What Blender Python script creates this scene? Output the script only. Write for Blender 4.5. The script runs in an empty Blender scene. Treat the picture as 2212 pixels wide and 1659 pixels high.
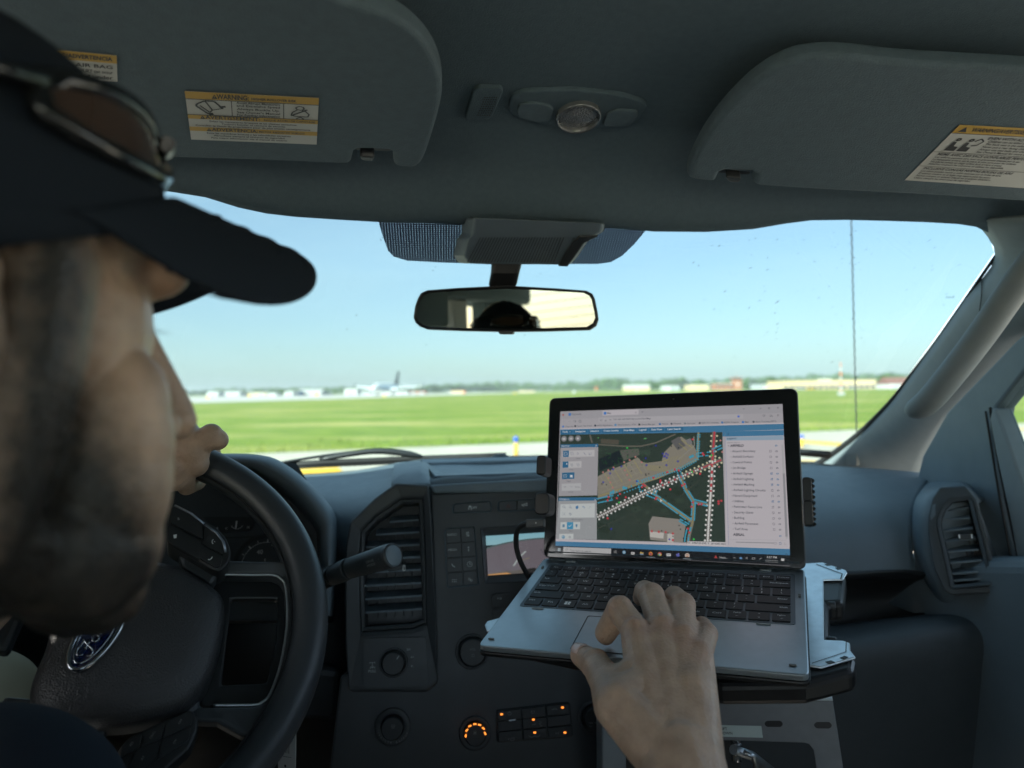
import bpy, bmesh, math, random
from mathutils import Vector as V, Matrix, Euler, noise
random.seed(7)
S = bpy.context.scene
COL = S.collection
# ------------------------------------------------------------------ camera, sky, sun, exposure
F, CX, CY, CAMH = 1560.0, 1106.0, 829.5, 1.85
CM = Matrix.Translation((0, 0, CAMH)) @ Matrix.Rotation(math.pi/2 + 0.0093, 4, 'X') @ Matrix.Rotation(-0.0131, 4, 'Z')
cd = bpy.data.cameras.new('camera'); cam = bpy.data.objects.new('camera', cd); COL.objects.link(cam)
cam.matrix_world = CM
cd.sensor_width = 36; cd.sensor_fit = 'HORIZONTAL'; cd.lens = F/2212*36
cd.clip_start = 0.02; cd.clip_end = 6000
cd.dof.use_dof = True; cd.dof.focus_distance = 0.69; cd.dof.aperture_fstop = 5.0; cd.dof.aperture_blades = 0
S.camera = cam
SUN_EL, SUN_AZ = math.radians(30), math.radians(139)     # azimuth measured from straight ahead towards the left
EXPO = 2.75
w = bpy.data.worlds.new('World'); S.world = w; w.use_nodes = True
nt = w.node_tree; bg = nt.nodes['Background']
sky = nt.nodes.new('ShaderNodeTexSky'); sky.sky_type = 'NISHITA'; sky.sun_disc = False
sky.sun_elevation = SUN_EL; sky.sun_rotation = -SUN_AZ
sky.altitude = 200; sky.air_density = 1.0; sky.dust_density = 1.25; sky.ozone_density = 2.0
wtc = nt.nodes.new('ShaderNodeTexCoord'); wmp = nt.nodes.new('ShaderNodeMapping'); wmp.inputs['Scale'].default_value = (2.2, 2.2, 9)
wno = nt.nodes.new('ShaderNodeTexNoise'); wno.inputs['Scale'].default_value = 1.6; wno.inputs['Detail'].default_value = 7; wno.inputs['Roughness'].default_value = .55
wmr = nt.nodes.new('ShaderNodeMapRange'); wmr.inputs[1].default_value = .42; wmr.inputs[2].default_value = .72; wmr.inputs[3].default_value = .33; wmr.inputs[4].default_value = .55
wmx = nt.nodes.new('ShaderNodeMix'); wmx.data_type = 'RGBA'; wmx.inputs[7].default_value = (4.6, 5.6, 6.0, 1)      # thin high cloud
nt.links.new(wtc.outputs['Generated'], wmp.inputs[0]); nt.links.new(wmp.outputs[0], wno.inputs['Vector']); nt.links.new(wno.outputs['Fac'], wmr.inputs[0])
nt.links.new(wmr.outputs[0], wmx.inputs[0]); nt.links.new(sky.outputs[0], wmx.inputs[6]); nt.links.new(wmx.outputs[2], bg.inputs[0]); bg.inputs[1].default_value = 0.06
sl = bpy.data.lights.new('sun', 'SUN'); so = bpy.data.objects.new('sun', sl); COL.objects.link(so)
sl.energy = 5.0; sl.angle = math.radians(0.5); sl.color = (1, .93, .82)
sdir = V((-math.sin(SUN_AZ)*math.cos(SUN_EL), math.cos(SUN_AZ)*math.cos(SUN_EL), math.sin(SUN_EL)))
so.rotation_euler = sdir.to_track_quat('Z', 'Y').to_euler()
S.view_settings.view_transform = 'Standard'; S.view_settings.look = 'None'
S.view_settings.exposure = EXPO; S.view_settings.gamma = 1
S.render.engine = 'CYCLES'
S.cycles.max_bounces = 10; S.cycles.diffuse_bounces = 6; S.cycles.glossy_bounces = 4; S.cycles.transparent_max_bounces = 16
S.cycles.use_denoising = True
S.cycles.caustics_reflective = False; S.cycles.caustics_refractive = False
S.cycles.sample_clamp_indirect = 6

# ------------------------------------------------------------------ geometry helpers
def un(px, py, d):
    "the world point that stands d metres in front of the lens along the view axis"
    return CM @ V(((px-CX)/F*d, -(py-CY)/F*d, -d))
def camv(x, y, z): return CM @ V((x, z, -y))
CAMP = V((0, 0, CAMH))
def ray(px, py): return (un(px, py, 1)-CAMP).normalized()
TR = V((.995, .099, .0)).normalized()       # the truck's own right, forward, up
TF = V((-.099, .995, 0)).normalized()
UP = V((0, 0, 1))
class Frame:
    def __init__(s, o, u, v):
        s.o = V(o); s.u = V(u).normalized(); s.n = s.u.cross(V(v)).normalized(); s.v = s.n.cross(s.u)
    def pt(s, a, b, h=0): return s.o+s.u*a+s.v*b+s.n*h
    def px(s, x, y):
        r = ray(x, y); t = (s.o-CAMP).dot(s.n)/r.dot(s.n); p = CAMP+r*t-s.o
        return (p.dot(s.u), p.dot(s.v))
    def p3(s, x, y, h=0): a, b = s.px(x, y); return s.pt(a, b, h)
    def mpp(s, x, y):
        a = s.px(x, y); b = s.px(x, y-1); return math.hypot(a[0]-b[0], a[1]-b[1])
    def up(s, h): return Frame(s.o+s.n*h, s.u, s.v)
    def rot(s, ang): c, d = math.cos(ang), math.sin(ang); return Frame(s.o, s.u*c+s.v*d, s.v*c-s.u*d)
_tc = {}
def text_geo(body, bold=0.0):
    k = (body, bold)
    if k in _tc: return _tc[k]
    c = bpy.data.curves.new('t', 'FONT'); c.body = body; c.size = 1; c.resolution_u = 2; c.align_x = 'CENTER'; c.align_y = 'CENTER'
    c.offset = bold
    o = bpy.data.objects.new('t', c); COL.objects.link(o)
    dg = bpy.context.evaluated_depsgraph_get(); me = o.evaluated_get(dg).to_mesh()
    r = ([(v.co.x, v.co.y) for v in me.vertices], [tuple(p.vertices) for p in me.polygons])
    bpy.data.objects.remove(o); bpy.data.curves.remove(c)
    _tc[k] = r; return r
class MB:
    def __init__(s): s.v = []; s.f = []; s.m = []; s.c = []; s.sm = []; s.uv = {}
    def face(s, ids, m=0, c=None, sm=False): s.f.append(tuple(ids)); s.m.append(m); s.c.append(c); s.sm.append(sm)
    def add(s, pts):
        n = len(s.v); s.v += [V(p) for p in pts]; return n
    def poly(s, pts, m=0, c=None):
        n = s.add(pts); s.face(range(n, n+len(pts)), m, c)
    def prism(s, fr, pts, h0, h1, m=0, c=None, ms=None, sm=False):
        k = len(pts); ar = sum(pts[i][0]*pts[(i+1) % k][1]-pts[(i+1) % k][0]*pts[i][1] for i in range(k))
        if ar < 0: pts = pts[::-1]
        a = s.add([fr.pt(x, y, h0) for x, y in pts]); b = s.add([fr.pt(x, y, h1) for x, y in pts])
        s.face(range(b, b+k), m, c); s.face(range(a+k-1, a-1, -1), m, c)
        for i in range(k): j = (i+1) % k; s.face((a+i, a+j, b+j, b+i), m if ms is None else ms, c, sm)
    def pprism(s, fr, px, h0, h1, m=0, c=None, ms=None): s.prism(fr, [fr.px(*p) for p in px], h0, h1, m, c, ms)
    def ring(s, fr, outer, inner, h0, h1, m=0, hi=None):
        "a flat frame between two loops of equal count"
        k = len(outer); hi = h1 if hi is None else hi
        L = [s.add([fr.pt(x, y, h) for x, y in P]) for P, h in ((outer, h0), (outer, h1), (inner, hi), (inner, h0))]
        for q in range(4):
            A, B = L[q], L[(q+1) % 4]
            for i in range(k): j = (i+1) % k; s.face((A+i, A+j, B+j, B+i), m)
    def loft(s, rings, m=0, closed=True, cap=True, sm=True, c=None):
        k = len(rings[0]); I = [s.add(r) for r in rings]
        for a, b in zip(I, I[1:]):
            for i in range(k if closed else k-1): j = (i+1) % k; s.face((a+i, a+j, b+j, b+i), m, c, sm)
        if cap and closed:
            s.face(range(I[0]+k-1, I[0]-1, -1), m, c); s.face(range(I[-1], I[-1]+k), m, c)
    def tube(s, path, rad, n=12, m=0, cap=True, flat=None, upv=None, c=None):
        path = [V(p) for p in path]; N = len(path)
        if not isinstance(rad, (list, tuple)): rad = [rad]*N
        rings = []; pu = V(upv) if upv else None
        for i, p in enumerate(path):
            t = (path[min(i+1, N-1)]-path[max(i-1, 0)]).normalized()
            if pu is None: pu = V((0, 0, 1)) if abs(t.z) < .9 else V((1, 0, 0))
            a = t.cross(pu).normalized(); b = a.cross(t).normalized(); pu = b
            fl = 1 if flat is None else flat
            rings.append([p+a*math.cos(q*2*math.pi/n)*rad[i]+b*math.sin(q*2*math.pi/n)*rad[i]*fl for q in range(n)])
        s.loft(rings, m, True, cap, True, c)
    def cyl(s, c, ax, r, h, n=32, m=0, r2=None, mt=None, inset=0):
        c = V(c); ax = V(ax).normalized(); u = ax.orthogonal().normalized(); w_ = ax.cross(u)
        rg = lambda rr, hh: [c+ax*hh+(u*math.cos(q*2*math.pi/n)+w_*math.sin(q*2*math.pi/n))*rr for q in range(n)]
        r2 = r if r2 is None else r2
        a = s.add(rg(r, 0)); b = s.add(rg(r2, h))
        for i in range(n): j = (i+1) % n; s.face((a+i, a+j, b+j, b+i), m, None, True)
        s.face(range(b, b+n), m if mt is None else mt); s.face(range(a+n-1, a-1, -1), m)
    def ball(s, c, r, n=16, k=10, m=0, M=None):
        c = V(c); r = V((r, r, r)) if not hasattr(r, '__len__') else V(r)
        rows = []
        for i in range(k+1):
            ph = math.pi*i/k; rr = max(math.sin(ph), 1e-4)
            ring = [V((r.x*rr*math.cos(q*2*math.pi/n), r.y*rr*math.sin(q*2*math.pi/n), -r.z*math.cos(ph))) for q in range(n)]
            rows.append([c+(M @ p if M else p) for p in ring])
        s.loft(rows, m)
    def grid(s, rows, m=0, sm=True, c=None): s.loft(rows, m, False, False, sm, c)
    def text(s, fr, body, x, y, size, h=.0003, m=0, c=None, al='C', bold=0.0, sx=1.0):
        vs, fs = text_geo(body, bold)
        if not vs: return
        x0 = min(p[0] for p in vs); x1 = max(p[0] for p in vs)
        off = {'C': -(x0+x1)/2, 'L': -x0, 'R': -x1}[al]
        n = s.add([fr.pt(x+(a+off)*size*sx, y+b*size, h) for a, b in vs])
        for q in fs: s.face([n+i for i in q], m, c)
    def ptext(s, fr, body, px, py, hp, h=.0003, m=0, c=None, al='C', bold=0.0, sx=1.0):
        a, b = fr.px(px, py); s.text(fr, body, a, b, hp*fr.mpp(px, py), h, m, c, al, bold, sx)
    def line(s, fr, pts, wd, h=.0003, m=0, c=None):
        for (x0, y0), (x1, y1) in zip(pts, pts[1:]):
            dx, dy = x1-x0, y1-y0; L = math.hypot(dx, dy) or 1; nx, ny = -dy/L*wd/2, dx/L*wd/2
            s.poly([fr.pt(x0-nx, y0-ny, h), fr.pt(x1-nx, y1-ny, h), fr.pt(x1+nx, y1+ny, h), fr.pt(x0+nx, y0+ny, h)], m, c)
    def pline(s, fr, px, wp, h=.0003, m=0, c=None): s.line(fr, [fr.px(*p) for p in px], wp*fr.mpp(*px[0]), h, m, c)
    def dot(s, fr, x, y, r, h=.0003, m=0, c=None, n=8):
        s.poly([fr.pt(x+r*math.cos(q*2*math.pi/n), y+r*math.sin(q*2*math.pi/n), h) for q in range(n)], m, c)
    def pdot(s, fr, px, py, rp, h=.0003, m=0, c=None, n=10): a, b = fr.px(px, py); s.dot(fr, a, b, rp*fr.mpp(px, py), h, m, c, n)
def rnd(pts, r, k=4):
    "round the corners of a 2-D polygon"
    out = []; n = len(pts)
    for i in range(n):
        p = V(pts[i]); a = V(pts[i-1])-p; b = V(pts[(i+1) % n])-p
        q = min(r, a.length*.45, b.length*.45); A = p+a.normalized()*q; B = p+b.normalized()*q
        for t in range(k+1):
            t /= k; out.append(tuple((1-t)**2*A+2*t*(1-t)*p+t*t*B))
    return out
def bez(pts, k=8):
    "Catmull-Rom through the points"
    P = [V(p) for p in pts]; out = []
    for i in range(len(P)-1):
        a, b, c, d = P[max(i-1, 0)], P[i], P[i+1], P[min(i+2, len(P)-1)]
        for q in range(k):
            t = q/k; out.append(.5*((2*b)+(c-a)*t+(2*a-5*b+4*c-d)*t*t+(3*b-a-3*c+d)*t**3))
    out.append(P[-1]); return out
def tag(o, label=None, cat=None, group=None, kind=None):
    if label: o['label'] = label
    if cat: o['category'] = cat
    if group: o['group'] = group
    if kind: o['kind'] = kind
    return o
def empty(name, loc, label, cat, group=None):
    o = bpy.data.objects.new(name, None); COL.objects.link(o); o.location = loc; o.empty_display_size = .05
    bpy.context.view_layer.update()
    return tag(o, label, cat, group)
def obj(name, mb, mats, parent=None, bevel=0, seg=2, solid=0, sub=0, remesh=0, smooth=0, ang=35, disp=None):
    me = bpy.data.meshes.new(name); me.from_pydata([tuple(p) for p in mb.v], [], mb.f)
    if not isinstance(mats, (list, tuple)): mats = [mats]
    for m in mats: me.materials.append(m)
    for p, mi, sm in zip(me.polygons, mb.m, mb.sm): p.material_index = mi; p.use_smooth = sm
    if any(c is not None for c in mb.c):
        at = me.color_attributes.new('Col', 'FLOAT_COLOR', 'CORNER')
        for p, c in zip(me.polygons, mb.c):
            c = c or (1, 1, 1)
            for li in p.loop_indices: at.data[li].color = (*c, 1)
    if mb.uv:
        ul = me.uv_layers.new(name='UVMap')
        for p in me.polygons:
            for li, vi in zip(p.loop_indices, p.vertices): ul.data[li].uv = mb.uv.get(vi, (0, 0))
    me.update()
    o = bpy.data.objects.new(name, me); COL.objects.link(o)
    if parent is not None:
        pl = V((0, 0, 0)); q = parent
        while q is not None: pl = pl+q.location; q = q.parent
        o.parent = parent; o.location = -pl
    if solid: md = o.modifiers.new('solid', 'SOLIDIFY'); md.thickness = solid; md.offset = 0
    if remesh:
        md = o.modifiers.new('remesh', 'REMESH'); md.mode = 'VOXEL'; md.voxel_size = remesh; md.use_smooth_shade = True
    if smooth: md = o.modifiers.new('smooth', 'SMOOTH'); md.factor = .5; md.iterations = smooth
    if bevel:
        md = o.modifiers.new('bevel', 'BEVEL'); md.width = bevel; md.segments = seg; md.limit_method = 'ANGLE'; md.angle_limit = math.radians(ang); md.harden_normals = False
    if sub: md = o.modifiers.new('sub', 'SUBSURF'); md.levels = sub; md.render_levels = sub
    return o
# ------------------------------------------------------------------ materials
def mat(name, col, rough=.6, metal=0, bump=None, var=0, vscale=40, spec=.5, coat=0, emis=None, attr=False, sss=0, scratch=0):
    m = bpy.data.materials.new(name); m.use_nodes = True; t = m.node_tree; b = t.nodes['Principled BSDF']
    b.inputs['Base Color'].default_value = (*col, 1); b.inputs['Roughness'].default_value = rough
    b.inputs['Metallic'].default_value = metal; b.inputs['Specular IOR Level'].default_value = spec
    if coat: b.inputs['Coat Weight'].default_value = coat; b.inputs['Coat Roughness'].default_value = .04
    if sss:
        b.inputs['Subsurface Weight'].default_value = sss; b.inputs['Subsurface Radius'].default_value = (.01, .004, .002)
        b.inputs['Subsurface Scale'].default_value = .5
    tc = t.nodes.new('ShaderNodeTexCoord')
    if attr:
        a = t.nodes.new('ShaderNodeAttribute'); a.attribute_name = 'Col'; t.links.new(a.outputs['Color'], b.inputs['Base Color'])
    if var:
        n = t.nodes.new('ShaderNodeTexNoise'); n.inputs['Scale'].default_value = vscale; n.inputs['Detail'].default_value = 6
        t.links.new(tc.outputs['Object'], n.inputs['Vector'])
        r = t.nodes.new('ShaderNodeMapRange'); r.inputs[1].default_value = .3; r.inputs[2].default_value = .7
        r.inputs[3].default_value = 1-var; r.inputs[4].default_value = 1+var
        mx = t.nodes.new('ShaderNodeMix'); mx.data_type = 'RGBA'; mx.blend_type = 'MULTIPLY'; mx.inputs[0].default_value = 1
        t.links.new(n.outputs['Fac'], r.inputs[0])
        if attr: t.links.new(a.outputs['Color'], mx.inputs[6])
        else: mx.inputs[6].default_value = (*col, 1)
        t.links.new(r.outputs[0], mx.inputs[7]); t.links.new(mx.outputs[2], b.inputs['Base Color'])
    if scratch:
        n2 = t.nodes.new('ShaderNodeTexNoise'); n2.inputs['Scale'].default_value = 60; n2.inputs['Detail'].default_value = 5
        t.links.new(tc.outputs['Object'], n2.inputs['Vector'])
        r2 = t.nodes.new('ShaderNodeMapRange'); r2.inputs[3].default_value = max(0, rough-scratch); r2.inputs[4].default_value = rough+scratch
        t.links.new(n2.outputs['Fac'], r2.inputs[0]); t.links.new(r2.outputs[0], b.inputs['Roughness'])
    if bump:
        kind, sc, st, dist = bump
        if kind == 'noise':
            n = t.nodes.new('ShaderNodeTexNoise'); n.inputs['Detail'].default_value = 4; fac = n.outputs['Fac']
        else:
            n = t.nodes.new('ShaderNodeTexVoronoi'); n.feature = 'SMOOTH_F1'; fac = n.outputs['Distance']
        n.inputs['Scale'].default_value = sc
        t.links.new(tc.outputs['Object'], n.inputs['Vector'])
        bp = t.nodes.new('ShaderNodeBump'); bp.inputs['Strength'].default_value = st; bp.inputs['Distance'].default_value = dist
        t.links.new(fac, bp.inputs['Height']); t.links.new(bp.outputs['Normal'], b.inputs['Normal'])
    if emis:
        b.inputs['Emission Strength'].default_value = emis[1]
        if emis[0] == 'attr': t.links.new(a.outputs['Color'], b.inputs['Emission Color']); b.inputs['Base Color'].default_value = (*col, 1)
        else: b.inputs['Emission Color'].default_value = (*emis[0], 1)
        if emis[0] == 'attr':
            for l in list(b.inputs['Base Color'].links): t.links.remove(l)
    return m
def thin_glass(name, tint=(.93, .97, .97), gl=.06):
    m = bpy.data.materials.new(name); m.use_nodes = True; t = m.node_tree
    for n in list(t.nodes): t.nodes.remove(n)
    out = t.nodes.new('ShaderNodeOutputMaterial'); mx = t.nodes.new('ShaderNodeMixShader')
    tr = t.nodes.new('ShaderNodeBsdfTransparent'); tr.inputs[0].default_value = (*tint, 1)
    g = t.nodes.new('ShaderNodeBsdfGlossy'); g.inputs['Roughness'].default_value = .02
    fr = t.nodes.new('ShaderNodeLayerWeight'); fr.inputs[0].default_value = .25
    mp = t.nodes.new('ShaderNodeMath'); mp.operation = 'MULTIPLY'; mp.inputs[1].default_value = gl*3
    t.links.new(fr.outputs['Fresnel'], mp.inputs[0]); t.links.new(mp.outputs[0], mx.inputs[0])
    t.links.new(tr.outputs[0], mx.inputs[1]); t.links.new(g.outputs[0], mx.inputs[2]); t.links.new(mx.outputs[0], out.inputs[0])
    return m
def dusty(m, lo=.003, hi=.034):
    "a thin film of road dust on the pane: scatters a little of the daylight that comes through"
    t = m.node_tree; out = t.nodes['Material Output']; src = out.inputs[0].links[0].from_socket
    tc = t.nodes.new('ShaderNodeTexCoord'); n = t.nodes.new('ShaderNodeTexNoise'); n.inputs['Scale'].default_value = 5; n.inputs['Detail'].default_value = 8; n.inputs['Roughness'].default_value = .7
    t.links.new(tc.outputs['Object'], n.inputs['Vector']); r = t.nodes.new('ShaderNodeMapRange'); r.inputs[1].default_value = .35; r.inputs[2].default_value = .75; r.inputs[3].default_value = lo; r.inputs[4].default_value = hi
    t.links.new(n.outputs['Fac'], r.inputs[0]); tr = t.nodes.new('ShaderNodeBsdfTranslucent'); tr.inputs[0].default_value = (.42, .50, .50, 1)
    mx = t.nodes.new('ShaderNodeMixShader'); t.links.new(r.outputs[0], mx.inputs[0]); t.links.new(src, mx.inputs[1]); t.links.new(tr.outputs[0], mx.inputs[2]); t.links.new(mx.outputs[0], out.inputs[0])
    return m
M = {}
M['headliner'] = mat('headliner_fabric', (.10, .142, .168), .95, bump=('noise', 700, .4, .002), var=.05, vscale=160, spec=.1)
M['visor'] = mat('visor_vinyl', (.10, .142, .168), .75, bump=('voronoi', 700, .35, .0012), var=.06, vscale=120, spec=.3)
M['dash'] = mat('dash_soft_plastic', (.13, .168, .198), .46, bump=('voronoi', 900, .35, .001), var=.12, vscale=9, scratch=.10)  # the sky's blue cast is put into this base colour
M['dashlow'] = mat('lower_dash_plastic', (.05, .062, .072), .5, bump=('voronoi', 900, .3, .001), var=.05, vscale=60)
M['plastic'] = mat('charcoal_plastic', (.045, .05, .055), .42, bump=('noise', 1500, .2, .001), var=.16, vscale=12, scratch=.10)
M['dark'] = mat('dark_plastic', (.018, .02, .022), .45, bump=('noise', 1200, .12, .001))
M['black'] = mat('black_plastic', (.008, .008, .009), .4)
M['gloss'] = mat('piano_black', (.01, .011, .012), .12)
M['rubber'] = mat('rubber', (.012, .012, .013), .7)
M['leather'] = mat('grained_vinyl', (.035, .036, .038), .42, bump=('voronoi', 800, .6, .001))
M['rimskin'] = mat('wheel_rim_skin', (.04, .046, .052), .36, bump=('noise', 1600, .2, .001))
M['pillar'] = mat('pillar_trim_plastic', (.21, .24, .255), .6, bump=('noise', 1200, .15, .001), var=.04, vscale=60)
M['chrome'] = mat('chrome', (.45, .47, .50), .15, 1)
M['satin'] = mat('satin_silver', (.5, .53, .56), .35, 1)
M['glyph'] = mat('white_print', (.62, .65, .65), .6)
M['glyphdim'] = mat('grey_print', (.26, .27, .27), .6)
M['white'] = mat('white_paint', (.75, .75, .74), .5)
M['carpet'] = mat('carpet', (.12, .115, .105), .95)
M['glass'] = thin_glass('window_glass')
M['print'] = mat('printed_label', (1, 1, 1), .5, attr=True)
EM = 1/2**EXPO
# ================================================================== outside
def ground_at(px, py, z=0):
    r = ray(px, py); t = (z-CAMH)/r.z; return CAMP+r*t
def noise_mat(name, c1, c2, scale, rough=.9, c3=None, scale2=3., stretch=(1, 1, 1), bump=0):
    m = bpy.data.materials.new(name); m.use_nodes = True; t = m.node_tree; b = t.nodes['Principled BSDF']
    b.inputs['Roughness'].default_value = rough; b.inputs['Specular IOR Level'].default_value = .2
    tc = t.nodes.new('ShaderNodeTexCoord'); mp = t.nodes.new('ShaderNodeMapping'); mp.inputs['Scale'].default_value = stretch
    t.links.new(tc.outputs['Object'], mp.inputs[0])
    n = t.nodes.new('ShaderNodeTexNoise'); n.inputs['Scale'].default_value = scale; n.inputs['Detail'].default_value = 8
    n.inputs['Roughness'].default_value = .65
    t.links.new(mp.outputs[0], n.inputs['Vector'])
    cr = t.nodes.new('ShaderNodeValToRGB'); cr.color_ramp.elements[0].position = .35; cr.color_ramp.elements[1].position = .65
    cr.color_ramp.elements[0].color = (*c1, 1); cr.color_ramp.elements[1].color = (*c2, 1)
    t.links.new(n.outputs['Fac'], cr.inputs[0]); last = cr.outputs[0]
    if c3:
        n2 = t.nodes.new('ShaderNodeTexNoise'); n2.inputs['Scale'].default_value = scale2; n2.inputs['Detail'].default_value = 5
        t.links.new(mp.outputs[0], n2.inputs['Vector'])
        r2 = t.nodes.new('ShaderNodeMapRange'); r2.inputs[1].default_value = .48; r2.inputs[2].default_value = .68
        t.links.new(n2.outputs['Fac'], r2.inputs[0])
        mx = t.nodes.new('ShaderNodeMix'); mx.data_type = 'RGBA'; t.links.new(r2.outputs[0], mx.inputs[0])
        t.links.new(last, mx.inputs[6]); mx.inputs[7].default_value = (*c3, 1); last = mx.outputs[2]
    t.links.new(last, b.inputs['Base Color'])
    return m
M['grass'] = noise_mat('mown_grass', (.09, .155, .014), (.215, .27, .04), 1.4, c3=(.36, .33, .11), scale2=.16, stretch=(.35, 1, 1))
M['concrete'] = noise_mat('taxiway_concrete', (.44, .40, .33), (.52, .475, .40), 3, c3=(.38, .35, .30), scale2=.5)
M['farstrip'] = noise_mat('runway_concrete', (.40, .38, .35), (.48, .46, .42), .1)
M['yellow'] = noise_mat('yellow_marking', (.62, .36, .03), (.70, .44, .06), 5)
M['leafd'] = noise_mat('tree_leaves', (.04, .085, .02), (.10, .17, .045), .25, c3=(.055, .115, .03), scale2=.06)
M['bark'] = mat('bark', (.09, .07, .05), .9)
g = MB(); R_ = 3500
n = 40
rows = []
for i in range(n+1):
    rows.append([V((R_*(2*j/n-1)*abs(2*j/n-1)**1.5, R_*(2*i/n-1)*abs(2*i/n-1)**1.5, 0)) for j in range(n+1)])
g.grid(rows, sm=False); tag(obj('ground', g, M['grass']), kind='structure')
# near taxiway: a concrete sheet, its far edge measured against the grass
a = ground_at(480, 983); b = ground_at(2167, 916); e = (b-a).normalized(); k = V((e.y, -e.x, 0))
if k.y > 0: k = -k
p = MB(); h = V((0, 0, .004))
L0 = a-e*160; L1 = b+e*160
segs = 40; rows = [[], []]
for i in range(segs+1):
    q = L0.lerp(L1, i/segs); rows[0].append(q+k*60+h); rows[1].append(q+h+k*random.uniform(-.05, .05))
p.grid(rows, sm=False); tag(obj('taxiway', p, M['concrete']), kind='structure')
# joints and painted bands on the concrete
p = MB()
for i in range(-14, 15):
    q = a.lerp(b, .5)+e*i*6.1
    p.poly([q+k*.4+h*2-e*.03, q+k*58+h*2-e*.03, q+k*58+h*2+e*.03, q+k*.4+h*2+e*.03])
tag(obj('taxiway_joints', p, mat('joint_sealant', (.13, .12, .11), .9)), kind='structure')
def strip(name, pts, z, m): 
    p = MB(); p.poly([V((q.x, q.y, z)) for q in pts]); return tag(obj(name, p, m), kind='structure')
strip('taxiway_marking', [ground_at(540, 1040), ground_at(745, 1026), ground_at(731, 1009), ground_at(540, 1019)], .008, M['yellow'])
strip('taxiway_marking', [ground_at(1690, 954), ground_at(1840, 966), ground_at(1840, 959), ground_at(1690, 949)], .008, M['yellow'])
strip('taxiway_marking', [ground_at(1640, 1003), ground_at(1800, 1004), ground_at(1800, 997), ground_at(1640, 994)], .008, M['yellow'])
strip('taxiway_marking', [ground_at(2150, 931), ground_at(2300, 925), ground_at(2300, 922), ground_at(2150, 928)], .008, M['yellow'])
def hz(px): return 844-.0131*(px-1106)
strip('runway', [ground_at(200, hz(200)+21.5), ground_at(737, hz(737)+12.6), ground_at(1120, hz(1120)+5.2), ground_at(1250, hz(1250)+3.9), ground_at(1000, hz(1000)+3.6), ground_at(420, hz(420)+4.0), ground_at(200, hz(200)+4.2)], .004, M['farstrip'])
strip('runway_shoulder', [ground_at(1120, hz(1120)+4.6), ground_at(2300, hz(2300)+7.5), ground_at(2300, hz(2300)+6.6), ground_at(1120, hz(1120)+4.1)], .006, M['farstrip'])

# sparse longer grass along the edge, one mass
gr = MB()
for i in range(2600):
    t = random.random(); q = a.lerp(b, -.25+1.35*t)-k*abs(random.gauss(0, 2.2)) - k*.05
    hh = random.uniform(.05, .17); w_ = random.uniform(.01, .03); an = random.uniform(0, 3.14)
    d_ = V((math.cos(an), math.sin(an), 0))*w_; ln = V((random.uniform(-.06, .06), random.uniform(-.06, .06), hh))
    gr.poly([q-d_, q+d_, q+ln])
tag(obj('grass', gr, M['grass']), 'rough grass blades growing along the taxiway edge', 'grass', kind='stuff')
# ---- far buildings
def dist_of(px, dip): return CAMH/dip*F
def block(px0, px1, ytop, dip, depth=20):
    "a box standing on the ground; left/right/top as seen, dip = base below the horizon in px"
    d = CAMH*F/dip; A = ground_at(px0, hz(px0)+dip); B = ground_at(px1, hz(px1)+dip)
    hgt = (hz((px0+px1)/2)+dip-ytop)/F*d
    return A, B, hgt, d
M['bwhite'] = mat('white_cladding', (.50, .50, .48), .6, var=.06, vscale=.3)
M['btan'] = mat('tan_cladding', (.55, .42, .24), .7, var=.08, vscale=.3)
M['bbrick'] = mat('red_brick', (.36, .15, .08), .85, var=.12, vscale=.5)
M['broof'] = mat('pale_roof', (.5, .5, .48), .6)
M['bred'] = mat('red_brown_roof', (.20, .09, .07), .7)
M['bglass'] = mat('dark_windows', (.05, .06, .075), .2)
M['bblue'] = mat('blue_cladding', (.05, .16, .35), .6)
M['bgrey'] = mat('grey_cladding', (.33, .35, .36), .7)
M['borange'] = mat('orange_paint', (.65, .16, .04), .6)
def build(name, label, px0, px1, ytop, dip, wall, roof='broof', win=None, depth=18, pitch=0, cat='building', doors=0):
    A, B, hh, d = block(px0, px1, ytop, dip)
    u = (B-A); L = u.length; u.normalize(); fr = Frame(A, u, UP); dp = -fr.n
    if dp.y < 0: dp = -dp
    root = empty(name, (A+B)/2, label, cat)
    w_ = MB(); w_.prism(fr, [(0, 0), (L, 0), (L, hh), (0, hh)], -depth, 0); obj('wall', w_, M[wall], root)
    r = MB(); ov = .3
    if pitch:
        r.loft([[fr.pt(-ov, hh, ov), fr.pt(-ov, hh+pitch, -depth/2), fr.pt(-ov, hh, -depth-ov)], [fr.pt(L+ov, hh, ov), fr.pt(L+ov, hh+pitch, -depth/2), fr.pt(L+ov, hh, -depth-ov)]], 0, True, True, False)
    else:
        r.prism(fr, [(-ov, hh+.01), (L+ov, hh+.01), (L+ov, hh+.5), (-ov, hh+.5)], -depth-ov, ov)
    obj('roof', r, M[roof], root)
    if win:
        y0, y1, nn = win
        for i in range(nn):
            f_ = MB(); x0 = L*(i+.12)/nn; x1 = L*(i+.88)/nn
            f_.prism(fr, [(x0, hh*y0), (x1, hh*y0), (x1, hh*y1), (x0, hh*y1)], 0.003, .08); obj('window', f_, M['bglass'], root)
    for i in range(doors):
        f_ = MB(); x0 = L*(i+.2)/doors; x1 = L*(i+.8)/doors
        f_.prism(fr, [(x0, 0.01), (x1, .01), (x1, hh*.72), (x0, hh*.72)], 0.003, .06); obj('door', f_, M['bgrey'], root)
    return root, fr, L, hh
build('hangar', 'small white hangar left of the tan shed, leftmost on the horizon', 447, 470, 847.5, 4.2, 'bwhite', pitch=.8, doors=1)
build('hangar', 'long white hangar with grey doors between the small hangar and tan shed', 471, 517, 848, 4.0, 'bwhite', pitch=1.2, doors=4)
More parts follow.
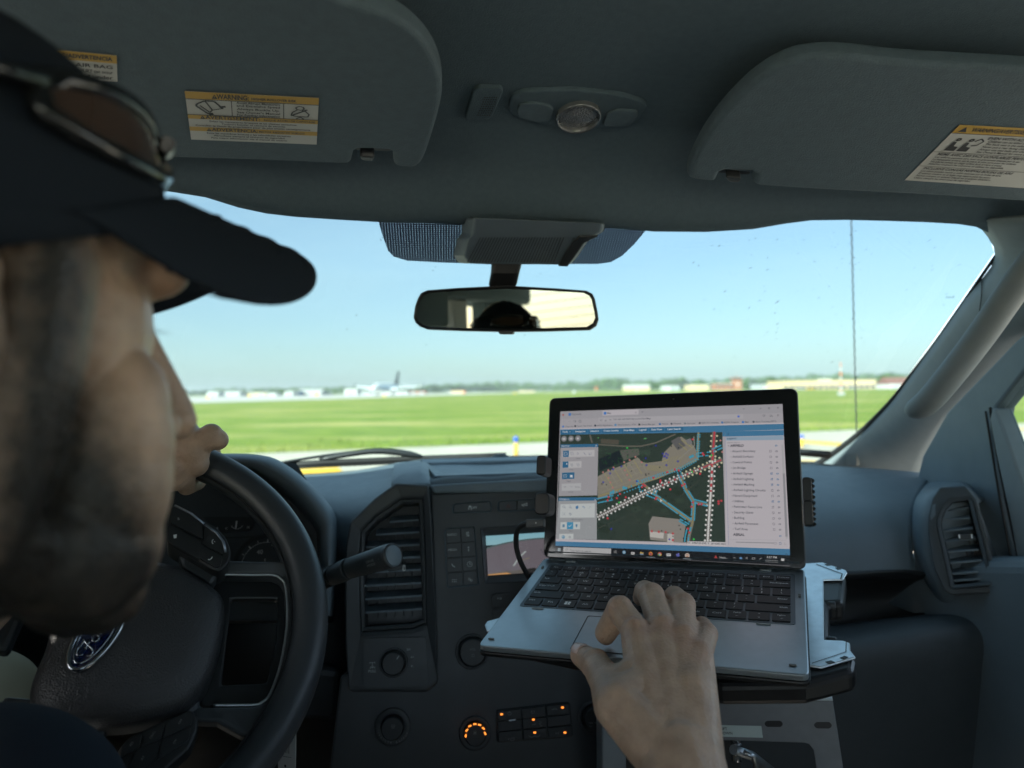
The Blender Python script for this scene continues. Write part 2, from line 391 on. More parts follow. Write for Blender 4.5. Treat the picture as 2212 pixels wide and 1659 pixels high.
build('shed', 'low tan shed between two white hangars far across the field', 531, 575, 849, 3.9, 'btan', pitch=.9, doors=2)
build('shed', 'small pale shed just right of the low tan shed', 578, 597, 850, 4.1, 'bwhite', pitch=.5)
build('hangar', 'white square hangar with a grey door left of the blue and white one', 614, 632, 846.5, 4.6, 'bwhite', doors=1, pitch=.7)
build('hangar', 'blue sided hangar end beside the wide white roofs', 633, 643, 845.5, 4.4, 'bblue')
build('hangar', 'wide white hangar under a low gable, right of the blue end', 644, 694, 845.5, 4.3, 'bwhite', pitch=2.0, win=(.35, .6, 6))
build('shed', 'low white lean-to at the right end of the wide white hangar', 695, 708, 849.5, 4.2, 'bwhite')
build('hangar', 'tall white box hangar behind the airliner wing on the left', 744, 771, 841.5, 4.4, 'bwhite', doors=1)
build('shed', 'long low white shed behind the airliner undercarriage', 776, 880, 846.5, 4.2, 'bwhite', doors=5)
build('shed', 'dull red low shed at the airliner right wing tip', 884, 919, 845.5, 4.0, 'bbrick', roof='bred', doors=2)
build('shed', 'low tan and red shed before the trees right of the airliner', 974, 1004, 844, 4.0, 'btan', roof='bred', pitch=.5)
build('shed', 'pale flat low building alone in mid field behind the mirror', 1120, 1155, 844, 3.8, 'btan', pitch=.3)
build('hangar', 'long hangar with a pale roof above the laptop screen left edge', 1351, 1404, 836.5, 4.3, 'btan', pitch=2.4)
build('hangar', 'small white hangar right of the long pale roofed hangar', 1435, 1455, 834.5, 4.3, 'bwhite', pitch=.8)
build('shed', 'grey shed right of the small white hangar', 1456, 1468, 834, 4.4, 'bgrey')
build('hangar', 'yellow tan flat hangar left of the brick control tower', 1489, 1531, 832, 4.6, 'btan')
build('office_building', 'low brick building with pale bands joined left of the tower', 1548, 1583, 829, 4.6, 'bbrick', win=(.45, .8, 6), roof='bwhite')
build('shed', 'low pale green roofed shed between tower and long terminal', 1622, 1660, 832.5, 4.6, 'bgrey', roof='bwhite', pitch=.8)
build('shed', 'low white shed at the left end of the long terminal', 1662, 1690, 831.5, 4.8, 'bwhite', win=(.2, .55, 4))
root, fr, L, hh = build('terminal', 'long cream terminal with a dark window band across the field', 1692, 1892, 823, 6.0, 'btan', win=(.08, .42, 16), roof='btan', depth=30)
p = MB(); p.prism(fr, [(L*.45, hh+.52), (L*.55, hh+.52), (L*.55, hh+1.5), (L*.45, hh+1.5)], -12, -4); obj('roof_unit', p, M['broof'], root)
p = MB(); p.prism(fr, [(0, hh*.5), (L, hh*.5), (L, hh*.53), (0, hh*.53)], .1, .6); obj('canopy', p, M['bwhite'], root)
build('hangar', 'white hangar with a dark red gable roof near the right pillar', 1922, 1990, 829, 6.0, 'bwhite', roof='bred', pitch=4.5, doors=2)
build('hangar', 'pale hangar seen through the passenger door window', 2190, 2260, 815, 6.0, 'bgrey', roof='bred', pitch=2)
# control tower
A, B, hh, d = block(1585, 1603, 817, 4.6); u = (B-A).normalized(); L = (B-A).length; fr = Frame(A, u, UP)
tw = empty('control_tower', (A+B)/2, 'square red brick control tower with a windowed cab on top', 'tower')
p = MB(); p.prism(fr, [(0, 0), (L, 0), (L, hh*.86), (0, hh*.86)], -L, 0); obj('shaft', p, M['bbrick'], tw)
p = MB(); p.loft([[fr.pt(x, hh*.862, h) for x, h in ((-.3, .3), (L+.3, .3), (L+.3, -L-.3), (-.3, -L-.3))], [fr.pt(x, hh*1.0, h) for x, h in ((-.7, .7), (L+.7, .7), (L+.7, -L-.7), (-.7, -L-.7))]], 0, True, True, False); obj('cab_window', p, M['bglass'], tw)
p = MB(); p.prism(fr, [(-.9, hh*1.003), (L+.9, hh*1.003), (L+.9, hh*1.06), (-.9, hh*1.06)], -L-.9, .9); p.cyl(fr.pt(L/2, hh*1.06, -L/2), UP, .15, 3.2, 6); obj('roof', p, M['bbrick'], tw)
p = MB(); p.cyl(fr.pt(L/2, hh*.5, .02), fr.n, 1.1, .1, 16); obj('clock_face', p, M['bwhite'], tw)
# red and white mast
A = ground_at(1817, hz(1817)+19); d = (A-CAMP).length; H_ = (hz(1817)+19-790)/F*d
ms = empty('mast', A, 'tall red and white striped mast in front of the terminal', 'mast')
p = MB(); p2 = MB()
nb = 7
for i in range(nb):
    (p if i % 2 else p2).cyl(A+UP*(H_*i/nb), UP, .22-.02*i, H_/nb-.003, 8)
obj('white_section', p, M['bwhite'], ms); obj('red_section', p2, M['borange'], ms)
p = MB(); p.prism(Frame(A, (1, 0, 0), UP), [(-.6, 0), (.6, 0), (.6, .7), (-.6, .7)], -.4, .4); obj('cabinet', p, M['bgrey'], ms, bevel=.05)
# field markers, small aids
def post(px, dip, hpx, wpx, m, label, name='field_marker', cat='marker', group='small markers standing in the grass', shape=None):
    A = ground_at(px, hz(px)+dip); d = (A-CAMP).length; H_ = hpx/F*d; W_ = wpx/F*d
    r = empty(name, A, label, cat, group)
    p = MB()
    if shape == 'dome':
        p.cyl(A, UP, W_*.35, H_*.5, 10); obj('base', p, M['bgrey'], r); q = MB(); q.ball(A+UP*H_*.65, W_*.5, 10, 8); obj('dome', q, M[m], r)
    else:
        p.cyl(A, UP, W_*.1, H_*.4, 8); obj('stem', p, M['bgrey'], r); q = MB(); q.prism(Frame(A+UP*H_*.4, (1, 0, 0), UP), [(-W_/2, 0), (W_/2, 0), (W_/2, H_*.6), (-W_/2, H_*.6)], -.06, .06); obj('panel', q, M[m], r)
    return r
M['byel'] = mat('yellow_sign_paint', (.75, .45, .02), .5)
post(449, 11, 6, 6, 'byel', 'yellow marker panel beside the nose, leftmost in the grass')
post(539, 7.5, 6, 6, 'byel', 'yellow marker panel below the low tan shed')
post(684, 8.5, 9, 8, 'byel', 'orange yellow marker panel right of the wide white hangar')
post(830, 12, 6, 6, 'byel', 'yellow marker panel below the airliner')
post(1112, 9, 5, 4, 'byel', 'yellow marker panel in the grass right of the mirror stalk')
post(1241, 9, 7, 6, 'bwhite', 'white ball on a short stand left of the laptop', shape='dome')
post(972, 6, 6, 6, 'bwhite', 'white dome hut before the trees right of the airliner', shape='dome')
post(1003, 6.5, 6, 6, 'borange', 'white and orange dome light on the far edge of the grass', shape='dome')
post(1288, 8, 14, 3, 'borange', 'thin red post left of the long pale roofed hangar')
post(1376, 7, 5, 5, 'bwhite', 'white box marker under the long pale roofed hangar', shape='dome')
# far parked things
def car(px, dip, m, label, wpx=14):
    A = ground_at(px, hz(px)+dip); d = (A-CAMP).length; L = 4.6
    fr = Frame(A, (1, .1, 0), UP); r = empty('parked_car', A, label, 'car', 'cars parked by the terminal')
    p = MB(); p.prism(fr, [(-2.3, .35), (2.3, .35), (2.35, .75), (1.5, .9), (-1.9, .95), (-2.35, .8)], -.9, .9); obj('body', p, M[m], r, bevel=.08)
    p = MB(); p.prism(fr, [(-1.7, .95), (1.3, .9), (.6, 1.42), (-1.1, 1.45)], -.78, .78); obj('cabin', p, M['bglass'], r, bevel=.06)
    for sx in (-1.45, 1.45):
        p = MB(); p.cyl(fr.pt(sx, .34, .95), -fr.n, .34, 1.9, 12); obj('wheel', p, M['rubber'], r)
car(1730, 6.6, 'bwhite', 'white car parked near the left end of the long terminal')
car(1752, 6.6, 'byel', 'yellow car parked beside the white one at the terminal')
car(1845, 6.6, 'bwhite', 'white car parked under the right part of the terminal')
# trees
def clump(mb, c, r, n, s, flat=.8):
    for i in range(n):
        d_ = V((random.gauss(0, 1), random.gauss(0, 1), random.gauss(0, 1))).normalized()*r*random.uniform(.55, 1.05)
        q = c+V((d_.x, d_.y, d_.z*flat)); nn = (d_.normalized()+V((random.uniform(-.7, .7), random.uniform(-.7, .7), random.uniform(-.5, .9)))).normalized()
        u = nn.orthogonal().normalized(); v = nn.cross(u); ss = s*random.uniform(.6, 1.3)
        mb.poly([q+u*ss, q+v*ss*.7, q-u*ss, q-v*ss*.7])
tl = MB()
px = -500
while px < 2700:
    dip = 2.0+.3*math.sin(px*.01); 
    base = ground_at(px, hz(px)+dip); d = (base-CAMP).length
    if 905 < px < 1240: hp = 17+4*noise.noise((px*.02, 0, 0))
    elif px < 905: hp = 13+7*noise.noise((px*.013, 3, 0))
    elif px < 1700: hp = 20+7*noise.noise((px*.014, 5, 0))
    else: hp = 23+8*noise.noise((px*.012, 8, 0))
    hp = max(hp, 5)*random.uniform(.85, 1.3)
    H_ = hp/F*d; rad = H_*.45
    tl.tube([base, base+UP*H_*.5], [.5, .3], 5, 1)
    clump(tl, base+UP*H_*.62, rad, 70, H_*.12); clump(tl, base+UP*H_*.3+V((random.uniform(-5, 5), -3, 0)), rad*.9, 45, H_*.12)
    px += random.uniform(4, 9)
tag(obj('treeline', tl, [M['leafd'], M['bark']]), 'long hazy line of leafy trees along the far edge of the airfield', 'treeline', kind='stuff')
def tree(px, dip, hpx, wpx, label, con=False):
    A = ground_at(px, hz(px)+dip); d = (A-CAMP).length; H_ = hpx/F*d; W_ = wpx/F*d
    r = empty('tree', A, label, 'tree', 'trees near the terminal')
    t = MB(); t.tube([A, A+UP*H_*.35, A+UP*H_*.8], [H_*.03, H_*.022, H_*.006], 8)
    for i in range(5):
        an = i*1.3; t.tube([A+UP*H_*(.3+.08*i), A+UP*H_*(.5+.07*i)+V((math.cos(an), math.sin(an), 0))*W_*.3], [H_*.012, H_*.004], 5)
    obj('trunk', t, M['bark'], r)
    c = MB()
    if con:
        for i in range(9):
            f_ = i/8; clump(c, A+UP*H_*(.15+.82*f_), W_*.5*(1-f_)+.2, 60, H_*.05, .5)
    else:
        for i in range(11):
            an = random.uniform(0, 6.28); rr = W_*.3*random.random()**.5
            clump(c, A+UP*H_*random.uniform(.38, .86)+V((math.cos(an)*rr, math.sin(an)*rr, 0)), W_*random.uniform(.16, .27), 60, H_*.06)
    obj('crown', c, M['leafd'], r)
tree(1612, 4.6, 25, 13, 'dark narrow conifer standing right of the brick tower', True)
tree(1664, 3.9, 27, 30, 'rounded tree behind the low shed between tower and terminal')
tree(1512, 4.0, 20, 34, 'bushy tree rising behind the yellow tan hangar')
tree(1418, 4.0, 17, 18, 'tree between the long pale roofed hangar and the white one')
tree(1908, 5.0, 27, 36, 'large tree at the right end of the long terminal')
tree(1940, 4.6, 24, 40, 'broad tree behind the red gable hangar')
tree(1780, 4.2, 21, 50, 'wide tree crown rising behind the terminal roof, left of its middle')
tree(610, 3.6, 14, 22, 'tree behind the white square hangar on the left')
tree(560, 3.5, 14, 30, 'tree rising behind the low tan shed')
# airliner
nose = ground_at(806, hz(806)+6.6); D0 = (nose-CAMP).length
air = empty('airliner', nose, 'white and blue airliner with a dark tail taxiing across the field', 'airliner')
dirv = V((math.sin(math.radians(9)), math.cos(math.radians(9)), 0)); rt = V((dirv.y, -dirv.x, 0))
Ls = 50.; base = V((nose.x, nose.y, 0))
def ap(x, y, z): return base+dirv*y+rt*x+UP*z
M['apw'] = mat('aircraft_white', (.75, .77, .78), .35); M['apb'] = mat('aircraft_pale_blue', (.34, .50, .63), .4); M['apd'] = mat('aircraft_navy', (.012, .02, .035), .4)
p = MB(); st = [(0, .1, 4.2), (1, .9, 4.3), (2.5, 1.6, 4.5), (5, 2.3, 4.75), (8, 2.5, 4.9), (34, 2.5, 4.9), (42, 1.9, 5.3), (48, 1.0, 5.9), (52, .25, 6.3)]
rings = [[ap(r*math.cos(q*math.pi/12), y, zc+r*1.05*math.sin(q*math.pi/12)) for q in range(24)] for y, r, zc in st]
p.loft(rings); 
for i, fc in enumerate(p.f):
    cz = sum((p.v[q].z for q in fc))/len(fc); cy = sum(((p.v[q]-base).dot(dirv) for q in fc))/len(fc)
    if cy > 6 and 4.0 < cz < 5.6: p.m[i] = 1
fus = obj('fuselage', p, [M['apw'], M['apb']], air)
p = MB(); p.prism(Frame(ap(0, 2.9, 5.9), rt, UP), [(-1.1, 0), (1.1, 0), (.9, .55), (-.9, .55)], -.3, .9); obj('cockpit_window', p, M['bglass'], fus)
for sx in (-1, 1):
    p = MB()
    prof = lambda x, y, z, c, t: [ap(x, y, z), ap(x, y+c*.3, z+t), ap(x, y+c, z), ap(x, y+c*.3, z-t*.6)]
    p.loft([prof(sx*2, 17, 3.6, 9, 1.0), prof(sx*9, 21, 4.2, 6, .75), prof(sx*22.5, 29, 5.6, 2.2, .4)], 0, True, True, False); obj('wing', p, M['apw'], air)
    p = MB(); p.loft([prof(sx*22.5, 29, 5.65, 2.2, .1), prof(sx*23.2, 30.2, 8.6, 1.0, .06)], 0, True, True, False); obj('winglet', p, M['apd'], air)
    p = MB(); cx_, cy_, cz_ = sx*8, 15, 2.6
    p.loft([[ap(cx_+r*math.cos(q*math.pi/8), cy_+y, cz_+r*math.sin(q*math.pi/8)) for q in range(16)] for y, r in ((0, 1.15), (.6, 1.4), (3, 1.35), (6, .8))]); en = obj('engine', p, M['apw'], air)
    p = MB(); p.cyl(ap(cx_, cy_+.02, cz_), -dirv, 1.0, .05, 16); obj('intake', p, M['black'], en)
    p = MB(); p.loft([prof(sx*.8, 45, 6.0, 5, .3), prof(sx*9, 49, 6.9, 2, .12)], 0, True, True, False); obj('tailplane', p, M['apw'], air)
    p = MB()
    for yy in (22, 23.4):
        p.cyl(ap(sx*4.6-.3, yy, .6), rt, .6, .7, 14)
    p.tube([ap(sx*4.6, 22.7, .6), ap(sx*4.4, 22.7, 3.4)], .18, 8); obj('main_gear', p, M['rubber'], air)
p = MB(); vp = lambda y, z, c, t: [ap(0, y, z), ap(t, y+c*.3, z), ap(0, y+c, z), ap(-t, y+c*.3, z)]
p.loft([vp(40, 6.8, 9, .45), vp(49, 16.3, 3.2, .15)], 0, True, True, False); obj('tail_fin', p, M['apd'], air)
p = MB(); p.cyl(ap(-.35, 6, .5), rt, .5, .7, 14); p.tube([ap(0, 6, .5), ap(0, 6.2, 3)], .13, 8); obj('nose_gear', p, M['rubber'], air)
# taxiway edge lights
def edge_light(px, ybase, ytop, label, head_only=False):
    A = ground_at(px, ybase); d = (A-CAMP).length; H_ = (ybase-ytop)/F*d
    r = empty('edge_light', A, label, 'edge light')
    p = MB(); p.cyl(A, UP, .055, H_*.7, 12); obj('post', p, M['yellow'], r)
    p = MB(); p.cyl(A+UP*H_*.702, UP, .06, H_*.12, 12); p.ball(A+UP*H_*.86, (.075, .075, H_*.13), 12, 8); obj('lens', p, mat('blue_lens', (.02, .09, .5), .2), r)
edge_light(1115, 989, 942, 'blue topped yellow edge light post by the taxiway, left of the laptop')
edge_light(1732, 966, 941, 'blue lens edge light peeking out at the right edge of the laptop')
# ================================================================== the cab shell
M['wglass'] = dusty(thin_glass('windshield_glass', (.315, .405, .415), .015))

cab = empty('truck_cab', (0.05, .4, 0), 'grey pickup truck cab with headliner, windshield, pillars and right door', 'truck cab')
A_ = un(1110, 482, .885); B_ = un(1190, 992, 1.42)
G = Frame(A_, TR, A_-B_)                      # windshield plane (normal towards the driver)
if (CAMP-A_).dot(G.n) < 0: G = Frame(A_, -TR, A_-B_)
hdr_px = [(-420, 560), (-250, 480), (-80, 435), (100, 412), (260, 404), (370, 406), (450, 419), (520, 441), (580, 454), (640, 461), (730, 467), (815, 472), (1000, 477), (1180, 480), (1300, 484), (1410, 493), (1520, 494), (1620, 488), (1690, 476), (1745, 469), (1820, 468), (1900, 470), (1990, 473), (2060, 477), (2105, 484), (2135, 500)]
def onG(p, h=0): return G.p3(p[0], p[1], h)
hdr = [onG(p) for p in hdr_px]
# headliner: the header lip rolls up into the roof lining
prof = [(0, 0), (.008, -.004), (.022, -.002), (.034, .006), (.048, .02), (.065, .033), (.10, .05), (.16, .068), (.23, .081), (.33, .093), (.5, .105), (.8, .112), (1.2, .11), (1.75, .09)]
zm = hdr[13].z; ym = hdr[13].dot(TF)
xs_ext = [hdr[0]+TR*-.06+UP*-.03, ] ; xe_ext = [hdr[-1]+V((.03, -.03, -.004)), hdr[-1]+V((.07, -.07, -.02)), hdr[-1]+V((.11, -.12, -.06))]
base = xs_ext+hdr+xe_ext
rows = []
for bk, up_ in prof:
    t = min(1, bk/.3); t = t*t*(3-2*t); row = []
    for i, b in enumerate(base):
        ly = b.dot(TF); lx = b.dot(TR)
        z = b.z*(1-t)+zm*t+up_; y = (ly-bk)*(1-t)+(ym-bk)*t
        edge = max(0, abs(lx-.06)-.55)           # the roof curls down to the door rails
        z -= t*edge**2*1.0
        lx2 = lx if t < .01 else lx+(.04*t if lx > .5 else 0)
        row.append(TR*lx2+TF*y+UP*z)
    rows.append(row)
p = MB(); p.grid(rows); hl = obj('headliner', p, M['headliner'], cab, solid=.004)
# fine black gasket along the glass
p = MB(); p.tube([q+G.n*-.004 for q in bez(hdr, 3)], .0035, 6); obj('header_seal', p, M['rubber'], cab)
# roof skin, side rails, rear wall with window, floor: closes the cab
def bx(name, x0, x1, y0, y1, z0, z1, m, parent=cab, bevel=.004):
    p = MB(); o = V((0.06, 0, CAMH)); fr = Frame(o, TR, TF)
    p.prism(fr, [(x0, y0), (x1, y0), (x1, y1), (x0, y1)], z0, z1); return obj(name, p, m, parent, bevel=bevel)
bx('roof_skin', -.72, .70, -1.02, .80, .345, .365, M['bwhite'])
bx('floor', -.8, .82, -1.1, 1.6, -1.15, -1.12, M['carpet'])
bx('rear_wall', -.8, .82, -1.10, -1.04, -1.12, -.22, M['pillar'])
bx('rear_wall_side', -.8, -.77, -1.10, -1.04, -.218, .34, M['plastic'])
bx('rear_wall_side', .57, .82, -1.10, -1.04, -.218, .34, M['plastic'])
bx('rear_header', -.768, .568, -1.10, -1.04, .285, .34, M['headliner'])
p = MB(); o = V((.06, 0, CAMH)); fr = Frame(o+TF*-1.07, TR, UP)
p.poly([fr.pt(-.77, -.22), fr.pt(.57, -.22), fr.pt(.57, .285), fr.pt(-.77, .285)])
rw = obj('rear_window', p, M['glass'], cab)
p = MB()
for i in range(13): p.line(fr, [(-.75, -.19+.036*i), (.55, -.09+.036*i)], .0025, .003)
obj('defroster_line', p, mat('defroster', (.10, .06, .03), .6), rw)
bx('left_door', -.80, -.74, -.38, .20, -1.12, -.14, M['pillar'])
bx('left_sun_block', -.80, -.74, .204, 1.25, -1.12, .112, M['dark'])  # unseen slab, added to keep sun off the cluster and knee panel
bx('left_rear_door', -.80, -.74, -1.04, -.384, -1.12, -.28, M['pillar'])  # sill kept low so that sun reaches the bench behind
bx('left_door_pillar', -.80, -.74, -.50, -.40, -.276, .204, M['pillar'])
bx('right_door', .82, .88, -.38, .7, -1.12, -.06, M['pillar'])  # unseen sill, raised to cut light from the right on the face
bx('right_rear_door', .82, .88, -1.04, -.384, -1.12, .0, M['pillar'])  # raised as well, shutting out side light
bx('right_door_pillar', .80, .86, -.50, -.40, .004, .128, M['pillar'])
bx('side_rail', -.80, -.70, -1.04, -.30, .205, .34, M['headliner'], bevel=.02)
bx('side_rail', -.80, -.70, -.295, .20, .105, .34, M['headliner'], bevel=.02)  # dropped below its neighbours to block sun from the wheel hub
bx('side_rail', -.80, -.70, .205, .62, .205, .34, M['headliner'], bevel=.02)
bx('left_quarter', -.80, -.74, -1.04, -.66, -.276, .204, M['headliner'])
bx('side_rail', .69, .86, -1.04, .40, .13, .34, M['headliner'], bevel=.02)  # unseen rail, hung low to cut side light on the face
bx('firewall', -.8, .85, 1.42, 1.46, -1.12, -.16, M['dark'])
# left A pillar (behind the driver's head)
gl = G.px(-420, 560); 
p = MB(); lw = onG((-120, 1010)); p.tube([hdr[0]+V((-.05, 0, 0)), (hdr[0]+lw)/2+V((-.06, 0, 0)), lw+V((-.06, 0, 0))], [.05, .055, .06], 10); obj('left_pillar_trim', p, M['pillar'], cab)
# windshield glass
cowl_px = [(-120, 1010), (300, 1030), (600, 1034), (760, 1026), (900, 1008), (960, 1000), (1190, 992), (1500, 1000), (1760, 1006)]
p = MB()
top = [G.px(*q) for q in hdr_px]
right_px = [(2152, 553), (2087, 646), (2021, 740), (1967, 813), (1921, 873), (1854, 940), (1794, 986), (1761, 1006)]
loop = hdr_px+right_px+cowl_px[::-1][1:]
p.poly([onG(q, -.006) for q in loop])
ws = obj('windshield', p, M['wglass'], cab)
# specks and bug marks on the outside of the glass
p = MB(); random.seed(3)
for i in range(260):
    if random.random() < .6: x, y = random.gauss(1800, 150), random.gauss(620, 110)
    else: x, y = random.uniform(430, 2080), random.uniform(470, 830)
    if y < 505 or x > 2120-max(0, (y-560))*.7 or x < 420: continue
    a, b = G.px(x, y); r0 = random.choice([.0004, .0005, .0007, .001])*random.uniform(.7, 1.3); an = random.gauss(.9, .4); st_ = random.uniform(1, 3.2)
    ca, sa = math.cos(an), math.sin(an); pts = []
    for q in range(7):
        t = q*2*math.pi/7; rr = r0*random.uniform(.6, 1.2); ex, ey = math.cos(t)*rr*st_, math.sin(t)*rr
        pts.append(G.pt(a+ex*ca-ey*sa, b+ex*sa+ey*ca, -.0075))
    p.poly(pts)
speck = bpy.data.materials.new('bug_specks'); speck.use_nodes = True; t = speck.node_tree; bb_ = t.nodes['Principled BSDF']
bb_.inputs['Base Color'].default_value = (.06, .07, .07, 1); bb_.inputs['Alpha'].default_value = .45
obj('bug_specks', p, speck, ws)
# tiny maker mark by the pillar, as in the photograph, mirrored from inside
p = MB(); a, b = G.px(2057, 650); p.text(Frame(G.o, -G.u, G.v), 'Ave1', -a, b, .006, -.0075) if False else p.text(G, '1evA', a, b, .007, -.0072, sx=1.0)
obj('glass_mark', p, M['dark'], ws)
# dotted sunshade band behind the mirror
def dots_mat():
    m = bpy.data.materials.new('dotted_frit'); m.use_nodes = True; t = m.node_tree
    for n in list(t.nodes): t.nodes.remove(n)
    out = t.nodes.new('ShaderNodeOutputMaterial'); mx = t.nodes.new('ShaderNodeMixShader'); tr = t.nodes.new('ShaderNodeBsdfTransparent')
    df = t.nodes.new('ShaderNodeBsdfPrincipled'); df.inputs['Base Color'].default_value = (.018, .014, .055, 1); df.inputs['Roughness'].default_value = .3
    uv = t.nodes.new('ShaderNodeUVMap'); sp = t.nodes.new('ShaderNodeVectorMath'); sp.operation = 'FRACTION'; t.links.new(uv.outputs[0], sp.inputs[0])
    su = t.nodes.new('ShaderNodeVectorMath'); su.operation = 'SUBTRACT'; su.inputs[1].default_value = (.5, .5, 0); t.links.new(sp.outputs[0], su.inputs[0])
    ln = t.nodes.new('ShaderNodeVectorMath'); ln.operation = 'LENGTH'; t.links.new(su.outputs[0], ln.inputs[0])
    lt = t.nodes.new('ShaderNodeMath'); lt.operation = 'LESS_THAN'; lt.inputs[1].default_value = .16; t.links.new(ln.outputs['Value'], lt.inputs[0])
    t.links.new(lt.outputs[0], mx.inputs[0]); t.links.new(df.outputs[0], mx.inputs[1]); t.links.new(tr.outputs[0], mx.inputs[2]); t.links.new(mx.outputs[0], out.inputs[0])
    return m
M['frit'] = dots_mat()
for poly in ([(800, 464), (815, 474), (826, 512), (838, 545), (850, 558), (880, 567), (960, 571), (1066, 575), (1100, 575), (1100, 470)],
             [(1101, 575), (1240, 574), (1290, 574), (1320, 570), (1345, 556), (1372, 530), (1402, 494), (1400, 484), (1101, 470)]):
    p = MB(); loc = [G.px(*q) for q in poly]; n0 = p.add([G.pt(x, y, -.003) for x, y in loc]); p.face(range(n0, n0+len(loc)))
    for i, (x, y) in enumerate(loc): p.uv[n0+i] = (x/.0033, y/.0033)
    obj('dotted_shade', p, M['frit'], ws)
# black edge of the glass along the right pillar and the cowl
p = MB(); p.tube([onG(q, -.001) for q in bez(right_px, 4)], [.0025+.004*min(1, max(0, (i-8)/14)) for i in range(29)], 6)
p.tube([onG(q, -.001) for q in bez([(x, y-2) for x, y in cowl_px], 4)], .006, 6); obj('glass_seal', p, M['rubber'], cab)
# right A pillar trim
stn = [((2108, 474), (2360, 455), .0), ((2152, 553), (2350, 600), 0), ((2087, 646), (2265, 700), 0), ((2021, 740), (2190, 760), 0), ((1967, 813), (2108, 842), 0), ((1921, 873), (2046, 905), 0), ((1854, 940), (2003, 975), 0), ((1794, 986), (1990, 1020), 0), ((1755, 1010), (1985, 1045), 0)]
rows = []
for a, b, _ in stn:
    A = onG(a, .001); dA = (CM.inverted() @ A).z*-1
    B = un(b[0], b[1], dA-.10); row = []
    for t in (0, .12, .3, .5, .7, .88, 1):
        q = A.lerp(B, t); bul = .028*math.sin(t*math.pi)**.8
        q = q+(CAMP-q).normalized()*bul; row.append(q)
    row.append(B+V((.02, .05, 0))); rows.append(row)
rr = []
for c in range(len(rows[0])): rr.append(bez([r[c] for r in rows], 4))
rows2 = [[rr[c][i] for c in range(len(rr))] for i in range(len(rr[0]))]
p = MB(); p.grid(rows2); pt = obj('pillar_trim', p, M['pillar'], cab, solid=.004)
def onp(px, py, lift=0):
    "a point on the pillar trim surface under pixel px,py"
    best = None
    r = ray(px, py)
    for row in rows2:
        for q in row[:7]:
            e = (q-CAMP); dd = (e.normalized()-r).length
            if best is None or dd < best[0]: best = (dd, e.dot(r))
    return CAMP+r*(best[1]-lift)
# seam lines and the tweeter patch
p = MB(); p.tube([onp(x, y, .003) for x, y in [(2121, 604), (2120, 640), (2114, 690), (2090, 735)]], .0008, 5); p.tube([onp(x, y, .003) for x, y in [(1978, 790), (1980, 830), (1972, 874)]], .0008, 5)
obj('seam', p, M['dark'], pt)
fr = Frame(onp(1840, 990, .004), onp(1852, 995, .004)-onp(1828, 995, .004), UP)
p = MB(); p.prism(fr, rnd([fr.px(*q) for q in [(1852, 957), (1833, 973), (1826, 1003), (1851, 1006)]], .002), -.008, .0015); obj('tweeter_grille', p, mat('tweeter_mesh', (.16, .17, .17), .8, bump=('noise', 2500, .6, .001)), cab, bevel=.001)
# grab handle
hp = [(1974, 888, 1.03), (1984, 884, .985), (2012, 860, .955), (2050, 815, .93), (2090, 764, .91), (2130, 710, .89), (2175, 645, .865), (2225, 575, .84), (2275, 520, .83), (2300, 500, .87)]
pth = bez([un(*q) for q in hp], 5); N_ = len(pth)
rad = [.010+.009*min(1, i/6) - .006*max(0, (i-N_+6)/6) for i in range(N_)]
p = MB(); p.tube(pth, rad, 16, flat=.78); obj('grab_handle', p, M['pillar'], cab, sub=1)
# right door: sail panel, frames, trim
p = MB()
dn = Frame(un(2060, 1000, 1.14), un(2160, 1000, 1.02)-un(2000, 1000, 1.2), UP)
p.pprism(dn, [(2300, 640), (2190, 740), (2046, 890), (1992, 985), (1978, 1045), (2060, 1062), (2170, 1300), (2216, 1300), (2170, 1110), (2141, 935), (2151, 880), (2300, 690)], -.03, 0)
door = obj('door_sail_panel', p, M['dash'], cab, bevel=.004)
p = MB()
for pts, r0 in (([(2140, 880), (2143, 905), (2166, 1040), (2196, 1180), (2216, 1300)], .0022), ([(2130, 888), (2134, 915), (2154, 1040), (2180, 1180), (2200, 1300)], .0016)):
    p.tube([dn.p3(x, y, .004) for x, y in bez([V((a, b, 0)) for a, b in pts], 4) for _ in (0,)] if False else [dn.p3(q.x, q.y, .0006) for q in bez([V((a, b, 0)) for a, b in pts], 4)], r0, 8)
obj('weatherstrip', p, M['black'], door)
p = MB(); p.pprism(dn, [(2151, 882), (2158, 882), (2190, 966), (2222, 1060), (2300, 1180), (2300, 1260), (2216, 1262), (2190, 1120), (2160, 980), (2146, 905)], -.02, .006); obj('door_frame_trim', p, M['pillar'], door, bevel=.004)
p = MB(); p.poly([dn.p3(*q, -.015) for q in [(2151, 880), (2300, 690), (2300, 1100), (2212, 1060)]]); obj('door_window', p, M['wglass'], cab)
p = MB(); fr = Frame(un(2230, 1450, .92), TF*-1+TR*.15, UP)
p.prism(fr, [(-.5, -.6), (.6, -.6), (.6, .155), (.1, .165), (-.02, .14), (-.2, .10), (-.5, .10)], -.05, 0); obj('door_panel', p, M['dash'], cab, bevel=.02, seg=4)
p = MB(); fr = Frame(un(2199, 980, 1.45), TR, UP); p.pprism(fr, [(2184, 966), (2230, 962), (2300, 965), (2300, 1010), (2230, 1012), (2200, 996)], -.1, 0)
obj('door_mirror', p, M['bblue'], cab, bevel=.015)
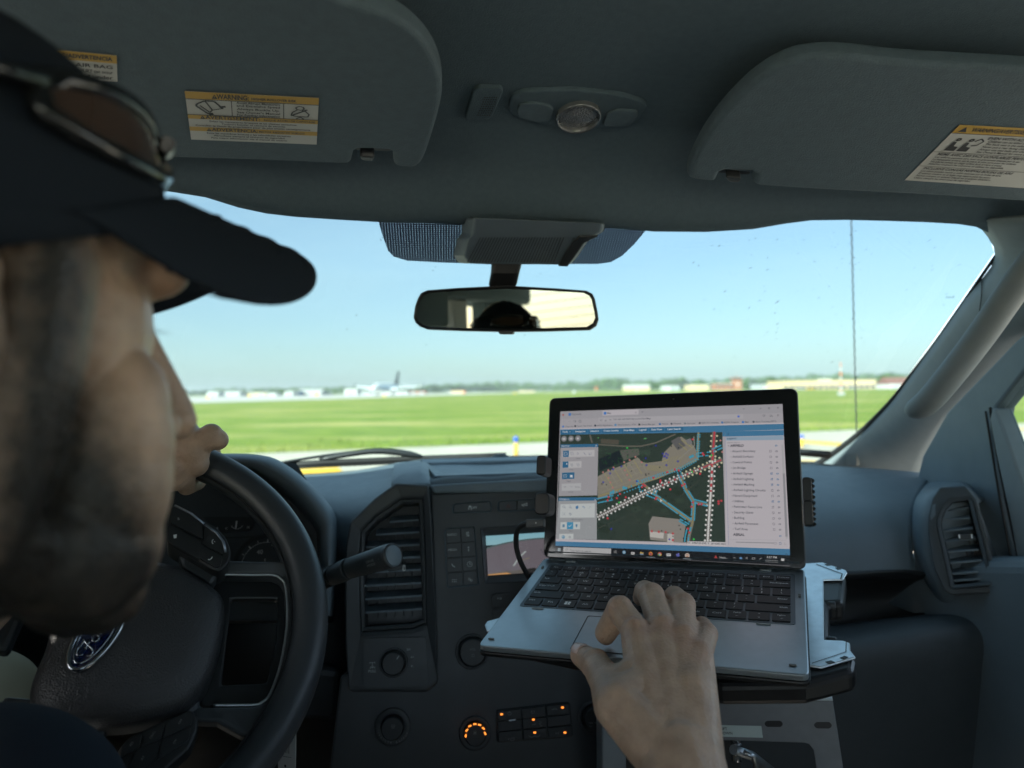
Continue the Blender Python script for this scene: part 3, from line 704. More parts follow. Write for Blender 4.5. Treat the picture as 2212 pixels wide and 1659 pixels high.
# hood ahead of the windshield
p = MB(); rows = []
for yy, zz in ((1.36, -.20), (1.5, -.21), (1.7, -.26), (2.1, -.39), (2.5, -.55), (2.7, -.66)):
    rows.append([TR*x+TF*yy+V((.06, 0, CAMH+zz-.10*(x/.85)**2+.012*(1 if .35 < abs(x) < .7 else 0))) for x in [i/10*.86 for i in range(-10, 11)]])
p.grid(rows); obj('hood', p, mat('blue_grey_paint', (.12, .16, .2), .25, coat=.6), cab, solid=.003)
# ---------------- wipers
def wiper(label, arm, blade, cover=None):
    r = empty('wiper', un(*blade[0]), label, 'wiper', 'windshield wipers')
    p = MB(); p.tube([un(*q) for q in blade], [.004]*len(blade), 8, flat=1.5); p.tube([un(x, y+7, d) for x, y, d in blade], [.0025]*len(blade), 6); obj('blade', p, M['rubber'], r)
    if arm: p = MB(); p.tube(bez([un(*q) for q in arm], 4), .0045, 8, flat=.6); obj('arm', p, M['dark'], r)
    if cover: p = MB(); p.tube(bez([un(*q) for q in cover[0]], 4), cover[1], 10, flat=.8); obj('arm_cover', p, M['dark'], r)
    return r
wiper('long wiper resting along the windshield base left of the laptop', [(600, 1001, 1.36), (690, 986, 1.38), (800, 972, 1.40)], [(560, 1008, 1.36), (700, 1000, 1.38), (900, 991, 1.40), (1040, 986, 1.42), (1093, 984, 1.42)], ([(690, 993, 1.38), (790, 976, 1.39), (850, 976, 1.395), (912, 986, 1.40)], [.004, .006, .0065, .0068, .0072, .0075, .0078, .008, .008, .008, .008, .006, .003]))
wiper('short visible wiper end between the laptop and right pillar', None, [(1560, 970, 1.46), (1732, 976, 1.45), (1794, 981, 1.44)], ([(1700, 976, 1.448), (1750, 977, 1.447), (1770, 979, 1.445), (1796, 984, 1.44)], [.004]*4+[.007]*5+[.007, .006, .005, .004]))
# ---------------- antenna on the fender
ant0 = un(1851, 960, 1.75)
an_ = empty('whip_antenna', ant0, 'thin black twisted whip antenna standing outside the windshield', 'antenna')
p = MB(); tp = un(1837, 400, 1.72); n_ = 160
p.tube([ant0.lerp(tp, i/n_)+V((math.sin(i*1.1), math.cos(i*1.1), 0))*.0006 for i in range(n_+1)], .0016, 6); obj('rod', p, M['dark'], an_)
p = MB(); p.cyl(ant0-UP*.12, UP, .014, .14, 16, r2=.006); obj('base', p, M['rubber'], an_)
# ---------------- sun visors
def visor(label, px, ds, notch, clip, thick=.018):
    "outline in photo pixels on the visor's own plane, which lies along the roof"
    r = empty('sun_visor', un(px[2][0], px[2][1], .66), label, 'sun visor', 'padded sun visors folded to the roof')
    fr = Frame(un(*ds[0]), un(*ds[1])-un(*ds[0]), un(*ds[2])-un(*ds[0]))
    if (CAMP-fr.o).dot(fr.n) < 0: fr = Frame(fr.o, -fr.u, fr.v)
    loc = [fr.px(*q) for q in px]
    p = MB(); p.prism(fr, loc, -thick, 0); obj('pad', p, M['visor'], r, bevel=.006, seg=5, ang=50)
    q = MB(); loc = [fr.px(*c) for c in notch]; q.prism(fr, rnd(loc, .004), -thick-.012, -thick+.004); obj('clip_recess', q, M['dark'], r)
    q = MB(); loc = [fr.px(*c) for c in clip]; q.prism(fr, rnd(loc, .004), -thick+.004, -.002); obj('clip', q, M['plastic'], r, bevel=.003)
    q = MB(); a, b = fr.px(notch[0][0], notch[0][1]-4+10); c, d = fr.px(notch[1][0], notch[1][1]+8); q.tube([fr.pt(a, b, -thick*.6), fr.pt(c, d, -thick*.6)], .003, 8); obj('pivot_rod', q, M['pillar'], r)
    return r, fr
def arc(*pts, k=5): return [(q.x, q.y) for q in bez([V((a, b, 0)) for a, b in pts], k)]
vl = arc((-200, -120), (300, -90), (600, -40), (760, 10), (850, 40), (910, 85), (945, 140), (955, 200), (945, 255), (925, 320), (914, 348), (905, 359), (892, 364), (866, 363))
vl += [(850, 360), (848, 332), (838, 326), (776, 324), (764, 330), (758, 357)]
vl += [(600, 350), (405, 344), (200, 337), (-200, 322)]
v1, vf = visor('left sun visor with a yellow and white three language rollover label', vl, [(600, 300, .66), (800, 302, .665), (600, 60, .50)], [(768, 327), (846, 330), (844, 356), (766, 353)], [(778, 341), (809, 343), (808, 354), (785, 353), (777, 349)])
vr = arc((1485, 382), (1490, 360), (1520, 300), (1565, 240), (1620, 185), (1680, 145), (1745, 124), (1830, 122), (1960, 136), (2212, 150), (2420, 168))
vr += [(2420, 450)]+arc((2300, 440), (2212, 438), (2000, 424), (1800, 414), (1640, 404))
vr += [(1626, 400), (1631, 378), (1622, 372), (1566, 370), (1554, 375), (1545, 396)]+[(1530, 394), (1505, 391), (1490, 388)]
v2, vf2 = visor('right sun visor with a slanted white airbag warning label', vr, [(1700, 380, .74), (2100, 396, .75), (1700, 150, .60)], [(1562, 373), (1628, 376), (1622, 402), (1552, 397)], [(1567, 385), (1602, 388), (1598, 398), (1575, 397)])
# labels on the visors
YL = (.55, .34, .05); WL = (.55, .56, .53); BK = (.03, .03, .03)
def label(parent, fr, quad, painter, name='warning_label'):
    "a printed sticker: local s,t in 0..1 over a quad given in photo pixels (TL, TR, BR, BL)"
    P = [fr.px(*q) for q in quad]
    def at(s, t, h):
        a = V(P[0]).lerp(V(P[1]), s); b = V(P[3]).lerp(V(P[2]), s); c = a.lerp(b, t); return fr.pt(c.x, c.y, h)
    p = MB()
    def rect(s0, t0, s1, t1, c, h=.0006): p.poly([at(s0, t1, h), at(s1, t1, h), at(s1, t0, h), at(s0, t0, h)], 0, c)
    W_ = (V(P[1])-V(P[0])).length; H_ = (V(P[3])-V(P[0])).length
    def text(str_, s, t, th, c=BK, wmax=None, h=.0010, bold=.02, al='C'):
        vs, fs = text_geo(str_, bold); x0 = min(v[0] for v in vs); x1 = max(v[0] for v in vs); wd = x1-x0
        k = th; kx = th*H_/W_
        if wmax and wd*kx > wmax: kx = wmax/wd
        cx = (x0+x1)/2 if al == 'C' else x0
        n = p.add([at(s+(a-cx)*kx, t-b*k, h) for a, b in vs])
        for q in fs: p.face([n+i for i in q], 0, c)
    def poly(pts, c=BK, h=.0010): p.poly([at(s, t, h) for s, t in pts], 0, c)
    def stroke(pts, wd=.012, c=BK, h=.0010):
        for (a, b), (c2, d) in zip(pts, pts[1:]):
            dx, dy = (c2-a)*W_, (d-b)*H_; L = math.hypot(dx, dy) or 1; nx, ny = -dy/L*wd*H_/2/W_, dx/L*wd/2*H_/H_
            p.poly([at(a-nx, b-ny, h), at(c2-nx, d-ny, h), at(c2+nx, d+ny, h), at(a+nx, b+ny, h)], 0, c)
    painter(rect, text, poly, stroke)
    return obj(name, p, M['print'], parent)
def warn_l(rect, text, poly, stroke):
    rect(0, 0, 1, 1, WL); 
    for t0, t1 in ((0, .13), (.44, .53), (.70, .79)): rect(0, t0, 1, t1, YL, .0008)
    for t0 in (.13, .435): rect(0, t0, 1, t0+.012, BK, .0009)
    for s0 in (.335, .73): rect(s0, .13, s0+.006, .44, BK, .0009)
    def tri(s, t, k): poly([(s-k*.5, t+k*.9), (s+k*.5, t+k*.9), (s, t-k*.9)]); poly([(s-k*.06, t+k*.2), (s+k*.06, t+k*.2), (s+k*.06, t-k*.4), (s-k*.06, t-k*.4)], YL, .0013)
    tri(.215, .07, .045); text('WARNING:', .35, .07, .125, wmax=.24, bold=.03); text('HIGHER ROLLOVER RISK', .66, .08, .06, wmax=.34, bold=.03)
    tri(.11, .485, .04); text('AVERTISSEMENT:', .34, .485, .10, wmax=.42); text('RISQUE ACCRU DE CAPOTAGE', .78, .49, .055, wmax=.40)
    tri(.15, .745, .04); text('ADVERTENCIA:', .35, .745, .10, wmax=.36); text('MAYOR RIESGO DE VUELCO', .72, .75, .055, wmax=.36)
    for i, s_ in enumerate(['Avoid Abrupt Maneuvers', 'and Excessive Speed', 'Always Buckle Up.', "See Owner's Manual", 'For Further Information']): text(s_, .54, [.165, .22, .285, .35, .405][i], .06, wmax=.33)
    for i, s_ in enumerate(['Eviter les manoeuvres brusques et les vitesses excessives.', 'Toujours boucler sa ceinture de securite.', 'Consulter le Guide du proprietaire pour de plus amples renseignements.']): text(s_, .5, .565+.048*i, .05, wmax=[.68, .5, .9][i])
    for i, s_ in enumerate(['Evite las maniobras bruscas y las velocidades excesivas', 'Abrochese siempre el cinturon de seguridad', 'Para mayor informacion vea el manual de usuario']): text(s_, .46, .825+.052*i, .05, wmax=[.66, .56, .6][i])
    # tipping vehicle and belted figure
    stroke([(.08, .22), (.14, .155), (.21, .16), (.26, .27), (.27, .30)], .02); stroke([(.08, .22), (.07, .26), (.15, .40), (.19, .42)], .02); stroke([(.14, .155), (.19, .33), (.27, .29)], .014); stroke([(.10, .25), (.17, .38), (.19, .33)], .014)
    poly([(.24, .25), (.29, .235), (.295, .265), (.25, .285)]); poly([(.155, .395), (.19, .385), (.20, .425), (.165, .435)])
    stroke([(.845, .18), (.825, .205), (.835, .24), (.865, .25), (.89, .23), (.885, .19), (.86, .175), (.845, .18)], .014)
    stroke([(.835, .25), (.80, .30), (.79, .36), (.83, .38), (.92, .38), (.93, .33), (.90, .27), (.875, .25)], .014); stroke([(.79, .37), (.915, .235)], .02); stroke([(.83, .43), (.86, .39), (.89, .43)], .014)
label(v1, vf, [(399, 195), (689, 210), (684, 311), (413, 300)], warn_l)
def warn_a(rect, text, poly, stroke):
    rect(0, 0, 1, 1, WL); rect(0, 0, 1, .3, YL, .0008); text('WARNING/ADVERTENCIA', .5, .15, .2, wmax=.9, bold=.03)
    for i, s_ in enumerate(['FORCED AIR BAG', 'DEATH or SERIOUS INJURY can occur', 'Children 12 and under']): text(s_, .5, .45+.2*i, .18, wmax=.9)
label(v1, vf, [(60, 100), (252, 118), (254, 175), (66, 160)], warn_a)
def warn_r(rect, text, poly, stroke):
    rect(0, 0, 1, 1, WL); rect(0, 0, 1, .13, YL, .0008); rect(0, .13, 1, .138, BK, .0009); rect(0, .45, 1, .456, BK, .0009); rect(0, .71, 1, .716, BK, .0009)
    poly([(.03, .105), (.085, .105), (.058, .025)]); text('WARNING/AVERTISSEMENT', .34, .068, .085, wmax=.46)
    text('EVEN WITH ADVANCED AIR BAGS', .56, .185, .06, wmax=.62)
    for i, s_ in enumerate(['Children can be killed or seriously injured by the air bag.', 'The back seat is the safest place for children.', 'Never put a rear facing child seat in the front.', 'Always use seat belts and child restraints.', "See Owner's Manual for more information."]): text(s_, .30, .235+.045*i, .045, wmax=.62, al='L')
    text('MEME AVEC DES SACS GONFLABLES PERFECTIONNES', .05, .49, .06, wmax=.8, al='L')
    for i, s_ in enumerate(['Les enfants peuvent etre tues ou gravement blesses par le sac.', 'La banquette arriere est la place la plus sure pour les enfants.', 'Ne placez jamais un siege enfant face arriere a avant.', 'Attachez toujours les ceintures et utilisez les dispositifs.']): text(s_, .05, .54+.042*i, .042, wmax=.82, al='L')
    text('INCLUSIVE CON LAS NUEVAS BOLSAS DE AIRE', .05, .75, .055, wmax=.74, al='L')
    for i, s_ in enumerate(['Los ninos pueden morir o sufrir lesiones por la bolsa de aire.', 'El asiento trasero es el lugar mas seguro para los ninos.', 'Nunca coloque un asiento infantil en el asiento delantero.', 'Utilice siempre los cinturones de seguridad.']): text(s_, .05, .80+.045*i, .042, wmax=.76, al='L')
    for ox in (.06, .15):
        poly([(ox, .42), (ox+.012, .27), (ox+.035, .27), (ox+.04, .34), (ox+.075, .35), (ox+.075, .42)]); stroke([(ox+.022, .25), (ox+.02, .22), (ox+.04, .21), (ox+.045, .24), (ox+.022, .25)], .02)
    stroke([(.21, .25), (.24, .2), (.27, .24), (.25, .31), (.215, .32)], .015)
label(v2, vf2, [(2073, 268), (2390, 285), (2218, 406), (1954, 388)], warn_r)
def roof_frame(px, py, lift=.0015):
    "tangent plane on the underside of the roof lining under a photo pixel"
    dg = bpy.context.evaluated_depsgraph_get(); dg.update()
    def hit(x, y):
        ok, loc, nn, *_ = S.ray_cast(dg, CAMP+ray(x, y)*.05, ray(x, y)); return loc
    a, b, c, d = hit(px-120, py), hit(px+120, py), hit(px, py-45), hit(px, py+35)
    f_ = Frame(hit(px, py), b-a, c-d)
    if (CAMP-f_.o).dot(f_.n) < 0: f_ = Frame(f_.o, -f_.u, f_.v)
    return f_.up(lift)
# ---------------- dome lamp and microphone grille in the headliner
fr = roof_frame(1248, 235)
dl = empty('dome_lamp', fr.o, 'oval headliner lamp console with a round clear lens and two buttons', 'dome lamp')
p = MB(); p.prism(fr, rnd([fr.px(*q) for q in [(1097, 235), (1104, 203), (1130, 191), (1240, 188), (1340, 199), (1390, 214), (1399, 224), (1370, 268), (1300, 272), (1180, 266), (1120, 252)]], .006), -.02, .003); obj('housing', p, M['headliner'], dl, bevel=.0025, seg=3)
for pts in ([(1116, 234), (1120, 216), (1150, 211), (1185, 217), (1196, 226), (1190, 252), (1160, 254), (1124, 246)], [(1300, 262), (1310, 236), (1330, 227), (1375, 230), (1379, 238), (1362, 262), (1330, 265)]):
    p = MB(); loc = rnd([fr.px(*q) for q in pts], .005); inn = [(x*.985+.015*sum(a for a, b in loc)/len(loc), y*.985+.015*sum(b for a, b in loc)/len(loc)) for x, y in loc]
    p.prism(fr, loc, .002, .0055); obj('button', p, M['visor'], dl, bevel=.0015, seg=3)
p = MB(); a, b = fr.px(1249, 243); c0 = fr.pt(a, b, .003); rx = (V(fr.px(1298, 243))-V(fr.px(1201, 243))).length/2; ry = (V(fr.px(1249, 211))-V(fr.px(1249, 273))).length/2
def ell(k, h): return [c0+fr.u*math.cos(q*2*math.pi/40)*rx*k+fr.v*math.sin(q*2*math.pi/40)*ry*k+fr.n*h for q in range(40)]
p.loft([ell(1.0, 0), ell(1.0, .004), ell(.95, .006), ell(.88, .004), ell(.87, .001)], 0, True, False); ln = obj('lens_ring', p, mat('clear_plastic_ring', (.13, .14, .145), .15, coat=1, spec=.8), dl)
p = MB(); p.loft([ell(.87, .001), ell(.6, .003), ell(.3, .004), ell(.02, .0045)], 0, True, False); obj('lens', p, mat('ribbed_lens', (.16, .17, .18), .15, bump=('voronoi', 600, 1, .002), coat=.6), dl)
mg = empty('microphone_grille', fr.p3(1045, 215), 'small slotted microphone grille left of the dome lamp', 'grille')
p = MB(); p.prism(fr, rnd([fr.px(*q) for q in [(1004, 248), (1022, 190), (1034, 182), (1082, 184), (1087, 192), (1064, 246), (1054, 252), (1010, 252)]], .004), -.01, .0035); obj('plate', p, M['headliner'], mg, bevel=.0015)
p = MB()
for i in range(6):
    for j in range(9):
        x = 1031+i*5+ (8-j)*1.9; y = 204+j*4.8; a, b = fr.px(x, y); p.prism(fr, [(a, b), (a+.0012, b), (a+.0012, b+.0014), (a, b+.0014)], .003, .0038)
obj('slot', p, M['dark'], mg)
# ---------------- rear-view mirror and camera cover
m0 = un(1093, 670, .945); mn = ((CAMP-m0).normalized()+(V((-.64, -1.07, CAMH+.185))-m0).normalized()).normalized()
mu = (un(1290, 667, .94)-un(895, 672, .95)); mu = (mu-mn*mu.dot(mn)).normalized(); mf = Frame(m0, mu, mn.cross(mu))
# turn the mirror so that it shows the rear window
rm = empty('rearview_mirror', mf.o, 'black framed rear-view mirror showing a cap silhouette and rear window', 'mirror')
out = [mf.px(*q) for q in [(894, 686), (897, 663), (903, 645), (910, 633), (924, 627), (990, 622), (1054, 619), (1095, 617), (1130, 619), (1200, 623), (1267, 628), (1280, 635), (1285, 645), (1291, 675), (1293, 690), (1288, 704), (1274, 713), (1180, 716), (1093, 717), (1000, 715), (924, 712), (908, 706), (898, 697)]]
cxm = sum(a for a, b in out)/len(out); cym = sum(b for a, b in out)/len(out)
inn = [(cxm+(a-cxm)*.965, cym+(b-cym)*.86) for a, b in out]
p = MB(); p.ring(mf, out, inn, -.012, .003, hi=.001)
p.loft([[mf.pt(a, b, -.012) for a, b in out], [mf.pt(cxm+(a-cxm)*.93, cym+(b-cym)*.85, -.03) for a, b in out], [mf.pt(cxm+(a-cxm)*.6, cym+(b-cym)*.5, -.04) for a, b in out]], 0, True, True)
obj('housing', p, M['black'], rm, bevel=.0015)
mm = mat('mirror_glass', (.36, .365, .305), .01, 1)
p = MB(); p.poly([mf.pt(a, b, .0005) for a, b in inn]); obj('mirror_glass', p, mm, rm)
p = MB(); p.prism(mf, rnd([mf.px(*q) for q in [(1077, 714), (1110, 714), (1108, 722), (1079, 722)]], .002), -.012, .004); obj('dip_tab', p, M['black'], rm, bevel=.001)
p = MB()
s0 = [un(1062, 560, .925), un(1130, 560, .925), un(1130, 560, .95), un(1062, 560, .95)]; s1 = [un(1060, 590, .93), un(1122, 590, .93), un(1122, 590, .955), un(1060, 590, .955)]; s2 = [un(1054, 622, .945), un(1115, 622, .945), un(1115, 622, .965), un(1054, 622, .965)]
p.loft([s0, s1, s2], 0, True, True, False); obj('stalk', p, M['black'], rm, bevel=.006, seg=3)
mc = empty('camera_cover', un(1150, 520, .86), 'angular dark sensor cover at the top of the windshield above the mirror', 'sensor cover')
p = MB(); cf = Frame(un(1150, 520, .865), TR, un(1150, 480, .83)-un(1150, 560, .905))
face_ = [(1024, 470), (1304, 482), (1300, 501), (1270, 516), (1243, 556), (1228, 572), (1014, 569), (1004, 552), (1012, 515), (1022, 506)]
side_ = [(1012, 478), (1024, 470), (1022, 506), (1012, 515), (1004, 552), (1014, 569), (998, 560), (988, 486)]
fv = [cf.p3(*q) for q in face_]; bk = [onG((q[0]+(-26 if q[0] < 1030 else 4), q[1]-2), .001) for q in face_]
p.loft([fv, bk], 0, True, True, False); obj('shell', p, M['dash'], mc, bevel=.005, seg=3)
p = MB(); p.pprism(cf, [(1205, 570), (1222, 540), (1240, 516), (1252, 506), (1292, 505), (1262, 520), (1240, 552), (1226, 571)], .001, .004); obj('lens_panel', p, M['dark'], mc, bevel=.002)
p = MB()
for i in range(30):
    x = 1016+i*6.4; p.pline(cf, [(x+22-(i*.2), 512), (x-6, 566)], 1.1, .0006)
obj('rib', p, M['plastic'], mc)
# ================================================================== dashboard
def z8(x, y): return (737+x/3, 1106+y/3)
def zr(x, y): return (713+x*.2977, 987.5+y*.2977)
dash = empty('dashboard', un(1100, 1300, 1.0), 'dark grey truck dashboard with vents, knobs and a small backup screen', 'dashboard')
C = Frame(un(1050, 1150, .955), TR, UP*.95+TF*.26)
def row(pts): return [un(*q) for q in pts]
def dense(r, k=6): return bez(r, k)
# upper pad: windshield base -> rolled front edge -> face, one smooth sheet
def col(*p): return [un(*q) for q in p]
cols = [
 col((150, 1006, 1.30), (150, 1012, 1.22), (150, 1030, 1.12), (150, 1080, 1.04), (150, 1160, 1.02), (150, 1300, 1.02)),
 col((480, 1032, 1.32), (480, 1038, 1.24), (480, 1054, 1.14), (480, 1090, 1.06), (480, 1160, 1.04), (480, 1300, 1.04)),
 col((620, 1031, 1.33), (625, 1037, 1.26), (640, 1054, 1.16), (655, 1088, 1.06), (665, 1150, 1.03), (680, 1300, 1.03)),
 col((760, 1021, 1.35), (762, 1029, 1.26), (764, 1052, 1.14), (766, 1092, 1.03), (766, 1150, 1.0), (760, 1300, 1.0)),
 col((910, 996, 1.395), (912, 1004, 1.28), (920, 1022, 1.16), (928, 1046, 1.02), (934, 1062, .99), (940, 1300, .985)),
 col((1060, 993, 1.41), (1060, 1002, 1.30), (1060, 1018, 1.17), (1060, 1041, 1.025), (1060, 1056, .995), (1060, 1300, .985)),
 col((1200, 992, 1.42), (1200, 1000, 1.30), (1200, 1015, 1.18), (1200, 1036, 1.04), (1200, 1056, 1.01), (1200, 1280, 1.0)),
 col((1450, 998, 1.42), (1450, 1012, 1.30), (1450, 1040, 1.20), (1450, 1090, 1.10), (1450, 1150, 1.06), (1450, 1262, 1.045)),
 col((1640, 1003, 1.41), (1640, 1022, 1.30), (1640, 1058, 1.20), (1640, 1112, 1.12), (1640, 1168, 1.085), (1640, 1250, 1.07)),
 col((1780, 1009, 1.39), (1780, 1026, 1.30), (1780, 1062, 1.20), (1780, 1112, 1.125), (1780, 1170, 1.09), (1780, 1243, 1.075)),
 col((1920, 1018, 1.34), (1915, 1033, 1.26), (1905, 1064, 1.19), (1900, 1110, 1.12), (1900, 1168, 1.09), (1895, 1238, 1.075)),
 col((2010, 1026, 1.28), (2005, 1038, 1.22), (1990, 1066, 1.17), (1972, 1110, 1.12), (1968, 1166, 1.09), (1975, 1236, 1.075)),
]
cc = [bez(c, 5) for c in cols]
rows = []
for i in range(len(cc[0])): rows.append(bez([c[i] for c in cc], 4))
p = MB(); p.grid(rows); obj('top_pad', p, M['dash'], dash, solid=.006)
# dark roll-off side of the right end
p = MB(); fr = Frame(un(2060, 1150, 1.08), TR, UP)
rows = [col((1990, 1028, 1.29), (2062, 1036, 1.22), (2092, 1046, 1.16), (2130, 1072, 1.10)), col((1985, 1060, 1.2), (2030, 1050, 1.13), (2080, 1049, 1.08), (2120, 1085, 1.05)), col((1972, 1100, 1.14), (2005, 1080, 1.06), (2078, 1060, 1.04), (2112, 1095, 1.035)),
        col((1972, 1170, 1.10), (2000, 1170, 1.045), (2060, 1160, 1.035), (2150, 1200, 1.03)), col((1990, 1240, 1.10), (2030, 1270, 1.04), (2070, 1276, 1.03), (2156, 1272, 1.02)), col((2000, 1290, 1.12), (2040, 1320, 1.08), (2080, 1325, 1.07), (2150, 1320, 1.06))]
rr = [bez(r, 4) for r in rows]; r2 = [bez([r[i] for r in rr], 4) for i in range(len(rr[0]))]
p.grid(r2); obj('vent_pod', p, M['dash'], dash, solid=.005)
def air_vent(fr, outer, slat_px, m_frame, label=None, tilt=.5, knob=None, th=.012):
    "frame loop, dark well, slats; every slat is a thin tilted blade"
    o = [fr.px(*q) for q in outer]; cx = sum(a for a, b in o)/len(o); cy = sum(b for a, b in o)/len(o)
    mw = fr.mpp(*outer[0])
    def inset(k):
        res = []
        n = len(o); ar = sum(o[i][0]*o[(i+1) % n][1]-o[(i+1) % n][0]*o[i][1] for i in range(n)); sg = 1 if ar > 0 else -1
        for i in range(n):
            a, b, c = V(o[i-1]), V(o[i]), V(o[(i+1) % n]); e1 = (b-a).normalized(); e2 = (c-b).normalized()
            n1 = V((-e1.y, e1.x))*sg; n2 = V((-e2.y, e2.x))*sg; bs = (n1+n2); bs = bs/max(.3, bs.dot(n1)) if bs.length > 1e-6 else n1
            q = b+bs*k; res.append((q.x, q.y))
        return res
    i1 = inset(.0045)
    p = MB(); p.ring(fr, o, i1, -.03, .004, hi=.002); f = obj('air_vent', p, m_frame, dash, bevel=.0012)
    p = MB(); p.prism(fr, i1, -.05, -.035); 
    obj('well', p, M['black'], f)
    for (x0, y0), (x1, y1) in slat_px:
        a = V(fr.px(x0, y0)); b = V(fr.px(x1, y1)); dy = V((0, .006))
        p = MB(); p.loft([[fr.pt(q.x, q.y, -.006), fr.pt(q.x, q.y-.0022, -.006), fr.pt(q.x, q.y+.008-.002, -.026), fr.pt(q.x, q.y+.008, -.026)] for q in (a, b)], 0, True, True, False)
        obj('slat', p, M['dash'], f)
    p = MB()
    xs = [q[0] for q in i1]; ys = [q[1] for q in i1]
    for t in (.2, .35, .5, .65, .8):
        x = min(xs)+(max(xs)-min(xs))*t; y0 = min(ys)+.01; y1 = max(ys)-.012-(.03 if t < .4 else 0)
        p.prism(fr, [(x, y0), (x+.001, y0), (x+.001, y1), (x, y1)], -.034, -.027)
    obj('vane', p, M['dark'], f)
    if knob:
        p = MB(); p.prism(fr, rnd([fr.px(*q) for q in knob], .001), -.012, .001); kb = obj('vent_knob', p, M['plastic'], f, bevel=.001)
    return f
VF = C.up(.012)
# the vertical pillar that carries the centre vent
out = [zr(715, 205), zr(480, 192), zr(330, 300), zr(150, 470), zr(120, 640), zr(112, 1000), zr(115, 1350), zr(140, 1700), zr(700, 1700), zr(785, 1640), zr(765, 1000), zr(735, 420)]
inn = [zr(668, 310), zr(520, 312), zr(330, 440), zr(230, 545), zr(222, 700), zr(222, 930), zr(225, 1100), zr(232, 1262), zr(600, 1235), zr(697, 1200), zr(690, 800), zr(676, 450)]
p = MB(); p.ring(VF, [VF.px(*q) for q in out], [VF.px(*q) for q in inn], -.12, .010, hi=.004); obj('vent_pillar', p, M['plastic'], dash, bevel=.006, seg=3)
sl = [((zr(430, 462)), zr(640, 447)), (zr(330, 555), zr(645, 537)), (zr(255, 648), zr(648, 628)), (zr(240, 738), zr(652, 718)), (zr(240, 832), zr(656, 810)), (zr(242, 930), zr(660, 906)), (zr(244, 1027), zr(664, 1000)), (zr(246, 1124), zr(668, 1097))]
air_vent(VF, inn, sl, M['plastic'], knob=[zr(420, 790), zr(545, 778), zr(545, 812), zr(420, 826)])
p = MB(); a_, b_ = VF.px(*zr(536, 806)); p.prism(VF, rnd([VF.px(*q) for q in [zr(530, 784), zr(544, 784), zr(546, 826), zr(527, 826)]], .0012), .0012, .0016); p.prism(VF, rnd([VF.px(*q) for q in [zr(534, 790), zr(541, 790), zr(543, 820), zr(533, 820)]], .0008), .0016, .002, 1)
obj('vent_mark', p, [M['white'], M['dark']], dash)
# top cap of the pillar and trim ledges
p = MB(); p.loft([col((845, 1056, .978), (875, 1056, .978), (905, 1056, .978), (932, 1056, .978)), col((845, 1048, .980), (875, 1048, .980), (905, 1047, .980), (931, 1047, .980)), col((845, 1044, .985), (875, 1026, 1.02), (905, 1022, 1.02), (930, 1046, .985)), col((850, 1016, 1.12), (872, 1006, 1.14), (905, 1003, 1.14), (925, 1012, 1.12)), col((852, 1004, 1.30), (872, 1001, 1.30), (905, 999, 1.30), (922, 1002, 1.30))], 0, False, False, True)
obj('pillar_cap', p, M['dash'], dash, solid=.006, bevel=.002)
p = MB(); p.pprism(C, [(928, 1048), (1560, 1012), (1560, 1060), (936, 1066)], -.05, .004); obj('stack_ledge', p, M['dash'], dash, bevel=.003)
p = MB(); p.pprism(C, [(930, 1066), (1560, 1040), (1560, 1760), (700, 1760), (735, 1460), (940, 1400)], -.10, 0); obj('center_panel', p, M['plastic'], dash, bevel=.003)
# storage tray on the dash top
T = Frame(un(1050, 1030, 1.10), TR, TF)
p = MB(); p.ring(T, [T.px(*q) for q in [(908, 1006), (1280, 996), (1280, 1034), (940, 1046)]], [T.px(*q) for q in [(922, 1011), (1270, 1001), (1270, 1027), (958, 1036)]], -.03, .012, hi=.009); obj('tray_rim', p, M['dash'], dash, bevel=.004)
p = MB(); p.pprism(T, [(922, 1011), (1270, 1001), (1270, 1027), (958, 1036)], -.03, -.004); obj('tray_mat', p, M['dark'], dash)
p = MB(); c0 = un(1082, 994, 1.34); p.ball(c0, (.02, .02, .012), 14, 8); obj('sun_sensor', p, M['dark'], dash)
# ---- buttons: every one its own part with its printed symbol
def button(px, glyphs=(), m='plastic', h=.003, name='button', gm='glyph', edge=True, r_=.0016, parent=None, fr=None):
    fr = fr or C
    p = MB(); loc = rnd([fr.px(*q) for q in px], r_, 3); p.prism(fr, loc, -.004, h)
    for g_ in glyphs:
        if g_[0] == 't': p.ptext(fr, g_[1], g_[2], g_[3], g_[4], h+.0003, 1)
        elif g_[0] == 'l': p.pline(fr, g_[1], g_[2], h+.0003, 1)
        elif g_[0] == 'd': p.pdot(fr, g_[1], g_[2], g_[3], h+.0003, 1)
        elif g_[0] == 'p': p.poly([fr.p3(x, y, h+.0003) for x, y in g_[1]], 1)
    return obj(name, p, [M[m], M[gm]], parent or dash, bevel=.0008)
def bezel(px, wpx=2.5, m='dash', h=.0035, fr=None, name='button_surround'):
    fr = fr or C; o = rnd([fr.px(*q) for q in px], .003, 3); cx = sum(a for a, b in o)/len(o); cy = sum(b for a, b in o)/len(o)
    W_ = max(a for a, b in o)-min(a for a, b in o); H_ = max(b for a, b in o)-min(b for a, b in o); k = wpx*fr.mpp(*px[0])
    inn = [(cx+(a-cx)*(1-2*k/W_), cy+(b-cy)*(1-2*k/H_)) for a, b in o]
    p = MB(); p.ring(fr, o, inn, 0.0005, h, hi=.001); return obj(name, p, M[m], dash)
def circ(x, y, r, n=14, a0=0, a1=2*math.pi): return [(x+r*math.cos(a0+(a1-a0)*i/n), y+r*math.sin(a0+(a1-a0)*i/n)) for i in range(n+1)]
b4 = [zr(888, 352), zr(905, 338), zr(1150, 318), zr(1170, 330), zr(1172, 400), zr(888, 412)]
bezel(b4)
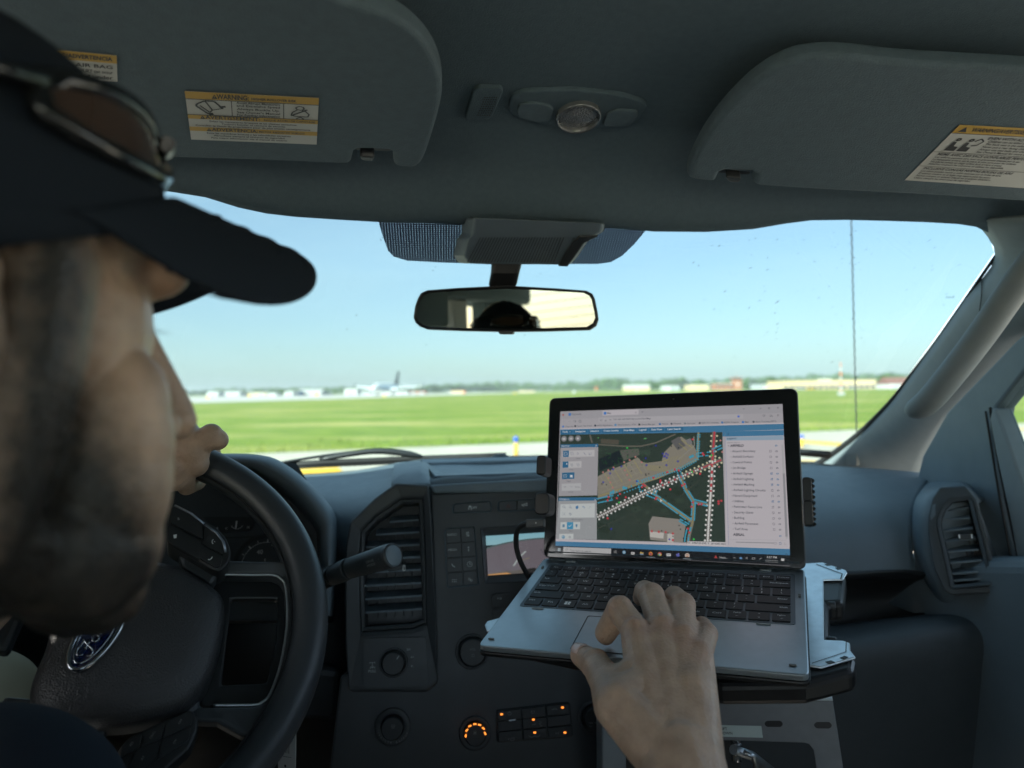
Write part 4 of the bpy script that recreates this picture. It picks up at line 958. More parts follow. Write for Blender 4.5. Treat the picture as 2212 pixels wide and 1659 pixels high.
button([zr(898, 358), zr(912, 346), zr(1146, 327), zr(1162, 338), zr(1163, 393), zr(898, 405)], [('t', 'OFF', *zr(1044, 369), 8), ('p', [zr(1006, 355), zr(1022, 354), zr(1024, 366), zr(1004, 367)]), ('l', [zr(1006, 368), zr(1005, 383)], 1.5), ('l', [zr(1022, 367), zr(1024, 384)], 1.5)])
bezel([zr(1216, 330), zr(1230, 318), zr(1480, 304), zr(1494, 320), zr(1496, 372), zr(1484, 386), zr(1228, 398), zr(1215, 386)])
M['reddim'] = mat('dim_red_print', (.12, .012, .012), .6)
button([zr(1226, 334), zr(1236, 326), zr(1349, 318), zr(1352, 384), zr(1236, 390), zr(1226, 380)], [('l', [zr(1280, 366), zr(1305, 364), zr(1291, 344), zr(1280, 366)], 1.2)], gm='reddim')
button([zr(1356, 318), zr(1474, 312), zr(1484, 324), zr(1486, 368), zr(1478, 378), zr(1358, 384)], [('l', [zr(1390, 352), zr(1400, 344), zr(1420, 340), zr(1426, 334), zr(1428, 354), zr(1418, 350), zr(1400, 356), zr(1390, 352)], 1.3), ('l', [zr(1388, 344), zr(1402, 358)], 1)])
bezel([zr(828, 545), zr(850, 516), zr(1048, 503), zr(1082, 930), zr(850, 950)])
def quad(u, v, uw, vh):
    TL, TRr, BR, BL = [V((*q, 0)) for q in (zr(838, 524), zr(1043, 510), zr(1073, 925), zr(852, 945))]
    def at(s, t): a = TL.lerp(TRr, s); b = BL.lerp(BR, s); q = a.lerp(b, t); return (q.x, q.y)
    return [at(u, v), at(u+uw, v), at(u+uw, v+vh), at(u, v+vh)]
g8 = {(0, 0): [('t', 'RADIO', *zr(885, 564), 7)], (1, 0): [('l', [zr(984, 548), zr(1008, 546)], 1.2), ('l', [zr(986, 560), zr(1010, 558)], 1.2), ('l', [zr(988, 572), zr(1012, 570)], 1.2), ('d', *zr(1001, 547), 1.6), ('d', *zr(992, 559), 1.6), ('d', *zr(1003, 571), 1.6)],
      (0, 1): [('t', 'MEDIA', *zr(889, 674), 7)], (1, 1): [('d', *zr(1004, 655), 1.7), ('p', [zr(1001, 664), zr(1007, 664), zr(1008, 684), zr(1002, 684)])],
      (0, 2): [('l', [zr(884, 775), zr(890, 789), zr(907, 799)], 2.2)], (1, 2): [('l', [zr(*q) for q in circ(1013, 777, 18)], 1), ('l', [zr(1013, 764), zr(1013, 777), zr(1023, 779)], 1)],
      (0, 3): [('d', *zr(888+13*i, 890+ (j*14)), 1.1) for i in range(3) for j in range(2)], (1, 3): [('l', [zr(*q) for q in circ(1010, 885, 7, 8)], 1), ('l', [zr(*q) for q in circ(1024, 894, 7, 8)], 1)]}
for i in range(2):
    for j in range(4): button(quad(.01+i*.52, .01+j*.25, .47 if i else .5, .235), g8[(i, j)], r_=.0008, h=.002)
# backup screen
p = MB(); o = [(1038, 1142), (1320, 1124), (1322, 1246), (1046, 1262)]; i_ = [(1049, 1158), (1306, 1142), (1308, 1227), (1054, 1243)]
p.ring(C, [C.px(*q) for q in o], [C.px(*q) for q in i_], -.004, .010, hi=.001); obj('screen_bezel', p, M['plastic'], dash, bevel=.002)
p = MB(); S0, S1, S2, S3 = [V((*q, 0)) for q in i_]
def sat(s, t, h): a = S0.lerp(S1, s); b = S3.lerp(S2, s); q = a.lerp(b, t); return C.p3(q.x, q.y, h+.003)
def spoly(pts, c, h): p.poly([sat(s, t, h) for s, t in pts], 0, c)
skyc, gnd = (.18, .36, .42), (.115, .10, .115)
for j in range(6):
    t0, t1 = j/6*.24, (j+1)/6*.24
    spoly([(0, t0), (1, t0), (1, t1), (0, t1)], tuple(a*(1-.25*j/5)+b*.25*j/5 for a, b in zip(skyc, (.3, .42, .42))), -.0012)
spoly([(0, .30)]+[(s/20, .30-.17*math.sin(math.pi*min(1, s/20/.9))**.8) for s in range(21)]+[(1, .16), (1, 1), (0, 1)], gnd, -.001)
spoly([(0, .30)]+[(s/20, .30-.17*math.sin(math.pi*min(1, s/20/.9))**.8) for s in range(21)]+[(1, .19)]+[(s/20, .335-.17*math.sin(math.pi*min(1, s/20/.9))**.8) for s in range(20, -1, -1)], (.06, .09, .09), -.0008)
def sline(pts, wd, c, h=-.0006):
    for a, b in zip(pts, pts[1:]):
        dx, dy = b[0]-a[0], b[1]-a[1]; L = math.hypot(dx, dy); nx, ny = -dy/L*wd/2, dx/L*wd
        spoly([(a[0]-nx, a[1]-ny), (b[0]-nx, b[1]-ny), (b[0]+nx, b[1]+ny), (a[0]+nx, a[1]+ny)], c, h)
sline([(.33, .45), (.27, .60), (.22, .80)], .014, (.30, .34, .33)); sline([(.56, .44), (.66, .55), (.80, .72), (.9, .86)], .014, (.36, .36, .30)); sline([(.36, .62), (.30, .66), (.27, .82)], .006, (.22, .18, .08)); sline([(.78, .66), (.86, .80)], .006, (.22, .18, .08))
for j in range(5): sline([(.455+.012*j, .42+.06*j), (.462+.012*j, .455+.06*j)], .007, (.04, .04, .05))
spoly([(0, .97), (.10, .93), (.36, .90), (.36, 1), (0, 1)], (.10, .09, .08), -.0005); spoly([(0, .975), (.16, .955), (.2, 1), (0, 1)], (.45, .23, .08), -.0004)
spoly([(.30, .93), (.36, .885), (.40, .88), (.42, .93), (.5, .95), (.5, 1), (.3, 1)], (.02, .02, .02), -.0004)
spoly([(.44, .82), (.60, .81), (.60, .93), (.44, .94)], (.085, .08, .085), -.00055)
sline([(.535+.02*math.cos(q), .86+.035*math.sin(q)) for q in [i*.7 for i in range(10)]], .008, (.6, .6, .6), -.0002); sline([(.55, .885), (.575, .93)], .014, (.6, .6, .6), -.0002)
M['scr'] = mat('lit_screen', (.01, .01, .01), .12, emis=('attr', EM*1.0), attr=True)
obj('backup_screen', p, M['scr'], dash)
# play / seek buttons, slots
button([(1061, 1288), (1068, 1282), (1320, 1262), (1324, 1294), (1064, 1310)], [('p', [zr(1213, 1018), zr(1213, 1032), zr(1225, 1025)]), ('l', [zr(1232, 1017), zr(1232, 1033)], 1.4), ('l', [zr(1241, 1017), zr(1241, 1033)], 1.4)])
button([(1062, 1316), (1322, 1300), (1326, 1328), (1066, 1336)], [])
# knobs
def knob(fr, px, py, rp, m='dark', ringm='plastic', h=.018, glyphs=(), ptr=None, name='knob', gm='glyphdim', bez_=1.25):
    a, b = fr.px(px, py); r_ = rp*fr.mpp(px, py); o = fr.pt(a, b, 0)
    p = MB(); n = 48
    def rg(rr, hh): return [o+fr.u*math.cos(q*2*math.pi/n)*rr+fr.v*math.sin(q*2*math.pi/n)*rr+fr.n*hh for q in range(n)]
    p.loft([rg(r_*bez_, 0), rg(r_*bez_, .003), rg(r_*(bez_-.08), .004), rg(r_*1.03, .002)], 1, True, False)
    p.loft([rg(r_*1.0, 0), rg(r_*1.0, h*.75), rg(r_*.96, h*.93), rg(r_*.88, h), rg(r_*.80, h*.97)], 0, True, True)
    for g_ in glyphs:
        if g_[0] == 't': p.ptext(fr.up(h), g_[1], g_[2], g_[3], g_[4], .0006, 2)
        elif g_[0] == 'l': p.pline(fr.up(h), g_[1], g_[2], .0006, 2)
    if ptr: p.pline(fr.up(h), ptr, 1.6, .0008, 3)
    return obj(name, p, [M[m], M[ringm], M[gm], M['glyph']], dash)
knob(C, 1020, 1407, 31, glyphs=[('t', 'VOL', 1021, 1403, 7), ('l', circ(1022, 1416, 3, 8), .7)])
PN = VF.up(.0115)
p = MB(); q_ = [zr(238, 1330), zr(262, 1316), zr(690, 1306), zr(698, 1330), zr(712, 1640), zr(700, 1660), zr(262, 1672), zr(244, 1650)]
p.prism(PN, rnd([PN.px(*q) for q in q_], .002), -.02, 0)
for s_, x, y, hp in (('2H', 568, 1397, 7), ('4H', 595, 1452, 7), ('4L', 595, 1517, 6), ('PULL', 307, 1553, 8.5)): p.ptext(PN, s_, *zr(x, y), hp, .0005, 1)
for pts in ([(291, 1492), (323, 1490)], [(307, 1491), (308, 1532)], [(293, 1528), (325, 1526)], [(291, 1486), (287, 1498)], [(323, 1484), (327, 1496)], [(293, 1520), (293, 1535)], [(325, 1519), (325, 1533)], [(300, 1515), (300, 1528)], [(315, 1515), (316, 1527)]): p.pline(PN, [zr(*q) for q in pts], 1, .0005, 1)
obj('drive_panel', p, [M['plastic'], M['glyph']], dash, bevel=.0015)
knob(PN, *zr(462, 1490), 26, ptr=[zr(484, 1466), zr(501, 1440)])
TB = C.up(.002)
a, b = z8(335, 1390)
knob(TB, a, b, 26, glyphs=[('l', [(a-4, b-3), (a+5, b-3)], .8), ('l', [(a-4, b), (a+5, b)], .8), ('l', [(a-3, b+3), (a+4, b+3)], .8)], bez_=1.6, gm='glyphdim')
p = MB()
for i, ch in enumerate('TRAILER BACKUP'):
    th = math.radians(158-i*10.4+0); x = a+34*math.cos(th)*1.0; y = b+34*math.sin(th)
    f2 = TB.rot(-(math.radians(90)-0)+ (math.radians(180)-th) - math.radians(0) + math.radians(-0)) if False else TB.rot(math.pi/2-th)
    if ch != ' ':
        la, lb = TB.px(x, y); o = TB.pt(la, lb, .0042); f3 = Frame(o, TB.rot(math.pi/2-th).u, TB.rot(math.pi/2-th).v)
        p.text(f3, ch, 0, 0, 6.2*TB.mpp(a, b), .0004)
p.pline(TB.up(.005), circ(a, b, 20, 10, math.radians(205), math.radians(335)), 1.0); p.pline(TB.up(.005), [(a, b-26), (a, b-18)], 1.6)
obj('knob_legend', p, M['glyphdim'], dash)
# climate panel
cx, cy = 1026, 1583
knob(C, cx, cy, 25, bez_=1.5, gm='glyphdim', glyphs=[('l', [(cx-4, cy-3), (cx+4, cy+3)], .8), ('l', [(cx-4, cy+3), (cx+4, cy-3)], .8), ('l', [(cx, cy-5), (cx, cy+5)], .8)])
M['amber'] = mat('amber_lamp', (.8, .3, .05), .4, emis=((1, .27, .035), 1.5*EM*1.3))
p = MB()
for x, y in ((804, 1430), (811, 1395), (830, 1368), (862, 1356), (892, 1361), (916, 1383), (927, 1415)):
    X, Y = z8(x, y); dx, dy = X-cx, Y-cy-4; L = math.hypot(dx, dy); tx, ty = -dy/L, dx/L
    p.poly([C.p3(X+tx*s*3.4+dx/L*k*1.7, Y+ty*s*3.4+dy/L*k*1.7, .020) for s, k in ((-1, -1), (1, -1), (1, 1), (-1, 1))])
obj('fan_lamp', p, M['amber'], dash)
cl = [z8(1003, 1290), z8(1015, 1280), z8(1470, 1228), z8(1482, 1240), z8(1505, 1445), z8(1492, 1458), z8(1020, 1495), z8(1008, 1484)]
p = MB(); p.prism(C, rnd([C.px(*q) for q in cl], .002), -.004, .002); obj('climate_panel', p, M['dark'], dash, bevel=.001)
CLF = C.up(.002)
def clq(s, t, sw, th_):
    TL, TRr, BR, BL = [V((*q, 0)) for q in (z8(1008, 1288), z8(1474, 1234), z8(1498, 1450), z8(1014, 1488))]
    at = lambda s, t: (lambda q: (q.x, q.y))(TL.lerp(TRr, s).lerp(BL.lerp(BR, s), t))
    return [at(s, t), at(s+sw, t), at(s+sw, t+th_), at(s, t+th_)]
def zl(pts): return [z8(*q) for q in pts]
gl_ = {(0, 0): [('l', zl(circ(1089, 1303, 11, 8)), .9), ('l', zl([(1089, 1290), (1089, 1303)]), .9)], (0, 1): [], (0, 2): [('t', 'R', *z8(1085, 1470), 5.5), ('l', zl([(1097, 1462), (1120, 1460), (1120, 1476), (1097, 1478), (1097, 1462)]), .8)],
      (1, 0): [('l', zl([(1228, 1288), (1252, 1286), (1248, 1300), (1232, 1302), (1228, 1288)]), .9)], (1, 1): [('l', zl([(1235, 1375), (1262, 1372)]), .9), ('l', zl([(1280, 1352), (1296, 1360), (1282, 1370), (1298, 1382), (1284, 1388)]), .9)], (1, 2): [('l', zl([(1215, 1446), (1230, 1458), (1250, 1448), (1270, 1456), (1288, 1440)]), .9)],
      (2, 0): [('l', zl([(1362, 1278), (1382, 1268), (1398, 1276), (1362, 1278)]), .9)], (2, 1): [], (2, 2): [('t', 'A/C', *z8(1398, 1431), 6)]}
for i in range(3):
    for j in range(3): button(clq(.008+i*.336, .012+j*.333, .32, .315), gl_[(i, j)], m='dark', h=.003, gm='glyphdim', fr=CLF, r_=.001)
p = MB()
for x, y in ((1038, 1308), (1243, 1342), (1431, 1264), (1252, 1426), (1447, 1426)):
    X, Y = z8(x, y); p.pprism(CLF, [(X-2.6, Y-1.8), (X+2.6, Y-2), (X+2.8, Y+1.7), (X-2.5, Y+1.9)], .0032, .0038)
obj('indicator_lamp', p, M['amber'], dash)
p = MB(); p.pprism(CLF, zl([(1085, 1344), (1128, 1338), (1128, 1344), (1086, 1350)]), .0032, .006); obj('temperature_tab', p, M['satin'], dash)
knob(C, *z8(1630, 1330), 26, bez_=1.35, gm='glyphdim', glyphs=[('t', 'MAX', *z8(1618, 1368), 4.5), ('t', 'MAX', *z8(1655, 1366), 4.5), ('t', 'A/C', *z8(1618, 1388), 4.5)])
# right-hand vent
RV = Frame(un(2090, 1180, 1.005), un(2150, 1272, .99)-un(2050, 1276, 1.02), un(2090, 1080, 1.03)-un(2100, 1270, 1.0))
z6 = lambda x, y: (1474+x/3, 553+y/3); z9 = lambda x, y: (1474+x/3, 1106+y/3)
vo = [(2052, 1079), (2094, 1074), (2100, 1080), (2122, 1165), (2146, 1258), (2142, 1264), (2062, 1271), (2054, 1266), (2040, 1200), (2026, 1140), (2026, 1122), (2036, 1098)]
sl = [(z9(1690, 42), z9(1862, 32)), (z9(1668, 116), z9(1880, 98)), (z9(1680, 186), z9(1900, 168)), (z9(1690, 254), z9(1918, 237)), (z9(1706, 326), z9(1936, 308)), (z9(1722, 396), z9(1954, 378)), (z9(1742, 440), z9(1966, 424)), ((2046, 1100), (2092, 1094))]
vb = [(2030, 1052), (2084, 1049), (2108, 1078), (2134, 1170), (2160, 1270), (2152, 1280), (2056, 1285), (2040, 1276), (2018, 1230), (2004, 1150), (2004, 1115), (2014, 1075)]
p = MB(); p.ring(RV, [RV.px(*q) for q in vb], [RV.px(*q) for q in vo], -.07, -.001); obj('vent_pod_face', p, M['dashlow'], dash, bevel=.005, seg=4)
air_vent(RV, vo, sl, M['dashlow'])
p = MB(); p.prism(RV, rnd([RV.px(*q) for q in [z9(1788, 150), z9(1882, 142), z9(1888, 170), z9(1794, 178)]], .001), -.006, .004)
for x in (1795, 1876): p.prism(RV, [RV.px(*q) for q in [z9(x-5, 148), z9(x+5, 147), z9(x+9, 172), z9(x-1, 174)]], .0042, .005, 1)
obj('vent_slider', p, [M['plastic'], M['white']], dash)
# passenger side: glovebox lid, recess, padded shelf, lower lid
rows = [col((1500, 1262, 1.045), (1700, 1248, 1.07), (1830, 1240, 1.07), (1990, 1236, 1.07), (2080, 1290, 1.05)), col((1500, 1275, 1.06), (1700, 1262, 1.09), (1830, 1255, 1.1), (2000, 1255, 1.1), (2090, 1310, 1.07)), col((1500, 1330, 1.14), (1700, 1322, 1.15), (1830, 1310, 1.16), (2000, 1300, 1.15), (2090, 1325, 1.09)), col((1500, 1366, 1.10), (1780, 1350, 1.12), (1830, 1346, 1.12), (2000, 1326, 1.1), (2120, 1326, 1.07))]
p = MB(); p.grid([bez(r, 4) for r in rows]); obj('shelf_recess', p, M['dark'], dash, solid=.004)
rows = [col((1400, 1380, 1.09), (1780, 1352, 1.11), (1900, 1340, 1.10), (2050, 1328, 1.08), (2130, 1330, 1.06)), col((1400, 1388, 1.02), (1780, 1366, 1.045), (1900, 1352, 1.04), (2050, 1336, 1.025), (2144, 1345, 1.02)), col((1400, 1410, .985), (1780, 1390, 1.0), (1900, 1376, 1.0), (2050, 1356, .995), (2150, 1372, 1.0)), col((1400, 1440, .975), (1780, 1425, .985), (1900, 1412, .985), (2050, 1398, .985), (2152, 1400, .995)), col((1400, 1520, .985), (1780, 1500, .99), (1900, 1490, .99), (2050, 1470, .99), (2150, 1460, 1.0)), col((1400, 1760, 1.02), (1780, 1760, 1.02), (1900, 1760, 1.02), (2050, 1760, 1.02), (2150, 1760, 1.02))]
rr = [bez(r, 5) for r in rows]; r2 = [bez([r[i] for r in rr], 5) for i in range(len(rr[0]))]
p = MB(); p.grid(r2); obj('glovebox', p, M['dashlow'], dash, solid=.006)
p = MB(); p.tube(bez([un(*q) for q in [(1786, 1349, 1.105), (1850, 1341, 1.10), (1950, 1330, 1.09), (2030, 1324, 1.085)]], 4), .002, 6); obj('shelf_mat_edge', p, M['black'], dash)
# ---- instrument binnacle
hood = [((330, 1000, .93), (330, 1004, .90)), ((440, 987, .93), (445, 996, .90)), ((500, 983, .935), (505, 995, .90)), ((560, 986, .94), (560, 1002, .905)), ((600, 997, .945), (596, 1020, .91)), ((646, 1028, .95), (640, 1052, .915)), ((690, 1070, .95), (680, 1094, .915)), ((720, 1110, .95), (704, 1128, .91)), ((724, 1160, .94), (707, 1170, .90)), ((722, 1240, .93), (706, 1245, .89)), ((716, 1330, .92), (702, 1330, .88))]
A0, A1, A2, A3 = [], [], [], []
for a, b in hood:
    A0.append(un(a[0]+2, a[1]+2, a[2]+.28)); A1.append(un(*a)); A2.append(un(*b)); A3.append(un(b[0]-22, b[1]+20, b[2]+.10))
R4 = [bez(x, 5) for x in (A0, A1, A2, A3)]
mid1 = [(a+b)/2 + (CAMP-a).normalized()*.012 for a, b in zip(R4[1], R4[2])]
p = MB(); p.grid([R4[0], R4[1], mid1, R4[2], R4[3]]); obj('binnacle_hood', p, M['dash'], dash, solid=.004)
K = Frame(un(540, 1160, .985), TR, UP*.9+TF*.42)
def zc(x, y): return (329+x*.1984, 1015+y*.1984)
p = MB(); p.pprism(K, [(300, 1000), (640, 1000), (712, 1120), (712, 1340), (300, 1340)], -.03, 0)
p.pprism(K, [zc(560, 520), zc(1150, 520), zc(1090, 640), zc(1050, 668), zc(700, 690)], .0005, .004, 1)
p.pline(K, [zc(740, 752), zc(1120, 736)], 3, .004, 1)
K2 = K.up(.001)
a, b = zc(1260, 1080); rp = 72
p.pline(K2.up(.004), circ(a, b, rp, 40), 9, .0004, 1)
p.pline(K2.up(.004), circ(a, b, rp-14, 40), 1, .0005, 3)
for i in range(13):
    th = math.radians(150+i*20); l_ = 7 if i % 2 == 0 else 4
    p.pline(K2.up(.004), [(a+math.cos(th)*(rp-8), b+math.sin(th)*(rp-8)), (a+math.cos(th)*(rp-8-l_), b+math.sin(th)*(rp-8-l_))], 2 if i % 2 == 0 else 1.3, .001, 2)
p.ptext(K2.up(.004), '40', *zc(1172, 898), 13, .001, 2); p.ptext(K2.up(.004), '60', *zc(1330, 815), 12, .001, 2); p.ptext(K2.up(.004), 'S', *zc(1228, 985), 8, .001, 2)
for s_, x, y in (('E', 712, 640), ('C', 810, 640), ('H', 1046, 628)): p.ptext(K2.up(.004), s_, *zc(x, y), 7, .001, 2)
p.pline(K2.up(.004), [zc(*q) for q in circ(922, 575, 70, 10, .5, 2.6)], .8, .001, 2); p.pline(K2.up(.004), [zc(912, 640), zc(922, 560)], 3, .0016, 2)
obj('instrument_cluster', p, [M['plastic'], M['dark'], M['white'], M['glyph']], dash)
# steering column and lower dash
p = MB(); p.tube([un(300, 1390, .80), un(330, 1370, .90), un(360, 1360, 1.02)], [.055, .06, .075], 20); obj('column_shroud', p, M['dark'], dash)
p = MB(); p.grid([col((0, 1240, 1.02), (400, 1260, 1.04), (760, 1260, 1.0)), col((0, 1330, .97), (400, 1340, 1.0), (760, 1340, .97)), col((0, 1460, .98), (400, 1470, 1.0), (770, 1480, .97)), col((0, 1800, 1.1), (400, 1800, 1.1), (770, 1800, 1.05))]); obj('knee_panel', p, M['dark'], dash, solid=.004)
p = MB(); p.pprism(Frame(un(690, 1500, .95), TR, UP), [(655, 1440), (735, 1450), (730, 1560), (640, 1555)], -.03, 0); obj('ignition_panel', p, M['plastic'], dash, bevel=.008)
# column stalk with the drive-mode button
st = empty('gear_stalk', un(700, 1240, .80), 'black column shift stalk lettered DRIVE MODE reaching toward the vent', 'gear lever')
ax = [un(640, 1290, .84), un(700, 1252, .80), un(717, 1244, .795)]
p = MB(); p.tube(ax, [.0105, .0105, .0108], 24); obj('arm', p, M['dark'], st, bevel=.001)
p = MB(); p.tube([un(718.5, 1243.5, .794), un(735, 1236, .79), un(752, 1229, .785)], [.0112, .0114, .0116], 24); obj('collar', p, M['plastic'], st, bevel=.001)
p = MB(); p.tube([un(754, 1228, .784), un(790, 1217, .778), un(832, 1204, .770), un(846, 1200, .7665)], [.0112, .0120, .0131, .0131], 32); grip = obj('grip', p, M['plastic'], st, bevel=.0012)
for dy_ in (-13, -5):
    q_ = MB(); q_.tube([un(762, 1225+dy_, .7755), un(800, 1213+dy_, .767), un(832, 1203+dy_, .7605)], .0006, 5); obj('groove', q_, M['black'], grip)
d_ = (un(846, 1200, .7665)-un(790, 1217, .778)).normalized(); d2 = (d_+(CAMP-un(843, 1190, .77)).normalized()*.30).normalized()
c0 = un(849, 1200, .764)
p = MB(); sf = Frame(c0, d2.cross(UP).normalized(), UP); sf = Frame(c0, -sf.u if sf.n.dot(CAMP-c0) < 0 else sf.u, UP)
e1 = d2.orthogonal().normalized(); e2 = d2.cross(e1); n = 32
def se(k, h): return [c0+(e1*math.cos(q*2*math.pi/n)+e2*math.sin(q*2*math.pi/n))*.0131*k+d2*h for q in range(n)]
p.loft([se(1.0, -.006), se(1.02, -.001), se(.98, .0012), se(.90, .0006)], 1, True, False); p.loft([se(.9, .0006), se(.80, .0014), se(.1, .0022)], 0, True, True)
obj('end_button', p, [M['satin'] if False else mat('grey_button', (.16, .2, .23), .5, bump=('noise', 900, .3, .001)), M['plastic']], st)
gf = Frame(un(800, 1214, .7625), un(838, 1202, .7555)-un(768, 1224, .7685), UP)
p = MB(); p.ptext(gf, 'DRIVE', 800, 1212, 7.5, .0012); p.ptext(gf, 'MODE', 803, 1220, 7.5, .0012); p.poly([gf.p3(*q, .0012) for q in [(818, 1207.5), (824, 1204), (824, 1210)]])
obj('lettering', p, M['glyphdim'], grip)
gf = Frame(un(709, 1246, .7845), un(717, 1237, .779)-un(700, 1246, .785), UP)
p = MB(); p.pprism(gf, [(703, 1241), (716, 1236), (717, 1247), (705, 1252)], -.004, 0); p.pline(gf, [(706, 1245.5), (714, 1242.5)], 1.4, .0005, 1); p.pline(gf, [(710, 1240), (710.6, 1248)], 1.4, .0005, 1); obj('plus_button', p, [M['dark'], M['glyph']], st, bevel=.001)
# ================================================================== steering wheel
Rw = Matrix.Rotation(-.705, 3, 'X') @ Matrix.Rotation(.337, 3, 'Z'); c3 = CM.to_3x3()
def cdir(v): return c3 @ V((v[0], v[2], -v[1]))
WC = camv(-.349, .598, -.200)
W = Frame(WC, cdir(Rw @ V((1, 0, 0))), cdir(Rw @ V((0, 0, 1))))
sw = empty('steering_wheel', WC, 'black vinyl steering wheel with an oval badge and button pods', 'steering wheel')
n = 96; m_ = 18; RR, rr_ = .176, .0165
p = MB(); rings = []
for i in range(n):
    a = 2*math.pi*i/n; dirr = W.u*math.cos(a)+W.v*math.sin(a)
    rings.append([WC+dirr*(RR+rr_*math.cos(2*math.pi*j/m_))+W.n*rr_*1.08*math.sin(2*math.pi*j/m_) for j in range(m_)])
p.loft(rings+[rings[0]], 0, True, False); obj('rim', p, M['rimskin'], sw)
p = MB(); rings = [[WC+(W.u*math.cos(2*math.pi*i/n)+W.v*math.sin(2*math.pi*i/n))*(RR-rr_*.93+k[0])+W.n*(rr_*.45+k[1]) for k in ((0, 0), (-.0012, .0006), (0, .0014))] for i in range(n)]
p.loft(rings+[rings[0]], 0, True, False); obj('rim_seam', p, M['black'], sw)
z7 = lambda x, y: (x/3, 1106+y/3)
HF = W.up(.018)
hubp = [(300, 1205), (370, 1216), (400, 1226), (452, 1258), (482, 1282), (487, 1330), (474, 1400), (448, 1476), (412, 1524), (350, 1549), (267, 1565), (167, 1569), (84, 1566), (66, 1549), (60, 1489), (78, 1440), (97, 1400), (112, 1330), (150, 1250), (220, 1210)]
loc = rnd([HF.px(*q) for q in hubp], .008, 3); ccx = sum(a for a, b in loc)/len(loc); ccy = sum(b for a, b in loc)/len(loc)
def sc(k): return [(ccx+(a-ccx)*k, ccy+(b-ccy)*k) for a, b in loc]
p = MB(); p.loft([[HF.pt(a, b, -.03) for a, b in sc(1.0)], [HF.pt(a, b, -.006) for a, b in sc(1.0)], [HF.pt(a, b, .002) for a, b in sc(.965)], [HF.pt(a, b, .007) for a, b in sc(.88)], [HF.pt(a, b, .012) for a, b in sc(.6)], [HF.pt(a, b, .014) for a, b in sc(.3)], [HF.pt(a, b, .0145) for a, b in sc(.02)]], 0, True, True)
hub = obj('airbag_cover', p, M['leather'], sw)
# oval badge
BF = HF.up(.0155); a, b = BF.px(212, 1366)
ang = math.radians(76)
bf = Frame(BF.pt(a, b, 0), BF.u*math.cos(ang)+BF.v*math.sin(ang), BF.v*math.cos(ang)-BF.u*math.sin(ang))
bf = Frame(bf.o, bf.u, bf.v)
def el(rx, ry, h, n=48): return [bf.pt(rx*math.cos(q*2*math.pi/n), ry*math.sin(q*2*math.pi/n), h) for q in range(n)]
BX, BY = .0285, .0112
p = MB(); p.loft([el(BX+.004, BY+.004, -.003), el(BX+.004, BY+.004, .0), el(BX+.0015, BY+.0015, .0025), el(BX, BY, .001)], 0, True, False); bdg = obj('badge', p, M['chrome'], sw)
p = MB(); p.loft([el(BX, BY, .001), el(BX*.6, BY*.6, .0022), el(.0005, .0005, .0025)], 0, True, False); obj('badge_field', p, mat('navy_enamel', (.004, .01, .05), .12, coat=1), bdg)
p = MB(); p.loft([el(BX*.93, BY*.9, .0016), el(BX*.90, BY*.86, .0024), el(BX*.87, BY*.82, .0018)], 0, True, False)
def script(pts, r0=.0007): p.tube([bf.pt(x*.001, y*.001, .0032) for x, y in [(q.x, q.y) for q in bez([V((a, b, 0)) for a, b in pts], 6)]], r0, 6)
script([(-19, -1), (-21, 2.5), (-17, 5), (-12, 4.2), (-9, 5.5)]); script([(-9.5, 5.5), (-12, 0), (-14, -5), (-18, -6), (-19, -3.5)]); script([(-15, 0), (-12, .8), (-9.5, .5)])
script([(-5, 1), (-8, -1.2), (-6.5, -4), (-3.5, -3.2), (-3, 0), (-5, 1)]); script([(-2, 1), (-1, -1), (-1.5, -4)]); script([(-1.2, -1), (1, .8), (3, .8)])
script([(9, 1), (6, .8), (4.5, -2), (6.5, -4), (9, -2), (11, 2), (13, 5.5), (15, 6), (13, 2), (11.5, -2.5), (13.5, -4), (18, -2)])
obj('badge_script', p, M['chrome'], bdg)
# spokes
SF = W.up(.002)
def zwp(pts): return [z7(*q) for q in pts]
o_ = [(440, 1212), (490, 1212), (560, 1214), (600, 1214), (640, 1212), (672, 1250), (676, 1340), (660, 1440), (616, 1550), (560, 1600), (520, 1590), (470, 1562), (430, 1560), (400, 1556)]
i_ = [(456, 1244), (480, 1243), (545, 1244), (588, 1244), (606, 1252), (616, 1270), (620, 1340), (607, 1430), (584, 1498), (566, 1518), (550, 1524), (500, 1525), (460, 1525), (430, 1526)]
p = MB(); p.ring(SF, [SF.px(*q) for q in o_], [SF.px(*q) for q in i_], -.016, .003, hi=-.001); spk = obj('spoke', p, M['plastic'], sw, bevel=.004, seg=3)
p = MB(); p.tube([SF.p3(q.x, q.y, .002) for q in bez([V((a, b, 0)) for a, b in i_[:13]], 4)], .0011, 6); obj('silver_line', p, M['satin'], spk)
SB = SF.up(-.022)
o2 = [(450, 1240), (480, 1240), (545, 1240), (590, 1240), (612, 1250), (622, 1270), (626, 1340), (612, 1432), (588, 1502), (570, 1522), (550, 1530), (500, 1530), (460, 1530), (430, 1530)]
i2 = [(500, 1297), (510, 1296), (545, 1296), (580, 1296), (598, 1297), (600, 1310), (600, 1340), (593, 1400), (580, 1462), (576, 1476), (560, 1478), (530, 1479), (500, 1480), (478, 1482)]
p = MB(); p.ring(SB, [SB.px(*q) for q in o2], [SB.px(*q) for q in i2], -.006, .002); obj('spoke_recess', p, M['dark'], sw, bevel=.002)
LS = [( -60, 1300), (-20, 1260), (60, 1240), (110, 1300), (100, 1400), (60, 1420), (-40, 1420)]
